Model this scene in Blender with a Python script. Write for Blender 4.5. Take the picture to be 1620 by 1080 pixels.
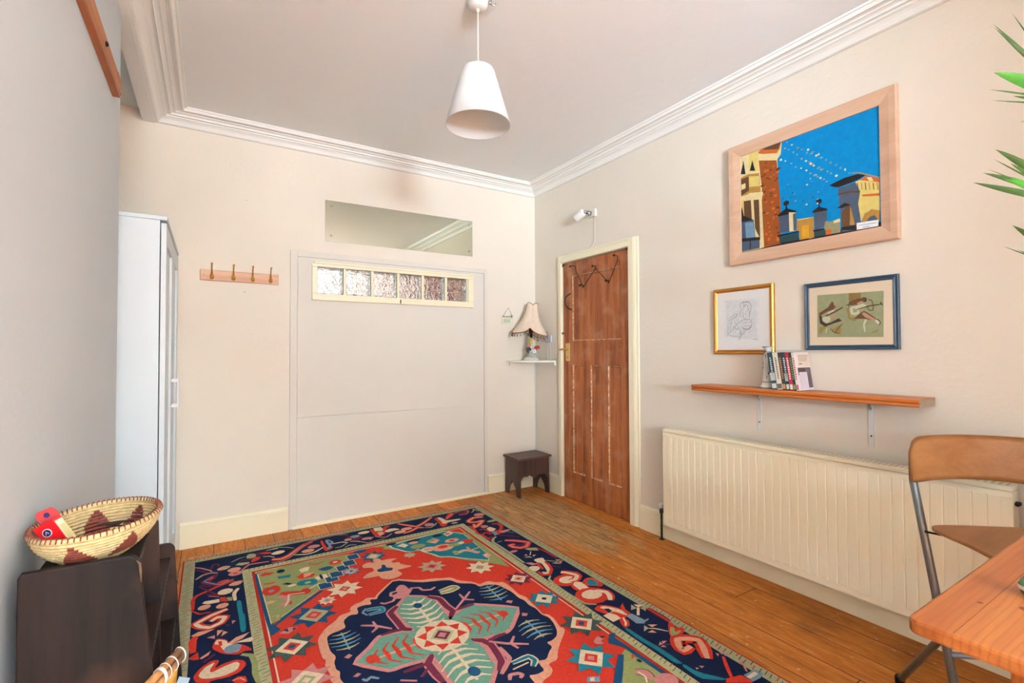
import bpy, bmesh, math, random
from mathutils import Vector, Matrix, noise
from mathutils.geometry import tessellate_polygon
random.seed(7)
for o in list(bpy.data.objects): bpy.data.objects.remove(o)
SC = bpy.context.scene
COL = SC.collection
PI = math.pi

# ---------------------------------------------------------------- camera
# room axes: right wall is x=0, back wall is y=0, floor is z=0 (metres)
yaw, pit, roll = 0.557971, 0.0210376, -0.0037748
Fw = Vector((math.sin(yaw)*math.cos(pit), math.cos(yaw)*math.cos(pit), math.sin(pit)))
Rt = Vector((math.cos(yaw), -math.sin(yaw), 0))
Up = Rt.cross(Fw)
R2 = Rt*math.cos(roll)+Up*math.sin(roll)
U2 = -Rt*math.sin(roll)+Up*math.cos(roll)
cd = bpy.data.cameras.new('camera'); cam = bpy.data.objects.new('camera', cd); COL.objects.link(cam)
cd.sensor_width = 36; cd.lens = 765.57/1620*36; cd.clip_start = 0.02
M = Matrix((R2, U2, -Fw)).transposed().to_4x4(); M.translation = Vector((-2.5666, -3.7032, 1.2307))
cam.matrix_world = M
SC.camera = cam
# ---------------------------------------------------------------- view, world, daylight
SC.view_settings.view_transform = 'Standard'; SC.view_settings.look = 'None'
SC.view_settings.exposure = 0.03; SC.view_settings.gamma = 1; SC.view_settings.use_curve_mapping = False
w = bpy.data.worlds.new('sky'); SC.world = w; w.use_nodes = True
w.node_tree.nodes['Background'].inputs[0].default_value = (0.72, 0.86, 1.0, 1)
w.node_tree.nodes['Background'].inputs[1].default_value = 1.0
def area(name, loc, rot, sx, sy, power, col):
    l = bpy.data.lights.new(name, 'AREA'); l.shape = 'RECTANGLE'; l.size = sx; l.size_y = sy; l.energy = power; l.color = col
    o = bpy.data.objects.new(name, l); COL.objects.link(o); o.location = loc; o.rotation_euler = rot; return o
# daylight coming in at the rear windows
area('window_daylight', (-0.58, -10.47, 1.65), (PI/2+0.75, 0, 0), 0.9, 1.85, 150, (0.66, 0.835, 1.0))
area('window_daylight', (-1.62, -10.47, 1.65), (PI/2+0.75, 0, 0), 0.9, 1.85, 150, (0.66, 0.835, 1.0))
# added unseen side window in the left wall, brightens the right wall
area('window_daylight', (-3.02, -8.475, 1.65), (0, -PI/2-1.0, 0), 1.85, 2.4, 3000, (0.66, 0.835, 1.0))
# landing beyond the glass-block window: added overhead fill that lights its walls evenly
area('landing_daylight', (-.9, .70, 2.68), (0, 0, 0), 2.8, 0.7, 18, (0.95, 0.97, 1.0))

# ---------------------------------------------------------------- helpers
def lin(c):
    return tuple(((v/255)/12.92 if v/255 <= .04045 else ((v/255+.055)/1.055)**2.4) for v in c)
MATS = {}
def mat(name, col, rough=.6, metal=0, spec=.5, **k):
    """plain principled with optional noise: bump=(scale,strength), var=(scale,amount), trans, coat"""
    if name in MATS: return MATS[name]
    m = bpy.data.materials.new(name); m.use_nodes = True; nt = m.node_tree; b = nt.nodes['Principled BSDF']
    c = lin(col)+(1,)
    b.inputs['Base Color'].default_value = c; b.inputs['Roughness'].default_value = rough
    b.inputs['Metallic'].default_value = metal; b.inputs['Specular IOR Level'].default_value = spec
    if 'trans' in k: b.inputs['Transmission Weight'].default_value = k['trans']
    if 'coat' in k: b.inputs['Coat Weight'].default_value = k['coat']; b.inputs['Coat Roughness'].default_value = .25
    tc = nt.nodes.new('ShaderNodeTexCoord')
    def noi(scale, detail=3, vec=None):
        n = nt.nodes.new('ShaderNodeTexNoise'); n.inputs['Scale'].default_value = scale; n.inputs['Detail'].default_value = detail
        mp = nt.nodes.new('ShaderNodeMapping'); mp.inputs['Scale'].default_value = k.get('stretch', (1,1,1))
        nt.links.new(tc.outputs['Object'], mp.inputs[0]); nt.links.new(mp.outputs[0], n.inputs[0]); return n
    if 'var' in k:
        s, a = k['var']; n = noi(s, 4)
        mx = nt.nodes.new('ShaderNodeMix'); mx.data_type = 'RGBA'
        mr = nt.nodes.new('ShaderNodeMapRange'); mr.inputs[1].default_value = .35; mr.inputs[2].default_value = .65
        nt.links.new(n.outputs[0], mr.inputs[0]); nt.links.new(mr.outputs[0], mx.inputs[0])
        c2 = k.get('col2'); c2 = lin(c2)+(1,) if c2 else tuple(v*(1-a) for v in c[:3])+(1,)
        mx.inputs[6].default_value = c; mx.inputs[7].default_value = c2
        nt.links.new(mx.outputs[2], b.inputs['Base Color'])
    if 'bump' in k:
        s, a = k['bump']; n = noi(s, 5); bp = nt.nodes.new('ShaderNodeBump'); bp.inputs['Strength'].default_value = a
        bp.inputs['Distance'].default_value = k.get('dist', .002)
        nt.links.new(n.outputs[0], bp.inputs['Height']); nt.links.new(bp.outputs[0], b.inputs['Normal'])
    MATS[name] = m; return m
def wood(name, c1, c2, axis, rough=.45, scale=1.0, knots=None, c3=None, bump=.25):
    """grain running along `axis`"""
    if name in MATS: return MATS[name]
    m = bpy.data.materials.new(name); m.use_nodes = True; nt = m.node_tree; b = nt.nodes['Principled BSDF']; L = nt.links.new
    tc = nt.nodes.new('ShaderNodeTexCoord'); mp = nt.nodes.new('ShaderNodeMapping'); L(tc.outputs['Object'], mp.inputs[0])
    s = [14*scale, 14*scale, 14*scale]; s['xyz'.index(axis)] = .9*scale; mp.inputs['Scale'].default_value = s
    n1 = nt.nodes.new('ShaderNodeTexNoise'); n1.inputs['Scale'].default_value = 1.3; n1.inputs['Detail'].default_value = 4; n1.inputs['Distortion'].default_value = .6; L(mp.outputs[0], n1.inputs[0])
    n2 = nt.nodes.new('ShaderNodeTexNoise'); n2.inputs['Scale'].default_value = 9; n2.inputs['Detail'].default_value = 5; L(mp.outputs[0], n2.inputs[0])
    ad = nt.nodes.new('ShaderNodeMath'); ad.operation = 'MULTIPLY_ADD'; ad.inputs[1].default_value = .35; L(n2.outputs[0], ad.inputs[0]); L(n1.outputs[0], ad.inputs[2])
    cr = nt.nodes.new('ShaderNodeValToRGB'); L(ad.outputs[0], cr.inputs[0])
    cr.color_ramp.elements[0].position = .5; cr.color_ramp.elements[0].color = lin(c2)+(1,)
    cr.color_ramp.elements[1].position = .82; cr.color_ramp.elements[1].color = lin(c1)+(1,)
    out = cr.outputs[0]
    if c3:
        n3 = nt.nodes.new('ShaderNodeTexNoise'); n3.inputs['Scale'].default_value = 7; n3.inputs['Detail'].default_value = 6; L(tc.outputs['Object'], n3.inputs[0])
        mr = nt.nodes.new('ShaderNodeMapRange'); mr.inputs[1].default_value = .5; mr.inputs[2].default_value = .72; mr.inputs[4].default_value = .6; L(n3.outputs[0], mr.inputs[0])
        mx = nt.nodes.new('ShaderNodeMix'); mx.data_type = 'RGBA'; L(mr.outputs[0], mx.inputs[0]); L(out, mx.inputs[6]); mx.inputs[7].default_value = lin(c3)+(1,); out = mx.outputs[2]
    L(out, b.inputs['Base Color']); b.inputs['Roughness'].default_value = rough
    bp = nt.nodes.new('ShaderNodeBump'); bp.inputs['Strength'].default_value = bump; bp.inputs['Distance'].default_value = .001; L(n2.outputs[0], bp.inputs['Height']); L(bp.outputs[0], b.inputs['Normal'])
    MATS[name] = m; return m

class MB:
    def __init__(s): s.bm = bmesh.new(); s.mi = 0; s.sm = False
    def _f(s, vs):
        try: f = s.bm.faces.new(vs)
        except ValueError: return None
        f.material_index = s.mi; f.smooth = s.sm; return f
    def box(s, x0, x1, y0, y1, z0, z1, bev=0, seg=2):
        x0, x1 = sorted((x0, x1)); y0, y1 = sorted((y0, y1)); z0, z1 = sorted((z0, z1))
        v = [s.bm.verts.new(p) for p in ((x0,y0,z0),(x1,y0,z0),(x1,y1,z0),(x0,y1,z0),(x0,y0,z1),(x1,y0,z1),(x1,y1,z1),(x0,y1,z1))]
        fs = [s._f([v[i] for i in q]) for q in ((0,3,2,1),(4,5,6,7),(0,1,5,4),(1,2,6,5),(2,3,7,6),(3,0,4,7))]
        if bev:
            es = list({e for f in fs for e in f.edges})
            r = bmesh.ops.bevel(s.bm, geom=es, offset=bev, segments=seg, affect='EDGES', profile=.5)
            for f in r['faces']: f.material_index = s.mi
        return s
    def prism(s, pts, axis, a, b, bev=0):
        """2D outline pts extruded along axis from a to b; pts are the other two coordinates in xyz order"""
        def p3(p, t):
            return {'x': (t, p[0], p[1]), 'y': (p[0], t, p[1]), 'z': (p[0], p[1], t)}[axis]
        A = [s.bm.verts.new(p3(p, a)) for p in pts]; B = [s.bm.verts.new(p3(p, b)) for p in pts]
        n = len(pts); fs = []
        fs.append(s._f(A)); fs.append(s._f(B[::-1]))
        for i in range(n): fs.append(s._f([A[i], B[i], B[(i+1) % n], A[(i+1) % n]]))
        fs = [f for f in fs if f]
        bmesh.ops.recalc_face_normals(s.bm, faces=fs)
        if bev:
            es = list(set(fs[0].edges) | set(fs[1].edges))
            r = bmesh.ops.bevel(s.bm, geom=es, offset=bev, segments=2, affect='EDGES', profile=.5)
        return s
    def ring(s, c, u, v, r, n):
        return [s.bm.verts.new(c+u*(r*math.cos(2*PI*i/n))+v*(r*math.sin(2*PI*i/n))) for i in range(n)]
    def tube(s, pts, r, n=8, cap=True, closed=False):
        sm = s.sm; s.sm = True
        pts = [Vector(p) for p in pts]; rs = r if isinstance(r, (list, tuple)) else [r]*len(pts)
        prev = None; rings = []
        N = len(pts)
        for i, p in enumerate(pts):
            if closed: t = pts[(i+1) % N]-pts[i-1]
            else: t = pts[min(i+1, N-1)]-pts[max(i-1, 0)]
            t.normalize()
            if prev is None: u = t.orthogonal().normalized()
            else: u = (prev-t*prev.dot(t)).normalized()
            prev = u; rings.append(s.ring(p, u, t.cross(u), rs[i], n))
        for i in range(N if closed else N-1):
            a, b = rings[i], rings[(i+1) % N]
            for j in range(n): s._f([a[j], a[(j+1) % n], b[(j+1) % n], b[j]])
        s.sm = False
        if cap and not closed: s._f(rings[0][::-1]); s._f(rings[-1])
        s.sm = sm; return s
    def lathe(s, prof, c=(0,0,0), n=24, ax=(0,0,1), cap=True, smooth=True):
        """prof: (r, h) along axis ax"""
        c = Vector(c); ax = Vector(ax).normalized(); u = ax.orthogonal().normalized(); v = ax.cross(u); s0 = s.sm; s.sm = smooth
        rings = [s.ring(c+ax*h, u, v, max(r, 1e-4), n) for r, h in prof]
        for a, b in zip(rings, rings[1:]):
            for j in range(n): s._f([a[j], a[(j+1) % n], b[(j+1) % n], b[j]])
        s.sm = False
        if cap: s._f(rings[0][::-1]); s._f(rings[-1])
        s.sm = s0; return s
    def ball(s, c, r, n=10, sz=1):
        return s.lathe([(r*math.sin(PI*i/n), -r*sz*math.cos(PI*i/n)) for i in range(n+1)], c, n*2, cap=False)
    def quad(s, *p):
        return s._f([s.bm.verts.new(q) for q in p])
    def xf(s, M):
        s.bm.transform(M); return s
    def build(s, name, mats, parent=None, smooth_angle=None, loc=None):
        me = bpy.data.meshes.new(name)
        bmesh.ops.remove_doubles(s.bm, verts=s.bm.verts, dist=1e-6)
        s.bm.to_mesh(me); s.bm.free()
        for m in (mats if isinstance(mats, (list, tuple)) else [mats]): me.materials.append(m)
        o = bpy.data.objects.new(name, me); COL.objects.link(o)
        if loc: o.location = loc
        if parent: o.parent = parent; o.matrix_parent_inverse = parent.matrix_basis.inverted()
        return o
def thing(name, label, cat, loc=(0,0,0), group=None):
    o = bpy.data.objects.new(name, None); COL.objects.link(o); o.location = loc; o.empty_display_size = .05
    o['label'] = label; o['category'] = cat
    if group: o['group'] = group
    return o
def tag(o, label, cat, group=None):
    o['label'] = label; o['category'] = cat
    if group: o['group'] = group
    return o
def struct(o): o['kind'] = 'structure'; return o
def arc(cx, cy, r, a0, a1, n=8):
    return [(cx+r*math.cos(math.radians(a0+(a1-a0)*i/n)), cy+r*math.sin(math.radians(a0+(a1-a0)*i/n))) for i in range(n+1)]
def bez(p0, p1, p2, n=10):
    p0, p1, p2 = Vector(p0), Vector(p1), Vector(p2)
    return [p0*(1-t)**2+p1*2*t*(1-t)+p2*t*t for t in [i/n for i in range(n+1)]]

# flat coloured pattern, painter's order: each shape lies a hair above the one before
def pattern(mb, text, names, place, lift):
    idx = {n: i for i, n in enumerate(names)}
    k = 0
    for line in text.strip().split('\n'):
        f = line.split(' '); kind, col, w = f[0], f[1], float(f[2])/1000
        pts = [tuple(float(v)/1000 for v in q.split(',')) for q in f[3:]]
        k += 1; h = lift*k; mb.mi = idx[col]
        if kind in 'st':
            P = [Vector(p+(0,)) for p in pts]
            # round off the bends
            if len(P) > 2:
                Q = [P[0]]
                for a, b, c in zip(P, P[1:], P[2:]):
                    Q += [b.lerp(a, .28), b.lerp(a, .06).lerp(b.lerp(c, .06), .5), b.lerp(c, .28)]
                P = Q+[P[-1]]
            up = Vector((0,0,1)); L, Rr = [], []
            for i, p in enumerate(P):
                t = (P[min(i+1, len(P)-1)]-P[max(i-1, 0)]); t = t.normalized() if t.length > 1e-9 else Vector((1,0,0)); nn = up.cross(t)
                ww = w/2*((.7 if i in (0, len(P)-1) else 1) if kind == 's' else 1-.75*i/(len(P)-1))
                L.append(mb.bm.verts.new(place(p+nn*ww, h))); Rr.append(mb.bm.verts.new(place(p-nn*ww, h)))
            for i in range(len(P)-1): mb._f([L[i], Rr[i], Rr[i+1], L[i+1]])
        else:
            if kind == 'q':      # soft-cornered outline
                Q = []
                for i in range(len(pts)):
                    a, b = pts[i], pts[(i+1) % len(pts)]
                    Q += [(a[0]*.8+b[0]*.2, a[1]*.8+b[1]*.2), (a[0]*.2+b[0]*.8, a[1]*.2+b[1]*.8)]
                pts = Q
            vs = [mb.bm.verts.new(place(Vector(p+(0,)), h)) for p in pts]
            for t in tessellate_polygon([[Vector(p+(0,)) for p in pts]]):
                try: f = mb.bm.faces.new([vs[i] for i in t]); f.material_index = mb.mi
                except ValueError: pass

# ---------------------------------------------------------------- pattern data: kind colour width(mm) points(mm)
RUG = """p redb 0 -975,-1497 975,-1497 975,1497 -975,1497
p sage 0 -968,-1490 968,-1490 968,1490 -968,1490
p navy 0 -915,-1440 915,-1440 915,1440 -915,1440
p sage2 0 -690,-1180 690,-1180 690,1180 -690,1180
p redb 0 -645,-1130 645,-1130 645,1130 -645,1130
p cream 0 -628,-1113 628,-1113 628,1113 -628,1113
p red 0 -622,-1107 622,-1107 622,1107 -622,1107
s pink 10 -931,1375 -886,1337 -841,1273 -832,1251
s plum 11 -913,1324 -877,1283 -843,1228
s plum 11 -838,1289 -823,1360 -800,1345 -801,1314
s sage 15 -907,1184 -876,1228 -835,1236 -805,1216
s pink 7 -907,1184 -876,1228 -835,1236 -805,1216
p salmon 0 -744,1278 -753,1289 -768,1294 -785,1291 -799,1282 -808,1269 -808,1256 -799,1245 -784,1240 -767,1243 -753,1252 -744,1265
p sage 0 -742,1275 -744,1281 -751,1285 -761,1287 -771,1285 -778,1281 -780,1275 -778,1269 -771,1265 -761,1263 -751,1265 -744,1269
p salmon 0 -692,1213 -697,1228 -709,1239 -726,1243 -743,1239 -755,1228 -760,1213 -755,1198 -743,1187 -726,1183 -709,1187 -697,1198
p pink 0 -687,1156 -692,1172 -704,1184 -722,1188 -740,1184 -752,1172 -757,1156 -752,1140 -740,1128 -722,1124 -704,1128 -692,1140
p red 0 -709,1156 -711,1161 -716,1165 -722,1166 -728,1165 -733,1161 -735,1156 -733,1151 -728,1147 -722,1146 -716,1147 -711,1151
s sage 8 -736,1332 -699,1365 -662,1376
q sage 0 -655,1386 -641,1408 -608,1396 -605,1345 -634,1329 -658,1344
s plum 10 -691,1332 -656,1319 -629,1316
p sage 0 -718,1275 -699,1299 -646,1280 -649,1258 -686,1250
q red 0 -641,1271 -625,1328 -602,1338 -582,1320 -600,1283 -626,1271
p red 0 -596,1388 -554,1393 -524,1368 -523,1342 -557,1354
s plum 10 -601,1402 -598,1360 -558,1344
s cream 8 -573,1319 -542,1309 -514,1272
s cream 8 -546,1408 -520,1412 -481,1404
s plum 25 -693,1179 -651,1242 -598,1235 -547,1226
s pink 10 -693,1179 -651,1242 -598,1235 -547,1226
p sage 0 -474,1336 -477,1345 -486,1352 -498,1354 -510,1352 -519,1345 -522,1336 -519,1327 -510,1320 -498,1318 -486,1320 -477,1327
s red 41 -532,1246 -484,1225 -436,1253 -388,1314 -332,1375 -284,1412
s salmon 17 -532,1246 -484,1225 -436,1253 -388,1314 -332,1375 -284,1412
s plum 21 -536,1201 -491,1191 -441,1216 -372,1314 -293,1418 -218,1440 -125,1441 -56,1409
s pink 7 -536,1201 -491,1191 -441,1216 -372,1314 -293,1418 -218,1440 -125,1441 -56,1409
s sage 10 -515,1416 -475,1422 -431,1395 -396,1356
p cream 0 -450,1343 -458,1355 -473,1362 -493,1362 -511,1355 -523,1343 -526,1329 -518,1317 -503,1310 -483,1310 -465,1317 -453,1329
p salmon 0 -292,1266 -297,1280 -311,1290 -329,1294 -347,1290 -361,1280 -366,1266 -361,1252 -347,1242 -329,1238 -311,1242 -297,1252
p pink 0 -249,1318 -254,1332 -268,1342 -286,1346 -304,1342 -318,1332 -323,1318 -318,1304 -304,1294 -286,1290 -268,1294 -254,1304
s sage 17 -411,1247 -343,1214 -295,1224 -238,1272
s cream 6 -411,1247 -343,1214 -295,1224 -238,1272
q red 0 -237,1393 -220,1388 -223,1317 -217,1237 -180,1267 -193,1221 -239,1198 -242,1253
q steel 0 -206,1385 -187,1391 -165,1336 -170,1294 -193,1287 -190,1252 -213,1224 -229,1229 -204,1271 -211,1342
p navy 0 -192,1365 -181,1346 -184,1314 -192,1336
s cream 13 -174,1296 -119,1296 -90,1265
s sage 10 -178,1223 -140,1220 -93,1267
s cream 10 -72,1277 -36,1259 7,1209
s sage 10 -123,1198 -90,1220 -51,1201
p plum 0 18,1325 10,1349 -10,1367 -38,1373 -66,1367 -86,1349 -94,1325 -86,1301 -66,1283 -38,1277 -10,1283 10,1301
p steel 0 5,1347 1,1359 -10,1368 -25,1371 -40,1368 -51,1359 -55,1347 -51,1335 -40,1326 -25,1323 -10,1326 1,1335
p salmon 0 -54,1315 -57,1324 -66,1331 -78,1333 -90,1331 -99,1324 -102,1315 -99,1306 -90,1299 -78,1297 -66,1299 -57,1306
p cream 0 78,1382 74,1393 62,1401 46,1404 30,1401 18,1393 14,1382 18,1371 30,1363 46,1360 62,1363 74,1371
p pink 0 67,1270 62,1281 50,1289 32,1292 14,1289 2,1281 -3,1270 2,1259 14,1251 32,1248 50,1251 62,1259
p cream 0 83,1385 78,1397 63,1406 43,1409 23,1406 8,1397 3,1385 8,1373 23,1364 43,1361 63,1364 78,1373
q red 0 90,1425 115,1415 115,1345 136,1282 115,1265 87,1276 89,1349
p cream 0 120,1432 172,1426 175,1371 160,1348 113,1365
p salmon 0 119,1343 154,1339 159,1292 118,1262
q red 0 179,1408 210,1429 238,1411 192,1373 159,1279 155,1319
q cream 0 169,1336 213,1360 251,1349 274,1308 221,1309 177,1299
s sage 10 41,1235 79,1275
s pink 11 87,1276 122,1236 150,1224 199,1266
p salmon 0 352,1296 347,1309 332,1319 312,1322 292,1319 277,1309 272,1296 277,1283 292,1273 312,1270 332,1273 347,1283
p salmon 0 295,1262 290,1275 275,1285 255,1288 235,1285 220,1275 215,1262 220,1249 235,1239 255,1236 275,1239 290,1249
s red 31 293,1424 339,1360 385,1297 446,1333 552,1425
s salmon 13 293,1424 339,1360 385,1297 446,1333 552,1425
s red 28 266,1224 321,1239 385,1276 420,1254
s salmon 11 266,1224 321,1239 385,1276 420,1254
p pink 0 511,1286 506,1302 494,1314 476,1318 458,1314 446,1302 441,1286 446,1270 458,1258 476,1254 494,1258 506,1270
s sage 10 427,1250 461,1228 503,1255 538,1295
s pink 10 -18,1238 15,1194 64,1197 131,1201
q red 0 550,1388 579,1392 565,1285 603,1247 568,1200 533,1202 548,1296
q cream 0 576,1394 604,1384 613,1319 612,1298 713,1284 710,1257 608,1257 584,1245 564,1251 575,1307
q red 0 625,1348 696,1441 725,1430 710,1377 651,1331 620,1314
s salmon 11 628,1338 716,1412
s plum 28 720,1409 785,1432 843,1427 835,1383 793,1347 739,1358
s pink 8 720,1409 785,1432 843,1427 835,1383 793,1347 739,1358
s red 10 754,1388 789,1381 826,1405
s sage 11 845,1353 882,1386 894,1428 906,1354
p sage 0 666,1222 663,1230 654,1236 642,1238 630,1236 621,1230 618,1222 621,1214 630,1208 642,1206 654,1208 663,1214
p pink 0 915,1283 909,1301 894,1314 873,1319 852,1314 837,1301 831,1283 837,1265 852,1252 873,1247 894,1252 909,1265
s red 39 873,1219 805,1247 739,1202 742,1171 788,1150 843,1164 773,1096 722,1061 747,1126
s salmon 18 873,1219 805,1247 739,1202 742,1171 788,1150 843,1164 773,1096 722,1061 747,1126
s red 18 703,1113 705,1045 685,956 700,909 707,810
s red 14 705,919 742,945 755,887
s red 13 699,850 741,847
p cream 0 779,999 816,1021 835,963 799,934 773,944
s red 25 856,1057 897,1045 894,991 865,943 826,916
p red 0 820,946 842,881 794,862 802,906
p steel 0 783,937 810,927 800,871 764,856
p pink 0 830,914 907,910 908,890 840,870 823,887
p pink 0 814,1044 811,1057 801,1067 787,1070 773,1067 763,1057 760,1044 763,1031 773,1021 787,1018 801,1021 811,1031
p sage 0 928,1114 923,1124 908,1131 888,1134 868,1131 853,1124 848,1114 853,1104 868,1097 888,1094 908,1097 923,1104
s red 14 729,1004 763,1008 772,901
s sage 18 765,842 728,817 701,777 703,634 702,408
s plum 11 787,864 848,800 890,750
s steel 7 852,897 902,834
s sage 10 722,752 759,757
s red 36 780,755 832,716 879,664 893,644 844,597 800,598 768,635 764,670 802,668
s pink 13 780,755 832,716 879,664 893,644 844,597 800,598 768,635 764,670 802,668
s plum 10 794,656 829,628 865,650
p sage 0 812,569 837,574 886,549 873,505 824,541
s cream 8 824,520 789,477
p salmon 0 755,489 777,504 775,481
p salmon 0 803,473 825,464 795,448
p sage 0 738,470 776,470 785,440
s plum 21 887,543 901,476 901,416 903,360
s red 10 887,543 901,476 901,416 903,360
p pink 0 762,577 759,584 749,589 735,591 721,589 711,584 708,577 711,570 721,565 735,563 749,565 759,570
q cream 0 770,412 799,417 835,408 818,362 803,307 779,252 734,213 713,227 720,264 745,239 764,288 783,347 766,377
s red 20 762,370 758,336 745,283
s red 18 811,357 808,313 786,256 740,210 703,225 706,273
p pink 0 704,406 738,390 759,349 721,359
q cream 0 691,347 718,348 746,330 738,296 690,279 685,312
s sage 8 819,375 853,340 871,319
p pink 0 877,315 916,319 874,285
p sage 0 879,347 911,331 876,320
p sage 0 831,317 869,316 872,282
s plum 10 807,296 844,250
s sage 13 734,197 702,169 695,88 694,37
s red 55 809,201 839,165 861,142 854,114 822,94 787,101 763,120
s cream 28 809,201 839,165 861,142 854,114 822,94 787,101 763,120
p red 0 850,109 840,140 812,163 774,171 736,163 708,140 698,109 708,78 736,55 774,47 812,55 840,78
p cream 0 833,111 826,130 808,144 783,149 758,144 740,130 733,111 740,92 758,78 783,73 808,78 826,92
s red 42 820,194 848,151 859,119 818,89 783,95
s cream 24 820,194 848,151 859,119 818,89 783,95
q red 0 756,52 802,75 835,47 826,-1 830,-33 794,-38 755,-29 745,14
q cream 0 774,55 805,74 831,42 824,1 813,-43 794,-38 766,-21 768,29
q red 0 821,40 871,71 907,64 915,27 911,-32 884,-45 857,-20 830,4
q teal 0 858,40 883,56 902,35 889,-25 851,-9 839,14
p red 0 874,-87 862,-48 828,-19 782,-9 736,-19 702,-48 690,-87 702,-126 736,-155 782,-165 828,-155 862,-126
p cream 0 849,-78 841,-56 820,-40 790,-34 760,-40 739,-56 731,-78 739,-100 760,-116 790,-122 820,-116 841,-100
s red 52 797,-62 839,-67 866,-99 856,-134 827,-170
s cream 27 797,-62 839,-67 866,-99 856,-134 827,-170
p cream 0 846,-78 838,-58 818,-43 790,-38 762,-43 742,-58 734,-78 742,-98 762,-113 790,-118 818,-113 838,-98
s sage 13 692,145 693,-3 699,-131 743,-165
q red 0 698,-191 748,-172 785,-202 813,-251 826,-314 795,-318 773,-322 763,-361 740,-379 714,-363 744,-314 744,-268 721,-254
q cream 0 735,-195 757,-191 781,-218 806,-259 806,-307 790,-309 771,-255 740,-253 744,-213
p navy 0 744,-213 765,-223 766,-249 740,-253
p cream 0 701,-256 740,-253 757,-282 755,-316 703,-320
p red 0 821,-243 858,-222 827,-272 825,-308 801,-298
p steel 0 790,-309 826,-314 836,-384 814,-404 783,-384
q steel 0 787,-311 824,-312 822,-386 860,-382 857,-391 808,-399 788,-386
s cream 10 767,-316 747,-355 724,-374
s red 10 751,-318 715,-379 744,-375 771,-342
p sage 0 882,-255 882,-293 845,-291
p cream 0 893,-260 932,-291 890,-293
p sage 0 895,-299 934,-302 897,-334
s cream 18 890,-293 840,-340
s plum 31 922,-319 923,-398 921,-454
s red 14 922,-319 923,-398 921,-454
q red 0 914,-450 924,-467 902,-502 935,-513 918,-539 872,-551 829,-544 843,-513
q olive 0 888,-483 899,-495 874,-522 910,-523 890,-537 834,-539 856,-510
p sage 0 801,-412 801,-439 764,-446
p salmon 0 818,-417 856,-440 820,-442
p salmon 0 772,-459 804,-482 802,-458
s cream 7 800,-440 824,-458 854,-501
p pink 0 738,-550 765,-533 761,-552
p pink 0 773,-535 794,-546 764,-552
p pink 0 737,-560 759,-575 758,-557
s plum 10 767,-558 796,-579
s red 62 848,-624 793,-626 811,-591 839,-560 878,-580 912,-612 884,-656 835,-711
s salmon 28 848,-624 793,-626 811,-591 839,-560 878,-580 912,-612 884,-656 835,-711
q teal 0 707,-384 724,-384 723,-477 732,-564 728,-673 726,-680 703,-665 706,-557 699,-467
q teal 0 728,-679 734,-744 791,-823 779,-826 741,-799 710,-772 710,-692
p pink 0 894,-706 881,-726 900,-718
p pink 0 913,-708 932,-725 906,-726
p pink 0 909,-733 930,-733 914,-745
s red 15 900,-736 857,-781 812,-833
p salmon 0 749,-721 758,-731 743,-731
p pink 0 768,-721 785,-734 767,-737
s pink 11 914,-817 894,-841
s pink 14 913,-800 933,-795 917,-811
p steel 0 864,-846 932,-849 939,-877 903,-890 860,-886
p cream 0 863,-857 917,-856 917,-872 868,-872
p red 0 791,-823 857,-841 860,-886 851,-887 771,-837
q plum 0 -898,1123 -830,1199 -797,1203 -819,1135 -849,1130 -799,1060 -725,1091 -756,1041 -799,1022
s steel 8 -830,1174 -872,1130 -799,1045 -733,1085
s red 15 -824,1171 -846,1129
p red 0 -753,1090 -760,1097 -772,1098 -787,1095 -801,1088 -809,1079 -811,1070 -804,1063 -792,1062 -777,1065 -763,1072 -755,1081
p salmon 0 -692,1033 -700,1041 -714,1043 -732,1040 -747,1031 -757,1020 -758,1009 -750,1001 -736,999 -718,1002 -703,1011 -693,1022
s red 18 -733,1062 -811,1028 -902,970 -914,929 -911,824
s plum 11 -857,967 -798,905 -890,1079
s plum 10 -885,1089 -834,1043
p cream 0 -740,946 -745,963 -757,975 -775,980 -793,975 -805,963 -810,946 -805,929 -793,917 -775,912 -757,917 -745,929
p red 0 -801,894 -776,884 -769,825 -799,844
p olive 0 -772,875 -749,867 -748,824 -768,831
p cream 0 -874,868 -865,886 -803,877 -802,840 -847,846
q cream 0 -748,910 -722,959 -709,944 -730,899 -728,817 -744,815
s pink 8 -848,936 -803,901
q teal 0 -733,809 -711,806 -711,664 -703,648 -706,488 -728,488 -728,611
p salmon 0 -838,827 -844,839 -856,847 -870,848 -882,842 -890,831 -892,817 -886,805 -874,797 -860,796 -848,802 -840,813
p salmon 0 -764,798 -770,810 -782,818 -796,819 -808,813 -816,802 -818,788 -812,776 -800,768 -786,767 -774,773 -766,784
p salmon 0 -698,1022 -704,1034 -716,1042 -730,1043 -742,1037 -750,1026 -752,1012 -746,1000 -734,992 -720,991 -708,997 -700,1008
s red 10 -919,823 -885,763 -839,756
s red 43 -771,746 -835,721 -899,674 -879,636 -843,604 -799,625 -781,671 -814,687 -839,661
s cream 20 -771,746 -835,721 -899,674 -879,636 -843,604 -799,625 -781,671 -814,687 -839,661
p salmon 0 -815,563 -792,552 -816,512
p salmon 0 -801,502 -775,522 -792,543
p pink 0 -854,522 -824,526 -824,494
p pink 0 -757,620 -741,609 -757,584
p plum 0 -783,595 -767,590 -775,576
p salmon 0 -912,573 -886,593 -823,582 -855,564 -893,551
s red 29 -901,427 -905,523 -893,560
q red 0 -836,419 -828,465 -816,494 -782,463 -775,432 -727,388 -706,354 -692,320 -722,331 -745,317 -796,353
q cream 0 -828,448 -816,485 -782,454 -779,426 -727,384 -744,336 -788,364 -802,406 -806,434
p red 0 -813,465 -799,461 -798,421 -809,428
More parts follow.
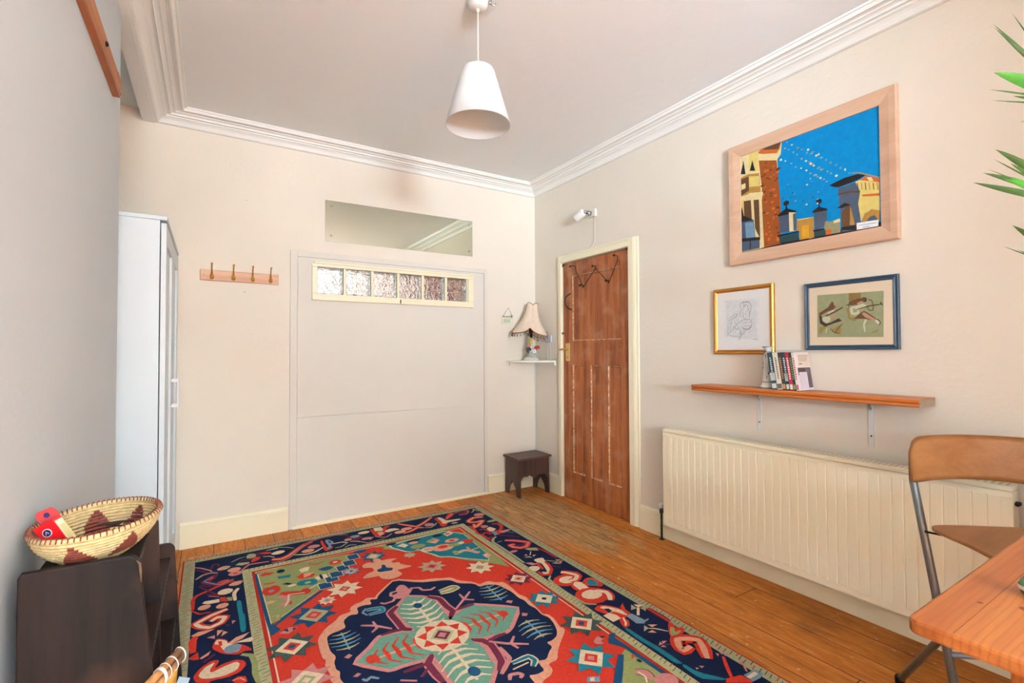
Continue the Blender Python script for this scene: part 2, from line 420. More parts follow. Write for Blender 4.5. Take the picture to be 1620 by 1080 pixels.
p steel 0 -730,379 -736,395 -749,407 -765,410 -781,404 -791,391 -794,373 -788,357 -775,345 -759,342 -743,348 -733,361
p salmon 0 -779,426 -747,459 -694,472 -724,435 -764,416
p cream 0 -764,416 -689,427 -683,400 -696,390 -741,411
p red 0 -918,390 -883,424 -879,365 -896,369
p salmon 0 -877,372 -839,405 -847,377 -871,361
s plum 15 -864,333 -825,371
q red 0 -897,251 -877,296 -836,331 -807,316 -829,266 -797,283 -754,286 -726,261 -720,227 -744,190 -786,181 -836,192 -846,182 -886,207
q cream 0 -880,255 -857,298 -822,314 -843,267 -839,243 -798,261 -754,271 -741,248 -753,211 -799,197 -846,209 -873,229
s olive 21 -734,312 -699,283 -692,216 -696,160 -690,88
p red 0 -773,152 -752,167 -728,152 -723,114 -754,113
s salmon 6 -770,150 -745,152 -730,125
q blue 0 -636,1095 -618,1084 -606,483 -574,424 -598,401 -624,385
p cream 0 -622,1079 -616,1078 -605,493 -609,485
p olive 0 -616,1096 -434,1112 -125,1079 -169,953 -217,912 -269,843 -305,785 -344,734 -564,510 -605,493
s blue 21 -352,694 -461,600 -564,510
s cream 4 -367,704 -457,624 -562,529
s blue 21 -352,691 -493,575 -600,464
p cream 0 -363,701 -295,701 -295,777 -363,777
p blue 0 -359,705 -299,705 -299,773 -359,773
p cream 0 -318,761 -250,761 -250,837 -318,837
p blue 0 -314,765 -254,765 -254,833 -314,833
p cream 0 -285,806 -217,806 -217,882 -285,882
p blue 0 -281,810 -221,810 -221,878 -281,878
p cream 0 -237,865 -169,865 -169,941 -237,941
p blue 0 -233,869 -173,869 -173,937 -233,937
p cream 0 -191,913 -123,913 -123,989 -191,989
p blue 0 -187,917 -127,917 -127,985 -187,985
p cream 0 -151,986 -83,986 -83,1062 -151,1062
p blue 0 -147,990 -87,990 -87,1058 -147,1058
p blue 0 -20,1079 -26,1091 -41,1100 -62,1103 -83,1100 -98,1091 -104,1079 -98,1067 -83,1058 -62,1055 -41,1058 -26,1067
p red 0 -607,1057 -582,1075 -533,1044 -563,1030 -603,1035
p navy 0 -485,1047 -488,1059 -496,1068 -506,1071 -516,1068 -524,1059 -527,1047 -524,1035 -516,1026 -506,1023 -496,1026 -488,1035
s red 11 -360,1065 -321,1031 -279,1051
p red 0 -188,1006 -193,1023 -205,1035 -223,1040 -241,1035 -253,1023 -258,1006 -253,989 -241,977 -223,972 -205,977 -193,989
p cream 0 -209,1006 -211,1012 -216,1016 -223,1018 -230,1016 -235,1012 -237,1006 -235,1000 -230,996 -223,994 -216,996 -211,1000
p cream 0 -417,1013 -384,1027 -360,1021 -375,969 -412,967
p teal 0 -530,984 -464,975 -472,939 -528,951
p red 0 -442,920 -407,955 -348,910 -366,879 -424,884
p salmon 0 -403,944 -350,936 -379,904 -411,892
p blue 0 -248,945 -253,958 -265,968 -283,971 -301,968 -313,958 -318,945 -313,932 -301,922 -283,919 -265,922 -253,932
p blue 0 -294,953 -296,959 -302,963 -310,965 -318,963 -324,959 -326,953 -324,947 -318,943 -310,941 -302,943 -296,947
p cream 0 -361,869 -299,878 -297,828 -352,823
p navy 0 -320,855 -321,872 -324,884 -328,889 -332,884 -335,872 -336,855 -335,838 -332,826 -328,821 -324,826 -321,838
p teal 0 -375,831 -380,847 -395,859 -415,863 -435,859 -450,847 -455,831 -450,815 -435,803 -415,799 -395,803 -380,815
p teal 0 -353,818 -357,837 -368,851 -382,856 -396,851 -407,837 -411,818 -407,799 -396,785 -382,780 -368,785 -357,799
p sage2 0 -385,823 -387,829 -393,833 -401,835 -409,833 -415,829 -417,823 -415,817 -409,813 -401,811 -393,813 -387,817
p navy 0 -522,877 -494,881 -469,851 -492,850
s red 13 -603,928 -574,917 -545,922
p cream 0 -455,833 -458,839 -466,843 -477,845 -488,843 -496,839 -499,833 -496,827 -488,823 -477,821 -466,823 -458,827
p red 0 -559,830 -563,855 -574,873 -588,880 -602,873 -613,855 -617,830 -613,805 -602,787 -588,780 -574,787 -563,805
p red 0 -531,834 -535,859 -546,877 -560,884 -574,877 -585,859 -589,834 -585,809 -574,791 -560,784 -546,791 -535,809
p red 0 -548,802 -552,815 -563,825 -577,828 -591,825 -602,815 -606,802 -602,789 -591,779 -577,776 -563,779 -552,789
p steel 0 -561,824 -563,831 -568,836 -575,838 -582,836 -587,831 -589,824 -587,817 -582,812 -575,810 -568,812 -563,817
s red 46 -540,771 -505,749 -437,720
p red 0 -401,729 -404,746 -413,758 -425,763 -437,758 -446,746 -449,729 -446,712 -437,700 -425,695 -413,700 -404,712
s pink 42 -548,748 -516,701
s pink 39 -556,647 -512,645
s red 21 -511,698 -509,630
s pink 24 -506,736 -514,673 -536,622
s cream 8 -506,736 -514,673 -536,622
s cream 10 -506,736 -432,717
p salmon 0 -568,702 -571,710 -580,716 -592,718 -604,716 -613,710 -616,702 -613,694 -604,688 -592,686 -580,688 -571,694
s salmon 7 -599,552 -569,557 -581,530
s cream 10 -408,745 -347,781
q olive 0 636,1140 13,1105 96,1059 61,1043 109,1008 146,963 191,902 243,901 280,821 310,733 372,703 417,636 558,482 611,389
q cream 0 610,1122 112,1086 116,1029 144,979 169,922 205,899 251,921 268,849 300,798 315,743 376,710 424,651 575,511
q teal 0 605,1112 130,1074 125,1034 153,984 179,930 214,903 254,928 277,851 308,799 324,747 379,718 433,654 574,523
p navy 0 170,1087 165,1097 153,1104 135,1107 117,1104 105,1097 100,1087 105,1077 117,1070 135,1067 153,1070 165,1077
p cream 0 156,1036 203,1061 224,1014 193,990
p navy 0 322,1065 316,1075 298,1082 274,1085 250,1082 232,1075 226,1065 232,1055 250,1048 274,1045 298,1048 316,1055
p salmon 0 295,1034 291,1044 279,1051 263,1054 247,1051 235,1044 231,1034 235,1024 247,1017 263,1014 279,1017 291,1024
p olive 0 316,964 310,981 292,993 268,998 244,993 226,981 220,964 226,947 244,935 268,930 292,935 310,947
p cream 0 354,886 348,903 330,915 306,920 282,915 264,903 258,886 264,869 282,857 306,852 330,857 348,869
p salmon 0 338,886 334,897 322,905 306,908 290,905 278,897 274,886 278,875 290,867 306,864 322,867 334,875
p salmon 0 336,998 401,1038 428,986 379,948
p olive 0 403,1007 400,1017 390,1024 376,1027 362,1024 352,1017 349,1007 352,997 362,990 376,987 390,990 400,997
p navy 0 475,1061 470,1071 458,1078 440,1081 422,1078 410,1071 405,1061 410,1051 422,1044 440,1041 458,1044 470,1051
p cream 0 485,1069 544,1094 546,1042 491,1016
p red 0 531,1056 528,1062 522,1066 513,1068 504,1066 498,1062 495,1056 498,1050 504,1046 513,1044 522,1046 528,1050
p salmon 0 466,862 456,888 430,907 394,914 358,907 332,888 322,862 332,836 358,817 394,810 430,817 456,836
p red 0 433,871 428,883 416,892 398,895 380,892 368,883 363,871 368,859 380,850 398,847 416,850 428,859
p olive 0 535,863 527,876 507,886 479,889 451,886 431,876 423,863 431,850 451,840 479,837 507,840 527,850
p salmon 0 536,936 530,951 512,962 488,966 464,962 446,951 440,936 446,921 464,910 488,906 512,910 530,921
p red 0 507,936 505,944 498,950 488,952 478,950 471,944 469,936 471,928 478,922 488,920 498,922 505,928
p red 0 608,871 602,888 587,900 565,905 543,900 528,888 522,871 528,854 543,842 565,837 587,842 602,854
p cream 0 543,868 540,877 532,884 522,886 512,884 504,877 501,868 504,859 512,852 522,850 532,852 540,859
s cream 28 417,733 482,753 513,734 545,672 547,691
s salmon 18 417,733 482,753 513,734 545,672 547,691
s salmon 24 513,734 525,790
s salmon 18 529,734 582,742
p olive 0 414,776 446,777 441,718 410,718
p salmon 0 547,631 587,646 594,601 550,580
p cream 0 576,617 574,622 569,626 563,627 557,626 552,622 550,617 552,612 557,608 563,607 569,608 574,612
p blue 0 636,-1095 618,-1084 606,-483 574,-424 598,-401 624,-385
p olive 0 616,-1096 434,-1112 125,-1079 169,-953 217,-912 269,-843 305,-785 344,-734 564,-510 605,-493
s blue 30 352,-694 461,-600 564,-510
p blue 0 299,-773 359,-773 359,-705 299,-705
p blue 0 254,-833 314,-833 314,-765 254,-765
p blue 0 221,-878 281,-878 281,-810 221,-810
p blue 0 173,-937 233,-937 233,-869 173,-869
p blue 0 127,-985 187,-985 187,-917 127,-917
p blue 0 87,-1058 147,-1058 147,-990 87,-990
s navy 45 534,-616 562,-642 554,-680
s pink 38 534,-616 562,-642 554,-680
s cream 8 542,-621 545,-657 525,-682
p pink 0 641,-713 635,-693 617,-678 593,-673 569,-678 551,-693 545,-713 551,-733 569,-748 593,-753 617,-748 635,-733
s red 7 592,-533 602,-558
s red 7 581,-554 604,-535
p navy 0 603,-577 602,-571 599,-567 595,-565 591,-567 588,-571 587,-577 588,-583 591,-587 595,-589 599,-587 602,-583
p teal 0 -605,-1112 -130,-1074 -125,-1034 -153,-984 -179,-930 -214,-903 -254,-928 -277,-851 -308,-799 -324,-747 -379,-718 -433,-654 -574,-523
q salmon 0 406,-316 476,-260 485,-237 474,-225 495,-154 492,-109 471,-96 482,-38 483,8 495,72 476,120 484,193 480,270 444,286 415,326 357,314 347,354 284,415 266,470 223,483 184,507 108,527 0,618 -79,550 -133,495 -145,472 -181,494 -208,469 -250,461 -276,438 -280,401 -328,400 -360,358 -405,327 -452,259 -460,181 -461,109 -451,87 -464,50 -454,-7 -463,-57 -347,-354 -284,-415 -266,-470 -223,-483 -184,-507 -108,-527 0,-618 79,-550 133,-495 145,-472 181,-494 208,-469 250,-461 276,-438 280,-401 328,-400 360,-358
q navy 0 361,-321 356,-284 387,-286 421,-271 446,-241 469,-188 480,-134 464,-97 473,-43 462,4 469,52 457,90 461,156 451,201 437,263 389,291 346,291 339,339 270,385 252,439 213,461 171,476 99,505 -5,602 -67,543 -129,480 -141,451 -174,470 -177,415 -208,429 -247,425 -250,383 -258,364 -291,376 -328,342 -330,279 -361,270 -393,267 -417,250 -424,175 -424,134 -412,90 -427,57 -430,6 -419,-12 -429,-51 -425,-81 -339,-339 -270,-385 -252,-439 -213,-461 -171,-476 -99,-505 5,-602 67,-543 129,-480 141,-451 174,-470 177,-415 208,-429 247,-425 250,-383 258,-364 291,-376 328,-342
s pink 40 -8,400 51,351 97,300 94,203 88,89 89,91 131,119 181,142 234,148 402,11 288,-103 254,-124 167,-111 124,-104 93,-82 111,-129 116,-183 103,-255 103,-294 95,-301 8,-400 -51,-351 -80,-298 -77,-217 -77,-157 -77,-94 -117,-112 -204,-100 -251,-103 -354,10 -280,67 -223,127 -147,116 -78,91 -89,166 -94,230 -95,301 -8,400
p mint 0 -8,400 51,351 97,300 94,203 88,89 89,91 131,119 181,142 234,148 402,11 288,-103 254,-124 167,-111 124,-104 93,-82 111,-129 116,-183 103,-255 103,-294 95,-301 8,-400 -51,-351 -80,-298 -77,-217 -77,-157 -77,-94 -117,-112 -204,-100 -251,-103 -354,10 -280,67 -223,127 -147,116 -78,91 -89,166 -94,230 -95,301
s pink 43 -78,335 -127,294 -121,206 -118,133 -88,108
s plum 28 -78,335 -127,294 -121,206 -118,133 -88,108
s plum 21 -119,130 -163,140 -216,139
s pink 15 -270,261 -216,226 -160,162
s pink 7 -270,261 -216,226 -160,162
s pink 14 -215,265 -213,205 -243,181
s pink 43 80,341 121,291 121,203 131,152 101,112
s plum 28 80,341 121,291 121,203 131,152 101,112
s plum 21 131,152 187,155 243,154
s pink 14 143,155 238,235 282,275
s pink 14 225,280 224,219 262,189
s pink 43 105,-103 137,-128 153,-172 143,-249 134,-290 98,-335
s plum 28 105,-103 137,-128 153,-172 143,-249 134,-290 98,-335
s plum 21 152,-146 205,-135 247,-136
s pink 15 156,-148 208,-199 288,-254
s pink 14 266,-173 227,-211 236,-255
s pink 21 173,-207 172,-251 172,-291 131,-326 95,-355
s pink 43 -83,-106 -117,-147 -115,-214 -109,-280
s plum 28 -83,-106 -117,-147 -115,-214 -109,-280
s plum 21 -117,-147 -160,-146 -216,-147
s plum 18 -129,-176 -168,-209
s pink 13 -241,-184 -189,-220
s cream 18 4,67 6,334
t cream 22 4,89 -29,94 -63,120
t cream 22 4,89 38,93 71,119
t cream 22 4,134 -39,139 -82,173
t cream 22 4,134 48,139 91,172
t cream 22 5,178 -43,184 -91,222
t cream 22 5,178 53,184 101,221
t cream 22 5,223 -42,229 -88,266
t cream 22 5,223 52,228 99,264
t cream 22 6,267 -34,272 -74,304
t cream 22 6,267 45,272 85,302
t cream 22 6,312 -23,315 -52,338
t cream 22 6,312 35,315 64,337
p blue 0 28,286 25,299 17,309 7,312 -3,309 -11,299 -14,286 -11,273 -3,263 7,260 17,263 25,273
s cream 18 6,-67 4,-334
t cream 22 6,-89 39,-94 73,-120
t cream 22 6,-89 -28,-93 -61,-119
t cream 22 6,-134 49,-139 92,-173
t cream 22 6,-134 -38,-139 -81,-172
t cream 22 5,-178 53,-184 101,-222
t cream 22 5,-178 -43,-184 -91,-221
t cream 22 5,-223 52,-229 98,-266
t cream 22 5,-223 -42,-228 -89,-264
t cream 22 4,-267 44,-272 84,-304
t cream 22 4,-267 -35,-272 -75,-302
t cream 22 4,-312 33,-315 62,-338
t cream 22 4,-312 -25,-315 -54,-337
p blue 0 39,-286 36,-271 27,-260 15,-256 3,-260 -6,-271 -9,-286 -6,-301 3,-312 15,-316 27,-312 36,-301
s salmon 16 -82,-2 -297,-10
t red 20 -104,-3 -106,-36 -74,-68
t red 20 -104,-3 -109,30 -79,65
t red 20 -146,-4 -150,-48 -109,-90
t red 20 -146,-4 -153,39 -115,83
t red 20 -190,-6 -193,-52 -149,-96
t red 20 -190,-6 -197,40 -156,87
t red 20 -232,-8 -236,-48 -198,-86
t red 20 -232,-8 -239,32 -203,74
t red 20 -276,-9 -278,-37 -251,-65
t red 20 -276,-9 -280,19 -255,48
s salmon 14 107,2 327,6
t red 18 129,2 132,34 102,65
t red 18 129,2 133,-29 105,-61
t red 18 173,3 177,44 139,85
t red 18 173,3 179,-38 142,-80
t red 18 217,4 221,48 181,90
t red 18 217,4 223,-39 184,-84
t red 18 261,5 265,43 229,80
t red 18 261,5 266,-33 232,-72
t red 18 305,6 308,32 283,59
t red 18 305,6 309,-21 285,-48
p red 0 -271,-3 -274,12 -283,23 -295,27 -307,23 -316,12 -319,-3 -316,-18 -307,-29 -295,-33 -283,-29 -274,-18
p red 0 341,5 338,18 330,28 320,31 310,28 302,18 299,5 302,-8 310,-18 320,-21 330,-18 338,-8
p cream 0 127,0 118,45 92,83 54,109 9,118 -36,109 -74,83 -100,45 -109,0 -100,-45 -74,-83 -36,-109 9,-118 54,-109 92,-83 118,-45
p red 0 109,41 59,52 81,-2
p red 0 50,100 7,72 61,50
p red 0 -32,100 -43,50 11,72
p red 0 -91,41 -63,-2 -41,52
p red 0 -91,-41 -41,-52 -63,2
p red 0 -32,-100 11,-72 -43,-50
p red 0 50,-100 61,-50 7,-72
p red 0 109,-41 81,2 59,-52
p cream 0 85,0 9,76 -67,0 9,-76
p sage2 0 65,0 9,56 -47,0 9,-56
p plum 0 49,0 9,40 -31,0 9,-40
p pink 0 31,0 9,22 -13,0 9,-22
s steel 10 -355,107 -357,249
t sage2 12 -355,121 -379,124 -402,132
t sage2 12 -355,121 -332,124 -309,134
t sky 12 -356,150 -386,153 -416,164
t sky 12 -356,150 -325,154 -295,166
t sage2 12 -356,178 -388,181 -420,193
t sage2 12 -356,178 -324,182 -292,195
t sky 12 -356,206 -384,209 -413,220
t sky 12 -356,206 -328,210 -301,221
t sage2 12 -357,235 -377,237 -396,244
t sage2 12 -357,235 -337,237 -318,245
p pink 0 -387,66 -365,80 -355,62 -373,49
p pink 0 -386,-71 -365,-57 -354,-70 -371,-81
s steel 13 -359,-102 -348,-120 -329,-107 -305,-133
s steel 11 373,113 382,278
t sky 14 374,130 349,134 325,145
t sky 14 374,130 399,131 425,139
t sage2 14 376,162 344,168 312,182
t sage2 14 376,162 408,165 441,175
t sky 14 378,196 343,201 310,216
t sky 14 378,196 412,198 447,209
t sage2 14 379,228 350,234 320,247
t sage2 14 379,228 409,230 440,240
t sky 14 381,262 360,265 340,274
t sky 14 381,262 402,263 424,270
p pink 0 380,85 399,96 418,79 399,61
s steel 11 376,-98 369,-247
t sage2 14 375,-113 403,-117 430,-129
t sage2 14 375,-113 348,-115 320,-124
t sky 14 374,-143 409,-149 444,-164
t sky 14 374,-143 338,-145 302,-157
t sage2 14 372,-172 410,-179 447,-195
t sage2 14 372,-172 335,-175 296,-188
t sky 14 371,-202 404,-208 436,-222
t sky 14 371,-202 338,-205 304,-216
t sage2 14 370,-232 393,-236 416,-246
t sage2 14 370,-232 346,-234 323,-242
p pink 0 395,-37 416,-56 399,-72 381,-60
s steel 31 -218,373 -203,375 -147,361 -147,328 -216,329
s teal 15 -218,373 -203,375 -147,361 -147,328 -216,329
s steel 11 -213,392 -236,363 -221,327
s cream 35 151,359 231,367 245,345 203,332 146,336
s olive 18 151,359 231,367 245,345 203,332 146,336
s cream 31 162,-323 243,-321 250,-356 221,-383
s teal 17 162,-323 243,-321 250,-356 221,-383
s cream 10 145,-357 221,-353
q pink 0 -35,496 0,534 23,519 29,456 59,476 14,414 -23,388 -61,400 -74,445 -32,456
s pink 15 35,471 78,450 82,415 121,397 150,412
s pink 15 -25,477 -64,476 -74,445 -53,425 -81,389 -124,387 -138,407
s pink 17 104,-402 119,-377 151,-386 160,-402 143,-413
p cream 0 -169,681 -212,686 -217,729 -252,702 -287,729 -292,686 -335,681 -308,646 -335,611 -292,606 -287,563 -252,590 -217,563 -212,606 -169,611 -196,646
p cream 0 -196,646 -252,702 -308,646 -252,590
p red 0 -221,646 -252,677 -283,646 -252,615
p sage 0 -237,646 -252,661 -267,646 -252,631
p cream 0 -312,588 -333,591 -336,612 -353,599 -370,612 -373,591 -394,588 -381,571 -394,554 -373,551 -370,530 -353,543 -336,530 -333,551 -312,554 -325,571
p salmon 0 -325,571 -353,599 -381,571 -353,543
p steel 0 -338,571 -353,586 -368,571 -353,556
p steel 0 -345,571 -353,579 -361,571 -353,563
p blue 0 -333,506 -385,512 -391,564 -432,532 -473,564 -479,512 -531,506 -499,465 -531,424 -479,418 -473,366 -432,398 -391,366 -385,418 -333,424 -365,465
p sage 0 -365,465 -432,532 -499,465 -432,398
p red 0 -395,465 -432,502 -469,465 -432,428
p pink 0 -414,465 -432,483 -450,465 -432,447
p slate 0 -458,296 -508,302 -514,352 -553,321 -592,352 -598,302 -648,296 -617,257 -648,218 -598,212 -592,162 -553,193 -514,162 -508,212 -458,218 -489,257
p cream 0 -489,257 -553,321 -617,257 -553,193
p red 0 -518,257 -553,292 -588,257 -553,222
p blue 0 -535,257 -553,275 -571,257 -553,239
p pink 0 -442,42 -492,48 -498,98 -537,67 -576,98 -582,48 -632,42 -601,3 -632,-36 -582,-42 -576,-92 -537,-61 -498,-92 -492,-42 -442,-36 -473,3
p cream 0 -473,3 -537,67 -601,3 -537,-61
p sage 0 -502,3 -537,38 -572,3 -537,-32
p cream 0 -519,3 -537,21 -555,3 -537,-15
p pink 0 -587,385 -546,416 -509,397 -552,363
p navy 0 -572,404 -551,409 -550,380
p navy 0 -530,401 -514,395 -533,379
p sage 0 306,679 267,684 262,723 231,699 200,723 195,684 156,679 180,648 156,617 195,612 200,573 231,597 262,573 267,612 306,617 282,648
p pink 0 282,648 231,699 180,648 231,597
p red 0 259,648 231,676 203,648 231,620
p slate 0 245,648 231,662 217,648 231,634
p cream 0 531,522 492,527 487,566 456,542 425,566 420,527 381,522 405,491 381,460 420,455 425,416 456,440 487,416 492,455 531,460 507,491
p cream 0 507,491 456,542 405,491 456,440
p olive 0 484,491 456,519 428,491 456,463
p pink 0 470,491 456,505 442,491 456,477
p blue 0 60,993 22,997 18,1035 -12,1011 -42,1035 -46,997 -84,993 -60,963 -84,933 -46,929 -42,891 -12,915 18,891 22,929 60,933 36,963
p sage 0 36,963 -12,1011 -60,963 -12,915
p cream 0 14,963 -12,989 -38,963 -12,937
p salmon 0 1,963 -12,976 -25,963 -12,950
p steel 0 -126,852 -151,855 -154,880 -174,864 -194,880 -197,855 -222,852 -206,832 -222,812 -197,809 -194,784 -174,800 -154,784 -151,809 -126,812 -142,832
p salmon 0 -142,832 -174,864 -206,832 -174,800
p steel 0 -156,832 -174,850 -192,832 -174,814
p blue 0 -165,832 -174,841 -183,832 -174,823
p sage 0 215,879 195,881 193,901 177,889 161,901 159,881 139,879 151,863 139,847 159,845 161,825 177,837 193,825 195,845 215,847 203,863
p salmon 0 203,863 177,889 151,863 177,837
p steel 0 191,863 177,877 163,863 177,849
p sage 0 184,863 177,870 170,863 177,856
p plum 0 640,289 601,294 596,333 565,309 534,333 529,294 490,289 514,258 490,227 529,222 534,183 565,207 596,183 601,222 640,227 616,258
p cream 0 616,258 565,309 514,258 565,207
p salmon 0 593,258 565,286 537,258 565,230
p red 0 579,258 565,272 551,258 565,244
p teal 0 638,46 597,51 592,92 559,66 526,92 521,51 480,46 506,13 480,-20 521,-25 526,-66 559,-40 592,-66 597,-25 638,-20 612,13
p cream 0 612,13 559,66 506,13 559,-40
p cream 0 588,13 559,42 530,13 559,-16
p navy 0 574,13 559,28 544,13 559,-2
p slate 0 667,-215 617,-210 612,-160 573,-191 534,-160 529,-210 479,-215 510,-254 479,-293 529,-298 534,-348 573,-317 612,-348 617,-298 667,-293 636,-254
p cream 0 636,-254 573,-191 510,-254 573,-317
p red 0 608,-254 573,-219 538,-254 573,-289
p blue 0 590,-254 573,-237 556,-254 573,-271
p teal 0 540,-425 490,-419 484,-369 445,-400 406,-369 400,-419 350,-425 381,-464 350,-503 400,-509 406,-559 445,-528 484,-559 490,-509 540,-503 509,-464
p cream 0 509,-464 445,-400 381,-464 445,-528
p red 0 480,-464 445,-429 410,-464 445,-499
p pink 0 463,-464 445,-446 427,-464 445,-482
q pink 0 522,-389 568,-364 584,-393 553,-400 556,-423 527,-409
p navy 0 569,-370 598,-384 574,-391
p blue 0 618,-382 649,-388 595,-444 582,-427
p steel 0 358,-542 399,-564 380,-588 338,-562
p cream 0 363,-552 380,-556 366,-574 351,-566
q salmon 0 -148,709 -105,755 -64,762 -62,813 -109,834 -102,874 -66,896 -33,867 -31,921 8,915 10,876 53,877 102,856 54,839 58,808 92,805 88,771 142,710 79,706 46,710 59,650 39,630 -4,618 -38,631 -61,662 -58,692 -96,692
q blue 0 -6,822 11,811 5,770 39,749 22,717 -8,727 -46,734 -51,771 -19,777
s pink 10 931,-1375 886,-1337 841,-1273 832,-1251
s plum 11 913,-1324 877,-1283 843,-1228
s plum 11 838,-1289 823,-1360 800,-1345 801,-1314
s pink 7 907,-1184 876,-1228 835,-1236 805,-1216
p salmon 0 744,-1278 753,-1289 768,-1294 785,-1291 799,-1282 808,-1269 808,-1256 799,-1245 784,-1240 767,-1243 753,-1252 744,-1265
p sage 0 742,-1275 744,-1281 751,-1285 761,-1287 771,-1285 778,-1281 780,-1275 778,-1269 771,-1265 761,-1263 751,-1265 744,-1269
p salmon 0 692,-1213 697,-1228 709,-1239 726,-1243 743,-1239 755,-1228 760,-1213 755,-1198 743,-1187 726,-1183 709,-1187 697,-1198
p pink 0 687,-1156 692,-1172 704,-1184 722,-1188 740,-1184 752,-1172 757,-1156 752,-1140 740,-1128 722,-1124 704,-1128 692,-1140
p red 0 709,-1156 711,-1161 716,-1165 722,-1166 728,-1165 733,-1161 735,-1156 733,-1151 728,-1147 722,-1146 716,-1147 711,-1151
s sage 8 736,-1332 699,-1365 662,-1376
q sage 0 655,-1386 641,-1408 608,-1396 605,-1345 634,-1329 658,-1344
s plum 10 691,-1332 656,-1319 629,-1316
p sage 0 718,-1275 699,-1299 646,-1280 649,-1258 686,-1250
q red 0 641,-1271 625,-1328 602,-1338 582,-1320 600,-1283 626,-1271
p red 0 596,-1388 554,-1393 524,-1368 523,-1342 557,-1354
s plum 10 601,-1402 598,-1360 558,-1344
s cream 8 573,-1319 542,-1309 514,-1272
s cream 8 546,-1408 520,-1412 481,-1404
s plum 25 693,-1179 651,-1242 598,-1235 547,-1226
s pink 10 693,-1179 651,-1242 598,-1235 547,-1226
p sage 0 474,-1336 477,-1345 486,-1352 498,-1354 510,-1352 519,-1345 522,-1336 519,-1327 510,-1320 498,-1318 486,-1320 477,-1327
s red 41 532,-1246 484,-1225 436,-1253 388,-1314 332,-1375 284,-1412
s salmon 17 532,-1246 484,-1225 436,-1253 388,-1314 332,-1375 284,-1412
s plum 21 536,-1201 491,-1191 441,-1216 372,-1314 293,-1418 218,-1440 125,-1441 56,-1409
s pink 7 536,-1201 491,-1191 441,-1216 372,-1314 293,-1418 218,-1440 125,-1441 56,-1409
s sage 10 515,-1416 475,-1422 431,-1395 396,-1356
p cream 0 450,-1343 458,-1355 473,-1362 493,-1362 511,-1355 523,-1343 526,-1329 518,-1317 503,-1310 483,-1310 465,-1317 453,-1329
p salmon 0 292,-1266 297,-1280 311,-1290 329,-1294 347,-1290 361,-1280 366,-1266 361,-1252 347,-1242 329,-1238 311,-1242 297,-1252
p pink 0 249,-1318 254,-1332 268,-1342 286,-1346 304,-1342 318,-1332 323,-1318 318,-1304 304,-1294 286,-1290 268,-1294 254,-1304
s sage 17 411,-1247 343,-1214 295,-1224 238,-1272
s cream 6 411,-1247 343,-1214 295,-1224 238,-1272
q red 0 237,-1393 220,-1388 223,-1317 217,-1237 180,-1267 193,-1221 239,-1198 242,-1253
q steel 0 206,-1385 187,-1391 165,-1336 170,-1294 193,-1287 190,-1252 213,-1224 229,-1229 204,-1271 211,-1342
p navy 0 192,-1365 181,-1346 184,-1314 192,-1336
s cream 13 174,-1296 119,-1296 90,-1265
s sage 10 178,-1223 140,-1220 93,-1267
s cream 10 72,-1277 36,-1259 -7,-1209
s sage 10 123,-1198 90,-1220 51,-1201
p plum 0 -18,-1325 -10,-1349 10,-1367 38,-1373 66,-1367 86,-1349 94,-1325 86,-1301 66,-1283 38,-1277 10,-1283 -10,-1301
p steel 0 -5,-1347 -1,-1359 10,-1368 25,-1371 40,-1368 51,-1359 55,-1347 51,-1335 40,-1326 25,-1323 10,-1326 -1,-1335
p salmon 0 54,-1315 57,-1324 66,-1331 78,-1333 90,-1331 99,-1324 102,-1315 99,-1306 90,-1299 78,-1297 66,-1299 57,-1306
p cream 0 -78,-1382 -74,-1393 -62,-1401 -46,-1404 -30,-1401 -18,-1393 -14,-1382 -18,-1371 -30,-1363 -46,-1360 -62,-1363 -74,-1371
p pink 0 -67,-1270 -62,-1281 -50,-1289 -32,-1292 -14,-1289 -2,-1281 3,-1270 -2,-1259 -14,-1251 -32,-1248 -50,-1251 -62,-1259
p cream 0 -83,-1385 -78,-1397 -63,-1406 -43,-1409 -23,-1406 -8,-1397 -3,-1385 -8,-1373 -23,-1364 -43,-1361 -63,-1364 -78,-1373
q red 0 -90,-1425 -115,-1415 -115,-1345 -136,-1282 -115,-1265 -87,-1276 -89,-1349
p cream 0 -120,-1432 -172,-1426 -175,-1371 -160,-1348 -113,-1365
p salmon 0 -119,-1343 -154,-1339 -159,-1292 -118,-1262
q red 0 -179,-1408 -210,-1429 -238,-1411 -192,-1373 -159,-1279 -155,-1319
q cream 0 -169,-1336 -213,-1360 -251,-1349 -274,-1308 -221,-1309 -177,-1299
s sage 10 -41,-1235 -79,-1275
s pink 11 -87,-1276 -122,-1236 -150,-1224 -199,-1266
p salmon 0 -352,-1296 -347,-1309 -332,-1319 -312,-1322 -292,-1319 -277,-1309 -272,-1296 -277,-1283 -292,-1273 -312,-1270 -332,-1273 -347,-1283
p salmon 0 -295,-1262 -290,-1275 -275,-1285 -255,-1288 -235,-1285 -220,-1275 -215,-1262 -220,-1249 -235,-1239 -255,-1236 -275,-1239 -290,-1249
s red 31 -293,-1424 -339,-1360 -385,-1297 -446,-1333 -552,-1425
s salmon 13 -293,-1424 -339,-1360 -385,-1297 -446,-1333 -552,-1425
s red 28 -266,-1224 -321,-1239 -385,-1276 -420,-1254
s salmon 11 -266,-1224 -321,-1239 -385,-1276 -420,-1254
p pink 0 -511,-1286 -506,-1302 -494,-1314 -476,-1318 -458,-1314 -446,-1302 -441,-1286 -446,-1270 -458,-1258 -476,-1254 -494,-1258 -506,-1270
s sage 10 -427,-1250 -461,-1228 -503,-1255 -538,-1295
s pink 10 18,-1238 -15,-1194 -64,-1197 -131,-1201
q red 0 -550,-1388 -579,-1392 -565,-1285 -603,-1247 -568,-1200 -533,-1202 -548,-1296
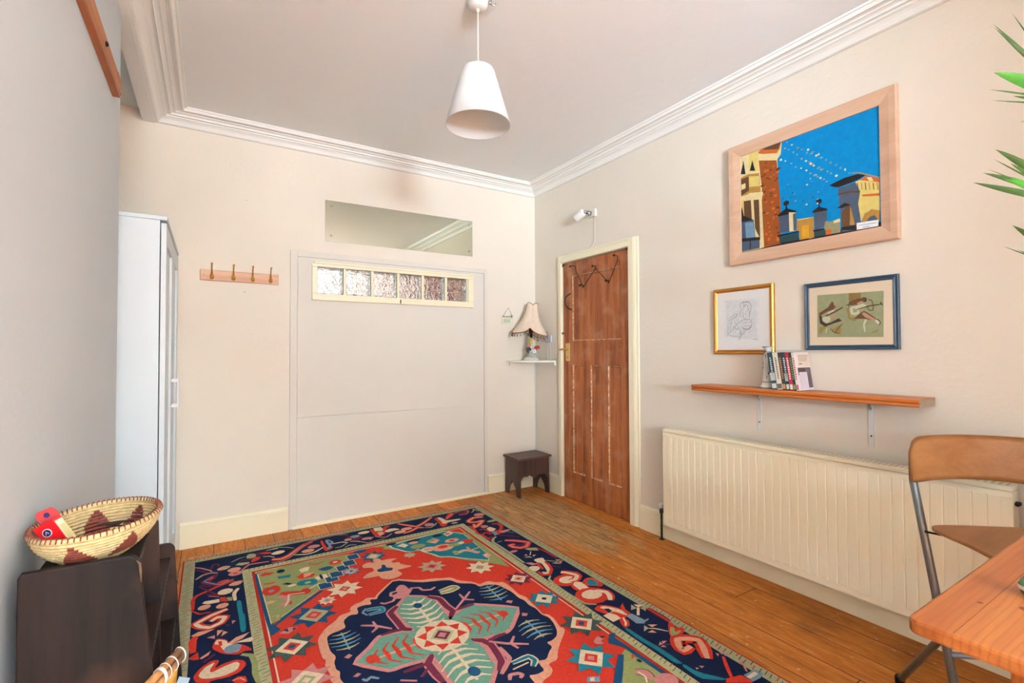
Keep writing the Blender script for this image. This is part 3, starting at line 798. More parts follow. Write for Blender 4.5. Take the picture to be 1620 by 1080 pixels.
q cream 0 -576,-1394 -604,-1384 -613,-1319 -612,-1298 -713,-1284 -710,-1257 -608,-1257 -584,-1245 -564,-1251 -575,-1307
q red 0 -625,-1348 -696,-1441 -725,-1430 -710,-1377 -651,-1331 -620,-1314
s salmon 11 -628,-1338 -716,-1412
s plum 28 -720,-1409 -785,-1432 -843,-1427 -835,-1383 -793,-1347 -739,-1358
s pink 8 -720,-1409 -785,-1432 -843,-1427 -835,-1383 -793,-1347 -739,-1358
s red 10 -754,-1388 -789,-1381 -826,-1405
p sage 0 -666,-1222 -663,-1230 -654,-1236 -642,-1238 -630,-1236 -621,-1230 -618,-1222 -621,-1214 -630,-1208 -642,-1206 -654,-1208 -663,-1214
p pink 0 -915,-1283 -909,-1301 -894,-1314 -873,-1319 -852,-1314 -837,-1301 -831,-1283 -837,-1265 -852,-1252 -873,-1247 -894,-1252 -909,-1265
s red 39 -873,-1219 -805,-1247 -739,-1202 -742,-1171 -788,-1150 -843,-1164 -773,-1096 -722,-1061 -747,-1126
s salmon 18 -873,-1219 -805,-1247 -739,-1202 -742,-1171 -788,-1150 -843,-1164 -773,-1096 -722,-1061 -747,-1126
s red 18 -703,-1113 -705,-1045 -685,-956 -700,-909 -707,-810
s red 14 -705,-919 -742,-945 -755,-887
s red 13 -699,-850 -741,-847
p cream 0 -779,-999 -816,-1021 -835,-963 -799,-934 -773,-944
s red 25 -856,-1057 -897,-1045 -894,-991 -865,-943 -826,-916
p red 0 -820,-946 -842,-881 -794,-862 -802,-906
p steel 0 -783,-937 -810,-927 -800,-871 -764,-856
p pink 0 -830,-914 -907,-910 -908,-890 -840,-870 -823,-887
p pink 0 -814,-1044 -811,-1057 -801,-1067 -787,-1070 -773,-1067 -763,-1057 -760,-1044 -763,-1031 -773,-1021 -787,-1018 -801,-1021 -811,-1031
p sage 0 -928,-1114 -923,-1124 -908,-1131 -888,-1134 -868,-1131 -853,-1124 -848,-1114 -853,-1104 -868,-1097 -888,-1094 -908,-1097 -923,-1104
s red 14 -729,-1004 -763,-1008 -772,-901
s sage 18 -765,-842 -728,-817 -701,-777 -703,-634 -702,-408
s plum 11 -787,-864 -848,-800 -890,-750
s steel 7 -852,-897 -902,-834
s sage 10 -722,-752 -759,-757
s red 36 -780,-755 -832,-716 -879,-664 -893,-644 -844,-597 -800,-598 -768,-635 -764,-670 -802,-668
s pink 13 -780,-755 -832,-716 -879,-664 -893,-644 -844,-597 -800,-598 -768,-635 -764,-670 -802,-668
s plum 10 -794,-656 -829,-628 -865,-650
p sage 0 -812,-569 -837,-574 -886,-549 -873,-505 -824,-541
s cream 8 -824,-520 -789,-477
p salmon 0 -755,-489 -777,-504 -775,-481
p salmon 0 -803,-473 -825,-464 -795,-448
p sage 0 -738,-470 -776,-470 -785,-440
s plum 21 -887,-543 -901,-476 -901,-416 -903,-360
s red 10 -887,-543 -901,-476 -901,-416 -903,-360
p pink 0 -762,-577 -759,-584 -749,-589 -735,-591 -721,-589 -711,-584 -708,-577 -711,-570 -721,-565 -735,-563 -749,-565 -759,-570
q cream 0 -770,-412 -799,-417 -835,-408 -818,-362 -803,-307 -779,-252 -734,-213 -713,-227 -720,-264 -745,-239 -764,-288 -783,-347 -766,-377
s red 20 -762,-370 -758,-336 -745,-283
s red 18 -811,-357 -808,-313 -786,-256 -740,-210 -703,-225 -706,-273
p pink 0 -704,-406 -738,-390 -759,-349 -721,-359
q cream 0 -691,-347 -718,-348 -746,-330 -738,-296 -690,-279 -685,-312
s sage 8 -819,-375 -853,-340 -871,-319
p pink 0 -877,-315 -916,-319 -874,-285
p sage 0 -879,-347 -911,-331 -876,-320
p sage 0 -831,-317 -869,-316 -872,-282
s plum 10 -807,-296 -844,-250
s sage 13 -734,-197 -702,-169 -695,-88 -694,-37
s red 55 -809,-201 -839,-165 -861,-142 -854,-114 -822,-94 -787,-101 -763,-120
s cream 28 -809,-201 -839,-165 -861,-142 -854,-114 -822,-94 -787,-101 -763,-120
p red 0 -850,-109 -840,-140 -812,-163 -774,-171 -736,-163 -708,-140 -698,-109 -708,-78 -736,-55 -774,-47 -812,-55 -840,-78
p cream 0 -833,-111 -826,-130 -808,-144 -783,-149 -758,-144 -740,-130 -733,-111 -740,-92 -758,-78 -783,-73 -808,-78 -826,-92
s red 42 -820,-194 -848,-151 -859,-119 -818,-89 -783,-95
s cream 24 -820,-194 -848,-151 -859,-119 -818,-89 -783,-95
p cream 0 -849,78 -841,56 -820,40 -790,34 -760,40 -739,56 -731,78 -739,100 -760,116 -790,122 -820,116 -841,100
p cream 0 -846,78 -838,58 -818,43 -790,38 -762,43 -742,58 -734,78 -742,98 -762,113 -790,118 -818,113 -838,98
q plum 0 898,-1123 830,-1199 797,-1203 819,-1135 849,-1130 799,-1060 725,-1091 756,-1041 799,-1022
s steel 8 830,-1174 872,-1130 799,-1045 733,-1085
s red 15 824,-1171 846,-1129
p red 0 753,-1090 760,-1097 772,-1098 787,-1095 801,-1088 809,-1079 811,-1070 804,-1063 792,-1062 777,-1065 763,-1072 755,-1081
p salmon 0 692,-1033 700,-1041 714,-1043 732,-1040 747,-1031 757,-1020 758,-1009 750,-1001 736,-999 718,-1002 703,-1011 693,-1022
s plum 11 857,-967 798,-905 890,-1079
s plum 10 885,-1089 834,-1043
p cream 0 740,-946 745,-963 757,-975 775,-980 793,-975 805,-963 810,-946 805,-929 793,-917 775,-912 757,-917 745,-929
s pink 8 848,-936 803,-901
p salmon 0 698,-1022 704,-1034 716,-1042 730,-1043 742,-1037 750,-1026 752,-1012 746,-1000 734,-992 720,-991 708,-997 700,-1008
p cream 0 363,-701 295,-701 295,-777 363,-777
p blue 0 359,-705 299,-705 299,-773 359,-773
p cream 0 318,-761 250,-761 250,-837 318,-837
p blue 0 314,-765 254,-765 254,-833 314,-833
p cream 0 285,-806 217,-806 217,-882 285,-882
p blue 0 281,-810 221,-810 221,-878 281,-878
p cream 0 237,-865 169,-865 169,-941 237,-941
p blue 0 233,-869 173,-869 173,-937 233,-937
p cream 0 191,-913 123,-913 123,-989 191,-989
p blue 0 187,-917 127,-917 127,-985 187,-985
p cream 0 151,-986 83,-986 83,-1062 151,-1062
p blue 0 147,-990 87,-990 87,-1058 147,-1058
p blue 0 20,-1079 26,-1091 41,-1100 62,-1103 83,-1100 98,-1091 104,-1079 98,-1067 83,-1058 62,-1055 41,-1058 26,-1067
p red 0 607,-1057 582,-1075 533,-1044 563,-1030 603,-1035
p navy 0 485,-1047 488,-1059 496,-1068 506,-1071 516,-1068 524,-1059 527,-1047 524,-1035 516,-1026 506,-1023 496,-1026 488,-1035
s red 11 360,-1065 321,-1031 279,-1051
p red 0 188,-1006 193,-1023 205,-1035 223,-1040 241,-1035 253,-1023 258,-1006 253,-989 241,-977 223,-972 205,-977 193,-989
p cream 0 209,-1006 211,-1012 216,-1016 223,-1018 230,-1016 235,-1012 237,-1006 235,-1000 230,-996 223,-994 216,-996 211,-1000
p cream 0 417,-1013 384,-1027 360,-1021 375,-969 412,-967
p teal 0 530,-984 464,-975 472,-939 528,-951
p red 0 442,-920 407,-955 348,-910 366,-879 424,-884
p salmon 0 403,-944 350,-936 379,-904 411,-892
p blue 0 248,-945 253,-958 265,-968 283,-971 301,-968 313,-958 318,-945 313,-932 301,-922 283,-919 265,-922 253,-932
p blue 0 294,-953 296,-959 302,-963 310,-965 318,-963 324,-959 326,-953 324,-947 318,-943 310,-941 302,-943 296,-947
p cream 0 361,-869 299,-878 297,-828 352,-823
p navy 0 320,-855 321,-872 324,-884 328,-889 332,-884 335,-872 336,-855 335,-838 332,-826 328,-821 324,-826 321,-838
p teal 0 375,-831 380,-847 395,-859 415,-863 435,-859 450,-847 455,-831 450,-815 435,-803 415,-799 395,-803 380,-815
p teal 0 353,-818 357,-837 368,-851 382,-856 396,-851 407,-837 411,-818 407,-799 396,-785 382,-780 368,-785 357,-799
p sage2 0 385,-823 387,-829 393,-833 401,-835 409,-833 415,-829 417,-823 415,-817 409,-813 401,-811 393,-813 387,-817
p navy 0 522,-877 494,-881 469,-851 492,-850
s red 13 603,-928 574,-917 545,-922
p cream 0 455,-833 458,-839 466,-843 477,-845 488,-843 496,-839 499,-833 496,-827 488,-823 477,-821 466,-823 458,-827
p red 0 559,-830 563,-855 574,-873 588,-880 602,-873 613,-855 617,-830 613,-805 602,-787 588,-780 574,-787 563,-805
p red 0 531,-834 535,-859 546,-877 560,-884 574,-877 585,-859 589,-834 585,-809 574,-791 560,-784 546,-791 535,-809
p red 0 548,-802 552,-815 563,-825 577,-828 591,-825 602,-815 606,-802 602,-789 591,-779 577,-776 563,-779 552,-789
p steel 0 561,-824 563,-831 568,-836 575,-838 582,-836 587,-831 589,-824 587,-817 582,-812 575,-810 568,-812 563,-817
s red 46 540,-771 505,-749 437,-720
p red 0 401,-729 404,-746 413,-758 425,-763 437,-758 446,-746 449,-729 446,-712 437,-700 425,-695 413,-700 404,-712
s pink 42 548,-748 516,-701
s cream 10 506,-736 432,-717
s cream 10 408,-745 347,-781
q olive 0 -636,-1140 -13,-1105 -96,-1059 -61,-1043 -109,-1008 -146,-963 -191,-902 -243,-901 -280,-821 -310,-733 -372,-703 -417,-636 -558,-482 -611,-389
q cream 0 -610,-1122 -112,-1086 -116,-1029 -144,-979 -169,-922 -205,-899 -251,-921 -268,-849 -300,-798 -315,-743 -376,-710 -424,-651 -575,-511
q teal 0 -605,-1112 -130,-1074 -125,-1034 -153,-984 -179,-930 -214,-903 -254,-928 -277,-851 -308,-799 -324,-747 -379,-718 -433,-654 -574,-523
p navy 0 -170,-1087 -165,-1097 -153,-1104 -135,-1107 -117,-1104 -105,-1097 -100,-1087 -105,-1077 -117,-1070 -135,-1067 -153,-1070 -165,-1077
p cream 0 -156,-1036 -203,-1061 -224,-1014 -193,-990
p navy 0 -322,-1065 -316,-1075 -298,-1082 -274,-1085 -250,-1082 -232,-1075 -226,-1065 -232,-1055 -250,-1048 -274,-1045 -298,-1048 -316,-1055
p salmon 0 -295,-1034 -291,-1044 -279,-1051 -263,-1054 -247,-1051 -235,-1044 -231,-1034 -235,-1024 -247,-1017 -263,-1014 -279,-1017 -291,-1024
p olive 0 -316,-964 -310,-981 -292,-993 -268,-998 -244,-993 -226,-981 -220,-964 -226,-947 -244,-935 -268,-930 -292,-935 -310,-947
p cream 0 -354,-886 -348,-903 -330,-915 -306,-920 -282,-915 -264,-903 -258,-886 -264,-869 -282,-857 -306,-852 -330,-857 -348,-869
p salmon 0 -338,-886 -334,-897 -322,-905 -306,-908 -290,-905 -278,-897 -274,-886 -278,-875 -290,-867 -306,-864 -322,-867 -334,-875
p salmon 0 -336,-998 -401,-1038 -428,-986 -379,-948
p olive 0 -403,-1007 -400,-1017 -390,-1024 -376,-1027 -362,-1024 -352,-1017 -349,-1007 -352,-997 -362,-990 -376,-987 -390,-990 -400,-997
p navy 0 -475,-1061 -470,-1071 -458,-1078 -440,-1081 -422,-1078 -410,-1071 -405,-1061 -410,-1051 -422,-1044 -440,-1041 -458,-1044 -470,-1051
p cream 0 -485,-1069 -544,-1094 -546,-1042 -491,-1016
p red 0 -531,-1056 -528,-1062 -522,-1066 -513,-1068 -504,-1066 -498,-1062 -495,-1056 -498,-1050 -504,-1046 -513,-1044 -522,-1046 -528,-1050
p salmon 0 -466,-862 -456,-888 -430,-907 -394,-914 -358,-907 -332,-888 -322,-862 -332,-836 -358,-817 -394,-810 -430,-817 -456,-836
p red 0 -433,-871 -428,-883 -416,-892 -398,-895 -380,-892 -368,-883 -363,-871 -368,-859 -380,-850 -398,-847 -416,-850 -428,-859
p olive 0 -535,-863 -527,-876 -507,-886 -479,-889 -451,-886 -431,-876 -423,-863 -431,-850 -451,-840 -479,-837 -507,-840 -527,-850
p salmon 0 -536,-936 -530,-951 -512,-962 -488,-966 -464,-962 -446,-951 -440,-936 -446,-921 -464,-910 -488,-906 -512,-910 -530,-921
p red 0 -507,-936 -505,-944 -498,-950 -488,-952 -478,-950 -471,-944 -469,-936 -471,-928 -478,-922 -488,-920 -498,-922 -505,-928
p red 0 -608,-871 -602,-888 -587,-900 -565,-905 -543,-900 -528,-888 -522,-871 -528,-854 -543,-842 -565,-837 -587,-842 -602,-854
p cream 0 -543,-868 -540,-877 -532,-884 -522,-886 -512,-884 -504,-877 -501,-868 -504,-859 -512,-852 -522,-850 -532,-852 -540,-859
s cream 28 -417,-733 -482,-753 -513,-734 -545,-672 -547,-691
s salmon 18 -417,-733 -482,-753 -513,-734 -545,-672 -547,-691
s salmon 24 -513,-734 -525,-790
s salmon 18 -529,-734 -582,-742
p olive 0 -414,-776 -446,-777 -441,-718 -410,-718
p salmon 0 -547,-631 -587,-646 -594,-601 -550,-580
p cream 0 -576,-617 -574,-622 -569,-626 -563,-627 -557,-626 -552,-622 -550,-617 -552,-612 -557,-608 -563,-607 -569,-608 -574,-612
t sky 14 -374,-130 -399,-131 -425,-139
t sage2 14 -376,-162 -344,-168 -312,-182
t sage2 14 -376,-162 -408,-165 -441,-175
t sky 14 -378,-196 -343,-201 -310,-216
t sky 14 -378,-196 -412,-198 -447,-209
t sage2 14 -379,-228 -350,-234 -320,-247
t sage2 14 -379,-228 -409,-230 -440,-240
t sky 14 -381,-262 -360,-265 -340,-274
t sky 14 -381,-262 -402,-263 -424,-270
s cream 35 -151,-359 -231,-367 -245,-345 -203,-332 -146,-336
s olive 18 -151,-359 -231,-367 -245,-345 -203,-332 -146,-336
q pink 0 35,-496 0,-534 -23,-519 -29,-456 -59,-476 -14,-414 23,-388 61,-400 74,-445 32,-456
s pink 15 -35,-471 -78,-450 -82,-415 -121,-397 -150,-412
p cream 0 169,-681 212,-686 217,-729 252,-702 287,-729 292,-686 335,-681 308,-646 335,-611 292,-606 287,-563 252,-590 217,-563 212,-606 169,-611 196,-646
p cream 0 196,-646 252,-702 308,-646 252,-590
p red 0 221,-646 252,-677 283,-646 252,-615
p sage 0 237,-646 252,-661 267,-646 252,-631
p sage 0 -306,-679 -267,-684 -262,-723 -231,-699 -200,-723 -195,-684 -156,-679 -180,-648 -156,-617 -195,-612 -200,-573 -231,-597 -262,-573 -267,-612 -306,-617 -282,-648
p pink 0 -282,-648 -231,-699 -180,-648 -231,-597
p red 0 -259,-648 -231,-676 -203,-648 -231,-620
p slate 0 -245,-648 -231,-662 -217,-648 -231,-634
p cream 0 -531,-522 -492,-527 -487,-566 -456,-542 -425,-566 -420,-527 -381,-522 -405,-491 -381,-460 -420,-455 -425,-416 -456,-440 -487,-416 -492,-455 -531,-460 -507,-491
p cream 0 -507,-491 -456,-542 -405,-491 -456,-440
p olive 0 -484,-491 -456,-519 -428,-491 -456,-463
p pink 0 -470,-491 -456,-505 -442,-491 -456,-477
p blue 0 -60,-993 -22,-997 -18,-1035 12,-1011 42,-1035 46,-997 84,-993 60,-963 84,-933 46,-929 42,-891 12,-915 -18,-891 -22,-929 -60,-933 -36,-963
p sage 0 -36,-963 12,-1011 60,-963 12,-915
p cream 0 -14,-963 12,-989 38,-963 12,-937
p salmon 0 -1,-963 12,-976 25,-963 12,-950
p steel 0 126,-852 151,-855 154,-880 174,-864 194,-880 197,-855 222,-852 206,-832 222,-812 197,-809 194,-784 174,-800 154,-784 151,-809 126,-812 142,-832
p salmon 0 142,-832 174,-864 206,-832 174,-800
p steel 0 156,-832 174,-850 192,-832 174,-814
p blue 0 165,-832 174,-841 183,-832 174,-823
p sage 0 -215,-879 -195,-881 -193,-901 -177,-889 -161,-901 -159,-881 -139,-879 -151,-863 -139,-847 -159,-845 -161,-825 -177,-837 -193,-825 -195,-845 -215,-847 -203,-863
p salmon 0 -203,-863 -177,-889 -151,-863 -177,-837
p steel 0 -191,-863 -177,-877 -163,-863 -177,-849
p sage 0 -184,-863 -177,-870 -170,-863 -177,-856
p plum 0 -640,-289 -601,-294 -596,-333 -565,-309 -534,-333 -529,-294 -490,-289 -514,-258 -490,-227 -529,-222 -534,-183 -565,-207 -596,-183 -601,-222 -640,-227 -616,-258
p cream 0 -616,-258 -565,-309 -514,-258 -565,-207
p salmon 0 -593,-258 -565,-286 -537,-258 -565,-230
p red 0 -579,-258 -565,-272 -551,-258 -565,-244
q salmon 0 148,-709 105,-755 64,-762 62,-813 109,-834 102,-874 66,-896 33,-867 31,-921 -8,-915 -10,-876 -53,-877 -102,-856 -54,-839 -58,-808 -92,-805 -88,-771 -142,-710 -79,-706 -46,-710 -59,-650 -39,-630 4,-618 38,-631 61,-662 58,-692 96,-692
q blue 0 6,-822 -11,-811 -5,-770 -39,-749 -22,-717 8,-727 46,-734 51,-771 19,-777"""
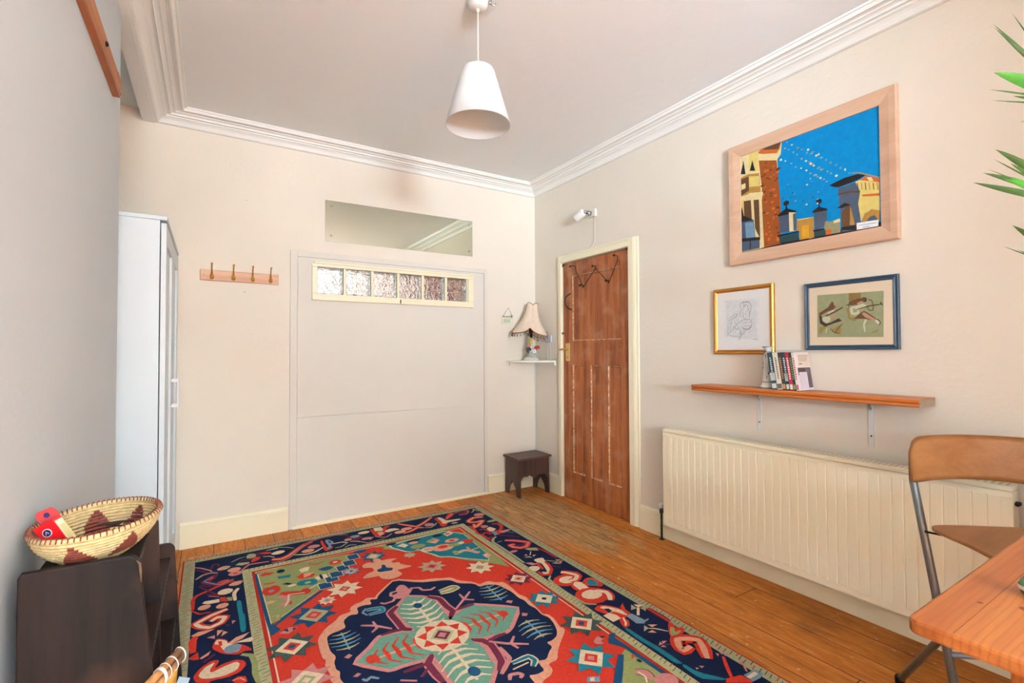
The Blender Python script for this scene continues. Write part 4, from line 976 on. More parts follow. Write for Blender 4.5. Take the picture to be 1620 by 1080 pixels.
PIC_PAINTING = """p psky 0 2060,1785 2750,1785 2750,2345 2060,2345
p pdark 0 2060,1785 2750,1785 2750,1808 2060,1808
p pcream 0 2057,2342 2189,2354 2311,2347 2304,2269 2285,2250 2289,2105 2194,1791 2056,1790
p porange 0 2202,2337 2286,2338 2311,2347 2298,2302 2279,2278 2215,2300 2175,2320
p pcream 0 2182,2312 2285,2282 2278,2240 2181,2276
p pbrown 0 2202,2340 2254,2343 2305,2337 2292,2301 2215,2324
p prust 0 2183,2277 2281,2245 2289,2149 2297,2040 2301,1914 2296,1797 2207,1792 2191,2030 2199,2118 2190,2199
p pdrust 0 2231,2207 2227,2210 2221,2210 2217,2207 2221,2204 2227,2204
p porange 0 2215,2080 2210,2086 2200,2086 2195,2080 2200,2074 2210,2074
p pdrust 0 2281,2139 2277,2143 2269,2143 2265,2139 2269,2135 2277,2135
p porange 0 2223,2207 2220,2214 2214,2214 2211,2207 2214,2200 2220,2200
p pdrust 0 2286,1885 2281,1888 2271,1888 2266,1885 2271,1882 2281,1882
p porange 0 2236,1975 2232,1981 2222,1981 2218,1975 2222,1969 2232,1969
p pdrust 0 2293,2194 2289,2200 2281,2200 2277,2194 2281,2188 2289,2188
p porange 0 2256,2166 2253,2169 2245,2169 2242,2166 2245,2163 2253,2163
p pdrust 0 2293,1857 2289,1861 2281,1861 2277,1857 2281,1853 2289,1853
p porange 0 2295,1984 2290,1990 2280,1990 2275,1984 2280,1978 2290,1978
p pdrust 0 2256,2063 2252,2067 2244,2067 2240,2063 2244,2059 2252,2059
p porange 0 2225,2120 2220,2123 2210,2123 2205,2120 2210,2117 2220,2117
p pdrust 0 2207,1981 2204,1986 2198,1986 2195,1981 2198,1976 2204,1976
p porange 0 2256,2095 2250,2098 2240,2098 2234,2095 2240,2092 2250,2092
p pdrust 0 2248,2158 2244,2162 2236,2162 2232,2158 2236,2154 2244,2154
p porange 0 2237,1921 2234,1926 2228,1926 2225,1921 2228,1916 2234,1916
p pdrust 0 2291,2187 2289,2191 2285,2191 2283,2187 2285,2183 2289,2183
p porange 0 2277,1969 2274,1973 2268,1973 2265,1969 2268,1965 2274,1965
p pdrust 0 2219,2052 2217,2058 2213,2058 2211,2052 2213,2046 2217,2046
p porange 0 2290,1820 2286,1827 2276,1827 2272,1820 2276,1813 2286,1813
p pdrust 0 2212,2131 2206,2137 2196,2137 2190,2131 2196,2125 2206,2125
p porange 0 2243,1834 2239,1840 2231,1840 2227,1834 2231,1828 2239,1828
p pdrust 0 2236,2166 2233,2169 2225,2169 2222,2166 2225,2163 2233,2163
p porange 0 2238,1827 2235,1830 2229,1830 2226,1827 2229,1824 2235,1824
p pdrust 0 2213,2183 2209,2187 2199,2187 2195,2183 2199,2179 2209,2179
p porange 0 2240,2207 2234,2211 2224,2211 2218,2207 2224,2203 2234,2203
p pdrust 0 2225,2227 2223,2230 2219,2230 2217,2227 2219,2224 2223,2224
p porange 0 2270,2173 2268,2178 2264,2178 2262,2173 2264,2168 2268,2168
p pdrust 0 2224,1813 2221,1818 2217,1818 2214,1813 2217,1808 2221,1808
p porange 0 2284,2058 2278,2063 2268,2063 2262,2058 2268,2053 2278,2053
p pdrust 0 2226,2071 2224,2075 2220,2075 2218,2071 2220,2067 2224,2067
p porange 0 2230,1861 2225,1866 2215,1866 2210,1861 2215,1856 2225,1856
p pdrust 0 2209,2146 2206,2149 2200,2149 2197,2146 2200,2143 2206,2143
p porange 0 2223,1870 2220,1873 2216,1873 2213,1870 2216,1867 2220,1867
p pdrust 0 2297,1987 2291,1991 2281,1991 2275,1987 2281,1983 2291,1983
p porange 0 2293,1949 2288,1955 2278,1955 2273,1949 2278,1943 2288,1943
p pdrust 0 2254,2203 2252,2209 2246,2209 2244,2203 2246,2197 2252,2197
p porange 0 2287,1833 2284,1838 2278,1838 2275,1833 2278,1828 2284,1828
p pdrust 0 2284,1956 2279,1961 2269,1961 2264,1956 2269,1951 2279,1951
p porange 0 2266,1941 2263,1948 2257,1948 2254,1941 2257,1934 2263,1934
p pdrust 0 2303,2197 2297,2204 2287,2204 2281,2197 2287,2190 2297,2190
p porange 0 2275,2219 2270,2222 2260,2222 2255,2219 2260,2216 2270,2216
p pdrust 0 2293,1942 2291,1945 2287,1945 2285,1942 2287,1939 2291,1939
p porange 0 2268,1992 2264,1999 2254,1999 2250,1992 2254,1985 2264,1985
p pdrust 0 2233,2251 2228,2254 2218,2254 2213,2251 2218,2248 2228,2248
p porange 0 2295,2181 2290,2187 2280,2187 2275,2181 2280,2175 2290,2175
p pdrust 0 2292,1994 2287,1997 2277,1997 2272,1994 2277,1991 2287,1991
p porange 0 2274,2094 2269,2100 2259,2100 2254,2094 2259,2088 2269,2088
p pdrust 0 2247,2015 2245,2018 2241,2018 2239,2015 2241,2012 2245,2012
p porange 0 2265,2028 2260,2033 2250,2033 2245,2028 2250,2023 2260,2023
p pdrust 0 2221,2095 2217,2100 2207,2100 2203,2095 2207,2090 2217,2090
p porange 0 2207,1889 2202,1892 2192,1892 2187,1889 2192,1886 2202,1886
p pdrust 0 2261,2076 2256,2080 2246,2080 2241,2076 2246,2072 2256,2072
p porange 0 2232,2038 2226,2041 2216,2041 2210,2038 2216,2035 2226,2035
p pdrust 0 2218,1982 2213,1987 2203,1987 2198,1982 2203,1977 2213,1977
p porange 0 2247,1871 2243,1874 2233,1874 2229,1871 2233,1868 2243,1868
p pdrust 0 2290,2147 2287,2153 2281,2153 2278,2147 2281,2141 2287,2141
p porange 0 2242,1897 2240,1903 2234,1903 2232,1897 2234,1891 2240,1891
p pdrust 0 2224,2188 2221,2192 2213,2192 2210,2188 2213,2184 2221,2184
p porange 0 2257,1849 2252,1852 2244,1852 2239,1849 2244,1846 2252,1846
p pcream 0 2068,2338 2121,2340 2123,2240 2070,2237
p pyellow 0 2128,2337 2182,2325 2181,2221 2126,2235
s pdark 5 2092,2303 2091,2230
p pdark 0 2075,2235 2094,2303 2105,2225
p pdark 0 2130,2237 2146,2291 2162,2227
p pochre 0 2066,2211 2119,2221 2184,2207 2192,2101 2096,2108 2064,2104
p pbrown 0 2066,2204 2122,2207 2125,2127 2064,2107
p pcream 0 2079,2173 2104,2176 2104,2146 2079,2143
p pyellow 0 2126,2206 2183,2191 2186,2135 2125,2147
p pochre 0 2125,2147 2189,2134 2189,2108 2124,2124
p pcream 0 2075,2101 2131,2112 2205,2097 2198,2057 2082,2079
p pbrown 0 2089,2077 2141,2070 2149,1956 2094,1969
p pcream 0 2134,2071 2150,2067 2155,1948 2139,1952
p pbrown 0 2150,2067 2181,2062 2188,1838 2156,1909
p pcream 0 2181,2059 2197,2058 2206,1792 2186,1796
p pyellow 0 2066,2090 2092,2083 2094,1976 2065,1983
p psteel 0 2064,1969 2149,1956 2158,1850 2182,1845 2181,1794 2062,1792
p plblue 0 2097,1952 2146,1945 2155,1860 2103,1861
p pdark 0 2065,1996 2081,2046 2091,1993 2149,1956 2066,1961
p pdark 0 2063,1869 2182,1855 2185,1838 2064,1849
s pdark 8 2127,1850 2127,1797
p pdark 0 2277,1948 2324,1974 2327,2007 2336,1971 2377,1951 2380,1939 2292,1941
p psteel 0 2289,1942 2341,1942 2343,1850 2294,1854
p pcream 0 2341,1951 2377,1942 2378,1848 2343,1850
p psteel 0 2362,1937 2378,1939 2378,1848 2364,1851
p pdark 0 2278,1845 2346,1843 2396,1844 2393,1836 2284,1831
p pdgreen 0 2291,1830 2387,1834 2391,1797 2290,1802
p pdark 0 2345,2002 2340,2012 2329,2016 2318,2012 2313,2002 2318,1992 2329,1988 2340,1992
p pochre 0 2382,1902 2462,1896 2463,1795 2392,1796 2393,1839 2380,1848
p pgold 0 2405,1866 2439,1865 2441,1799 2404,1798
s pcream 6 2382,1902 2462,1896
p pochre 0 2441,1897 2464,1896 2464,1795 2439,1792
p pdark 0 2453,1925 2484,1942 2490,1961 2493,1940 2527,1923 2525,1914 2464,1918
p pdark 0 2503,1969 2499,1978 2489,1982 2479,1978 2475,1969 2479,1960 2489,1956 2499,1960
p psteel 0 2464,1918 2523,1916 2524,1867 2509,1835 2469,1831
p pdgreen 0 2463,1824 2516,1821 2519,1796 2464,1797
p pdark 0 2457,1833 2542,1829 2543,1823 2463,1822
p psage 0 2509,1835 2517,1865 2539,1856 2578,1863 2583,1795 2523,1797
p porange 0 2516,1821 2542,1819 2543,1795 2517,1796
p pcream 0 2553,1857 2580,1862 2582,1846 2553,1845
p psteel 0 2574,2010 2647,2016 2668,1968 2662,1904 2671,1825 2643,1809 2650,1792 2588,1795 2584,1885 2580,1933
p pbrown 0 2586,1884 2618,1923 2631,1904 2620,1822 2588,1797
p pochre 0 2625,1914 2637,1856 2644,1816 2623,1821
p pdark 0 2588,1805 2585,1818 2649,1817 2648,1792
p pdark 0 2536,2035 2603,2051 2661,2052 2691,2037 2654,2022 2577,2013 2556,2021
p pbrown 0 2573,1975 2573,1983 2626,1983 2666,1972 2666,1962 2626,1974
p pdark 0 2570,1916 2601,1932 2628,1917 2590,1909
p pyellow 0 2649,2019 2677,2022 2744,1989 2744,1860 2711,1874 2678,1847 2669,1826 2659,1913 2668,1968
p porange 0 2667,2021 2691,2033 2745,2005 2745,1988 2706,2004
p pcream 0 2694,2025 2713,2021 2722,2001 2706,2004
s pbrown 5 2657,2011 2660,1978
s pochre 5 2673,2006 2676,1973
s pbrown 5 2689,2002 2691,1968
s pochre 5 2704,1997 2707,1964
s pbrown 5 2720,1992 2722,1960
s pochre 5 2735,1988 2738,1955
p porange 0 2673,1951 2744,1939 2744,1927 2679,1941
p pochre 0 2671,1825 2684,1860 2714,1872 2743,1861 2742,1813 2703,1818
p psteel 0 2690,1825 2704,1840 2723,1844 2738,1817 2703,1820
s pochre 5 2634,2063 2661,2058 2745,2009
p pcream 0 2321,2341 2318,2345 2312,2345 2309,2341 2312,2337 2318,2337
p plilac 0 2342,2322 2339,2325 2335,2325 2332,2322 2335,2319 2339,2319
p pcream 0 2368,2298 2365,2301 2359,2301 2356,2298 2359,2295 2365,2295
p psage 0 2398,2271 2395,2276 2389,2276 2386,2271 2389,2266 2395,2266
p psage 0 2416,2256 2414,2259 2408,2259 2406,2256 2408,2253 2414,2253
p plblue 0 2441,2230 2439,2234 2433,2234 2431,2230 2433,2226 2439,2226
p plilac 0 2464,2219 2460,2222 2454,2222 2450,2219 2454,2216 2460,2216
p pcream 0 2486,2201 2483,2206 2477,2206 2474,2201 2477,2196 2483,2196
p plblue 0 2503,2183 2500,2186 2496,2186 2493,2183 2496,2180 2500,2180
p pcream 0 2448,2244 2445,2249 2439,2249 2436,2244 2439,2239 2445,2239
p psage 0 2471,2224 2467,2227 2461,2227 2457,2224 2461,2221 2467,2221
p pcream 0 2496,2203 2494,2208 2488,2208 2486,2203 2488,2198 2494,2198
p plblue 0 2511,2182 2508,2187 2502,2187 2499,2182 2502,2177 2508,2177
p psage 0 2530,2164 2527,2167 2523,2167 2520,2164 2523,2161 2527,2161
p psage 0 2550,2143 2548,2147 2542,2147 2540,2143 2542,2139 2548,2139
p plblue 0 2575,2124 2572,2127 2566,2127 2563,2124 2566,2121 2572,2121
p psage 0 2594,2103 2591,2107 2585,2107 2582,2103 2585,2099 2591,2099
p pcream 0 2611,2089 2609,2094 2605,2094 2603,2089 2605,2084 2609,2084
p plblue 0 2631,2067 2628,2070 2624,2070 2621,2067 2624,2064 2628,2064
p plilac 0 2332,2292 2330,2296 2324,2296 2322,2292 2324,2288 2330,2288
p plilac 0 2350,2279 2348,2282 2344,2282 2342,2279 2344,2276 2348,2276
p plblue 0 2374,2257 2371,2262 2367,2262 2364,2257 2367,2252 2371,2252
p plblue 0 2392,2238 2389,2243 2385,2243 2382,2238 2385,2233 2389,2233
p plilac 0 2416,2209 2413,2214 2407,2214 2404,2209 2407,2204 2413,2204
p pcream 0 2437,2190 2434,2194 2428,2194 2425,2190 2428,2186 2434,2186
p psage 0 2455,2178 2451,2182 2445,2182 2441,2178 2445,2174 2451,2174
p plilac 0 2470,2163 2466,2167 2460,2167 2456,2163 2460,2159 2466,2159
p plblue 0 2490,2135 2487,2139 2483,2139 2480,2135 2483,2131 2487,2131
p pcream 0 2509,2123 2506,2126 2500,2126 2497,2123 2500,2120 2506,2120
p pcream 0 2460,2169 2456,2174 2450,2174 2446,2169 2450,2164 2456,2164
p pcream 0 2474,2154 2471,2157 2465,2157 2462,2154 2465,2151 2471,2151
p psage 0 2498,2136 2495,2140 2491,2140 2488,2136 2491,2132 2495,2132
p psage 0 2515,2122 2511,2125 2505,2125 2501,2122 2505,2119 2511,2119
p psage 0 2534,2105 2532,2109 2528,2109 2526,2105 2528,2101 2532,2101
p plblue 0 2551,2091 2549,2096 2543,2096 2541,2091 2543,2086 2549,2086
p pcream 0 2576,2072 2572,2077 2566,2077 2562,2072 2566,2067 2572,2067
p pcream 0 2311,2239 2308,2244 2302,2244 2299,2239 2302,2234 2308,2234
p pcream 0 2332,2225 2330,2229 2326,2229 2324,2225 2326,2221 2330,2221
p plilac 0 2364,2202 2361,2205 2355,2205 2352,2202 2355,2199 2361,2199
p plilac 0 2384,2177 2382,2182 2378,2182 2376,2177 2378,2172 2382,2172
p pcream 0 2412,2161 2409,2164 2405,2164 2402,2161 2405,2158 2409,2158
p pcream 0 2438,2142 2435,2145 2429,2145 2426,2142 2429,2139 2435,2139
p plblue 0 2454,2120 2451,2124 2447,2124 2444,2120 2447,2116 2451,2116
p pcream 0 2481,2105 2479,2108 2473,2108 2471,2105 2473,2102 2479,2102
p plblue 0 2503,2084 2500,2087 2496,2087 2493,2084 2496,2081 2500,2081
p plblue 0 2457,2121 2455,2126 2451,2126 2449,2121 2451,2116 2455,2116
p plblue 0 2477,2106 2473,2111 2467,2111 2463,2106 2467,2101 2473,2101
p psage 0 2491,2094 2488,2097 2482,2097 2479,2094 2482,2091 2488,2091
p pcream 0 2504,2083 2501,2087 2495,2087 2492,2083 2495,2079 2501,2079
p plblue 0 2520,2072 2516,2075 2510,2075 2506,2072 2510,2069 2516,2069
p plilac 0 2530,2057 2527,2060 2523,2060 2520,2057 2523,2054 2527,2054
p pbrown 0 2451,2011 2450,2015 2447,2013 2447,2009 2450,2007
p plilac 0 2345,2098 2342,2100 2336,2099 2336,2097 2342,2096
p pdgreen 0 2369,2046 2365,2050 2360,2049 2360,2043 2365,2042
p pcream 0 2436,1969 2432,1973 2425,1971 2425,1967 2432,1965
p plilac 0 2439,2068 2436,2072 2431,2070 2431,2066 2436,2064
p psteel 0 2466,1961 2464,1965 2461,1964 2461,1958 2464,1957
p pcream 0 2487,1961 2483,1966 2478,1964 2478,1958 2483,1956
p pcream 0 2440,2068 2436,2072 2429,2070 2429,2066 2436,2064
p pbrown 0 2331,2108 2329,2111 2326,2110 2326,2106 2329,2105
p psteel 0 2405,2069 2402,2072 2398,2071 2398,2067 2402,2066
p pcream 0 2453,2094 2451,2097 2448,2096 2448,2092 2451,2091
p plilac 0 2382,2001 2378,2005 2371,2003 2371,1999 2378,1997
p pbrown 0 2382,2023 2378,2025 2371,2025 2371,2021 2378,2021
p pdgreen 0 2345,2056 2344,2058 2341,2057 2341,2055 2344,2054
p pdgreen 0 2466,1997 2462,2000 2455,1999 2455,1995 2462,1994
p pcream 0 2487,1981 2484,1983 2478,1982 2478,1980 2484,1979
p pbrown 0 2426,2059 2425,2063 2422,2061 2422,2057 2425,2055
p pbrown 0 2317,2030 2314,2033 2308,2032 2308,2028 2314,2027
p pcream 0 2372,2040 2371,2042 2368,2041 2368,2039 2371,2038
p plilac 0 2489,2017 2487,2021 2484,2019 2484,2015 2487,2013
p psteel 0 2377,2120 2373,2123 2368,2122 2368,2118 2373,2117
p plilac 0 2459,2078 2458,2080 2455,2079 2455,2077 2458,2076
p pdgreen 0 2355,2025 2352,2028 2348,2027 2348,2023 2352,2022
p pdgreen 0 2483,1977 2479,1981 2474,1979 2474,1975 2479,1973
p pdgreen 0 2361,2080 2358,2083 2354,2082 2354,2078 2358,2077
p pdgreen 0 2418,1992 2415,1996 2411,1995 2411,1989 2415,1988
p pwhite 0 2651,1824 2738,1820 2737,1791 2651,1792
s pink3 3 2660,1811 2729,1808
s pink3 3 2673,1799 2703,1798"""
PIC_DRAWING = """p dpaper 0 1954,1526 2173,1522 2169,1287 1958,1313
p dgrey 0 1973,1522 2158,1513 2157,1289 1972,1313
s dline 2 2062,1468 2062,1497 2080,1508 2111,1505 2126,1488 2125,1459 2117,1443
s dline 2 2080,1504 2084,1475 2098,1494 2110,1468 2106,1452
s dline 3 2076,1504 2115,1503
s dline 2 2089,1495 2080,1467 2062,1456 2057,1439 2070,1418
s dline 3 2117,1452 2114,1415
s dline 2 2075,1451 2079,1417 2092,1408
s dline 2 2097,1457 2092,1433
s dline 2 2043,1386 2074,1405 2118,1407 2129,1390 2128,1369 2113,1350 2082,1355 2069,1368
s dline 3 2074,1355 2104,1350 2128,1369
s dline 2 2078,1368 2126,1373
s dline 2 2074,1388 2122,1390
s dline 2 2052,1390 2029,1374 2006,1345 1977,1321
s dline 2 1988,1397 2007,1430 2030,1443 2046,1440 2034,1424 2011,1413 2002,1392
s dline 4 1990,1388 2009,1388
s dline 2 2016,1421 2039,1436
s dline 2 1985,1380 1982,1329
s dline 2 2001,1380 1996,1342
s dline 3 2060,1352 2058,1331 2069,1322
s dline 2 2069,1343 2051,1310 2050,1290
s dline 3 2087,1347 2060,1310 2057,1294
s dline 2 2100,1350 2078,1322
s dline 2 1987,1321 2046,1311
s dline 2 2134,1292 2146,1296 2161,1291
s dline 2 2015,1370 2038,1353 2056,1356
s dline 2 2029,1395 2051,1360"""
PIC_SKETCH = """p sgreen 0 2473,1505 2752,1497 2748,1290 2470,1297
p sochre 0 2614,1501 2664,1498 2663,1462 2613,1459
p sochre 0 2599,1430 2613,1432 2617,1387 2656,1379 2634,1368 2610,1377
p sochre 0 2481,1348 2520,1351 2486,1317 2478,1314
p sochre 0 2538,1333 2576,1356 2575,1309 2547,1312
p sbrown 0 2480,1416 2521,1441 2538,1468 2554,1459 2556,1441 2545,1429 2514,1419 2480,1398
p spink 0 2545,1462 2560,1459 2559,1446 2550,1444
p swhite 0 2519,1416 2545,1427 2554,1416 2521,1403
p sline 0 2480,1400 2492,1402 2494,1376 2511,1362 2532,1366 2567,1385 2582,1372 2544,1361 2506,1347 2484,1364
p swhite 0 2493,1389 2509,1398 2530,1395 2532,1379 2518,1364 2501,1370
p spink 0 2530,1397 2551,1406 2556,1390 2535,1384
s sbrown 8 2509,1398 2549,1416 2586,1436
p sbrown 0 2611,1447 2613,1461 2646,1471 2670,1473 2683,1467 2680,1453 2657,1445 2622,1441
p spink 0 2644,1451 2663,1459 2678,1453 2652,1443
s sline 5 2668,1474 2683,1470 2682,1455 2672,1456
p swhite 0 2614,1424 2622,1436 2646,1439 2670,1447 2684,1438 2678,1426 2652,1419 2656,1404 2639,1393 2619,1401
p sgreen 0 2628,1428 2648,1421 2645,1409 2630,1408
s sline 5 2646,1422 2699,1434 2744,1438
s sline 6 2738,1448 2746,1433
p spink 0 2656,1404 2673,1410 2718,1375 2714,1361 2668,1383
s sbrown 6 2634,1378 2673,1412 2718,1375
p sbrown 0 2638,1380 2662,1403 2677,1383 2710,1366 2677,1376 2656,1377
p swhite 0 2716,1371 2726,1373 2736,1355 2730,1344 2718,1359
s sline 4 2716,1371 2728,1370 2738,1355 2730,1344
s sbrown 4 2689,1464 2705,1458 2711,1433 2709,1410
s sline 3 2684,1431 2698,1410 2711,1417
s swhite 7 2679,1373 2672,1349 2676,1315
s swhite 6 2685,1373 2674,1349
s swhite 6 2515,1339 2510,1316
s sochre 7 2703,1309 2717,1318 2730,1322
s sochre 5 2709,1314 2725,1311
s sbrown 4 2550,1314 2566,1339 2585,1358
s sbrown 4 2531,1338 2543,1320 2570,1311
s sline 4 2600,1443 2613,1449 2611,1434
s sbrown 3 2615,1499 2613,1466
s sbrown 3 2621,1498 2619,1466
s sbrown 3 2626,1497 2624,1465
s sbrown 3 2632,1497 2630,1465
s sbrown 3 2637,1496 2635,1464
s sbrown 3 2642,1496 2641,1464
s sbrown 3 2648,1495 2646,1463
s sbrown 3 2653,1495 2652,1463
s sbrown 3 2659,1494 2657,1462"""
# ---------------------------------------------------------------- room shell
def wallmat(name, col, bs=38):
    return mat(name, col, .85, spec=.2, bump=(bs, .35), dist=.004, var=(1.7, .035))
M_wall = wallmat('wall_paint', (240,227,210)); M_wallL = wallmat('wall_paint_left', (211,213,214)); M_ceil = mat('ceiling_paint', (250,249,247), .8, spec=.2, bump=(9, .55), dist=.006)  # left wall copy is bluer and darker, cool daylight put into its colour
M_trim = mat('cream_gloss', (249,236,203), .38, spec=.4, bump=(60, .15), dist=.001)
M_corn = mat('cornice_white', (250, 246, 239), .6, spec=.3)
M_panel = mat('panel_paint', (230,221,208), .7, spec=.3, bump=(12, .2), dist=.003, var=(2.2, .03))
M_white = mat('white_gloss', (236, 236, 234), .35)
M_dark = mat('dark_gap', (30, 20, 14), .9)
H = 2.735
m = MB(); m.box(0, .2, -10.6, -1.199, 0, H); m.box(0, .2, -.416, .2, 0, H); m.box(0, .2, -1.199, -.416, 1.99, H)
struct(m.build('wall_right', M_wall))
m = MB(); m.box(-3.5, -1.925, 0, .12, 0, H); m.box(-.70, 0, 0, .12, 0, H); m.box(-1.925, -.70, 0, .12, 0, 1.65); m.box(-1.925, -.70, 0, .12, 1.855, H)
struct(m.build('wall_back', M_wall))
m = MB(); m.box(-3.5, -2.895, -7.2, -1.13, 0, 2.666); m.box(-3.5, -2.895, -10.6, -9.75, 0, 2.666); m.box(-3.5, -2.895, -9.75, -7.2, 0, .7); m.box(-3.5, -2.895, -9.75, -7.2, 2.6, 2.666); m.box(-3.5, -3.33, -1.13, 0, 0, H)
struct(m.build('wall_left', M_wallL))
# added unseen nibs behind the camera, keeping direct light off the near side walls
struct(MB().box(-1.15, 0, -4.95, -4.80, 0, H).build('wall_nib_right', M_wall))
struct(MB().box(-2.895, -2.85, -4.95, -4.80, 0, 2.66).build('wall_nib_left', M_wall))
m = MB()
m.box(-3.5, -2.10, -10.6, -10.4, 0, H); m.box(-.10, .2, -10.6, -10.4, 0, H); m.box(-1.15, -1.05, -10.6, -10.4, 0, H)
for a, b in ((-2.10, -1.15), (-1.05, -.10)): m.box(a, b, -10.6, -10.4, 0, .7); m.box(a, b, -10.6, -10.4, 2.6, H)
struct(m.build('wall_rear', M_wall))
for k, (a, b) in enumerate(((-2.10, -1.15), (-1.05, -.10))):
    m = MB(); t = .05
    m.box(a, a+t, -10.52, -10.4, .7, 2.6); m.box(b-t, b, -10.52, -10.4, .7, 2.6); m.box(a, b, -10.52, -10.4, .7, .7+t); m.box(a, b, -10.52, -10.4, 2.6-t, 2.6); m.box(a, b, -10.5, -10.44, 1.68, 1.72)
    struct(m.build('window_%d' % (k+2), M_trim))
m = MB(); t = .05  # frame of the added side window, unseen, put in for its light
m.box(-3.0, -2.91, -9.75, -9.7, .7, 2.6); m.box(-3.0, -2.91, -7.25, -7.2, .7, 2.6); m.box(-3.0, -2.91, -9.7, -7.25, .7, .75); m.box(-3.0, -2.91, -9.7, -7.25, 2.55, 2.6); struct(m.build('window_4', M_trim))
struct(MB().box(-3.5, .2, -10.6, .12, H, H+.1).build('ceiling', M_ceil))
struct(MB().box(-2.93, -2.868, -10.4, 0, 2.660, H).build('trim_2', M_corn))

# floorboards: one plane, boards run away from the camera
def floor_mat():
    m = bpy.data.materials.new('floorboards'); m.use_nodes = True; nt = m.node_tree; b = nt.nodes['Principled BSDF']; L = nt.links.new
    N = nt.nodes.new
    tc = N('ShaderNodeTexCoord'); sp = N('ShaderNodeSeparateXYZ'); L(tc.outputs['Object'], sp.inputs[0])
    def mth(op, a, b_=None, c=None):
        n = N('ShaderNodeMath'); n.operation = op
        for i, v in enumerate((a, b_, c)):
            if v is None: continue
            if isinstance(v, (int, float)): n.inputs[i].default_value = v
            else: L(v, n.inputs[i])
        return n.outputs[0]
    xs = mth('DIVIDE', mth('ADD', sp.outputs[0], 2.538+1.7), .17)
    ix = mth('FLOOR', xs); fx = mth('FRACT', xs)
    wn = N('ShaderNodeTexWhiteNoise'); wn.noise_dimensions = '1D'; L(ix, wn.inputs['W'])
    # end joints
    ys = mth('FRACT', mth('DIVIDE', mth('ADD', sp.outputs[1], mth('MULTIPLY', wn.outputs[0], 9.0)), 5.5))
    gap = mth('MAXIMUM', mth('LESS_THAN', fx, .022), mth('LESS_THAN', ys, .0007))
    mp = N('ShaderNodeMapping'); mp.inputs['Scale'].default_value = (34, 6.0, 1); L(tc.outputs['Object'], mp.inputs[0])
    cv = N('ShaderNodeCombineXYZ'); L(mth('MULTIPLY', wn.outputs[0], 40), cv.inputs[1]); va = N('ShaderNodeVectorMath'); L(mp.outputs[0], va.inputs[0]); L(cv.outputs[0], va.inputs[1])
    n1 = N('ShaderNodeTexNoise'); n1.inputs['Scale'].default_value = 1; n1.inputs['Detail'].default_value = 9; n1.inputs['Roughness'].default_value = .68; n1.inputs['Distortion'].default_value = .8; L(va.outputs[0], n1.inputs[0])
    n2 = N('ShaderNodeTexNoise'); n2.inputs['Scale'].default_value = 2.3; n2.inputs['Detail'].default_value = 5; L(tc.outputs['Object'], n2.inputs[0])
    cr = N('ShaderNodeValToRGB'); L(n1.outputs[0], cr.inputs[0]); e = cr.color_ramp.elements
    e[0].position = .25; e[0].color = lin((152, 82, 28))+(1,); e[1].position = .72; e[1].color = lin((222, 146, 74))+(1,)
    e2 = cr.color_ramp.elements.new(.5); e2.color = lin((200, 118, 46))+(1,)
    # board to board tone
    mr = N('ShaderNodeMapRange'); mr.inputs[3].default_value = .78; mr.inputs[4].default_value = 1.15; L(wn.outputs[0], mr.inputs[0])
    vm = N('ShaderNodeVectorMath'); vm.operation = 'SCALE'; L(cr.outputs[0], vm.inputs[0]); L(mr.outputs[0], vm.inputs['Scale'])
    # worn, bare strip of boards between rug and door
    n3 = N('ShaderNodeTexNoise'); n3.inputs['Scale'].default_value = 3.4; n3.inputs['Detail'].default_value = 7; n3.inputs['Roughness'].default_value = .65
    mp3 = N('ShaderNodeMapping'); mp3.inputs['Scale'].default_value = (1.6, .7, 1); L(tc.outputs['Object'], mp3.inputs[0]); L(mp3.outputs[0], n3.inputs[0])
    dx = mth('MULTIPLY', mth('ADD', sp.outputs[0], .42), 2.1); dy = mth('MULTIPLY', mth('ADD', sp.outputs[1], .80), .95)
    r2 = mth('ADD', mth('MULTIPLY', dx, dx), mth('MULTIPLY', dy, dy))
    wear = mth('SUBTRACT', mth('ADD', mth('MULTIPLY', n3.outputs[0], 2.3), .05), r2)
    mw = N('ShaderNodeMapRange'); mw.inputs[1].default_value = .55; mw.inputs[2].default_value = .95; mw.inputs[4].default_value = .8; L(wear, mw.inputs[0])
    crw = N('ShaderNodeValToRGB'); L(n1.outputs[0], crw.inputs[0]); e = crw.color_ramp.elements
    e[0].position = .3; e[0].color = lin((112, 84, 54))+(1,); e[1].position = .7; e[1].color = lin((216, 172, 116))+(1,)
    mx = N('ShaderNodeMix'); mx.data_type = 'RGBA'; L(mw.outputs[0], mx.inputs[0]); L(vm.outputs[0], mx.inputs[6]); L(crw.outputs[0], mx.inputs[7])
    # dark stains
    ms = N('ShaderNodeMapRange'); ms.inputs[1].default_value = .56; ms.inputs[2].default_value = .72; ms.inputs[4].default_value = .55; L(n2.outputs[0], ms.inputs[0])
    mx2 = N('ShaderNodeMix'); mx2.data_type = 'RGBA'; L(ms.outputs[0], mx2.inputs[0]); L(mx.outputs[2], mx2.inputs[6]); mx2.inputs[7].default_value = lin((92, 62, 38))+(1,)
    # paint flecks
    vo = N('ShaderNodeTexNoise'); vo.inputs['Scale'].default_value = 1; vo.inputs['Detail'].default_value = 2
    mpf = N('ShaderNodeMapping'); mpf.inputs['Scale'].default_value = (60, 26, 1); L(tc.outputs['Object'], mpf.inputs[0]); L(mpf.outputs[0], vo.inputs[0])
    fl = mth('GREATER_THAN', vo.outputs[0], .715)
    mx3 = N('ShaderNodeMix'); mx3.data_type = 'RGBA'; L(mth('MULTIPLY', fl, .75), mx3.inputs[0]); L(mx2.outputs[2], mx3.inputs[6]); mx3.inputs[7].default_value = lin((222, 200, 172))+(1,)
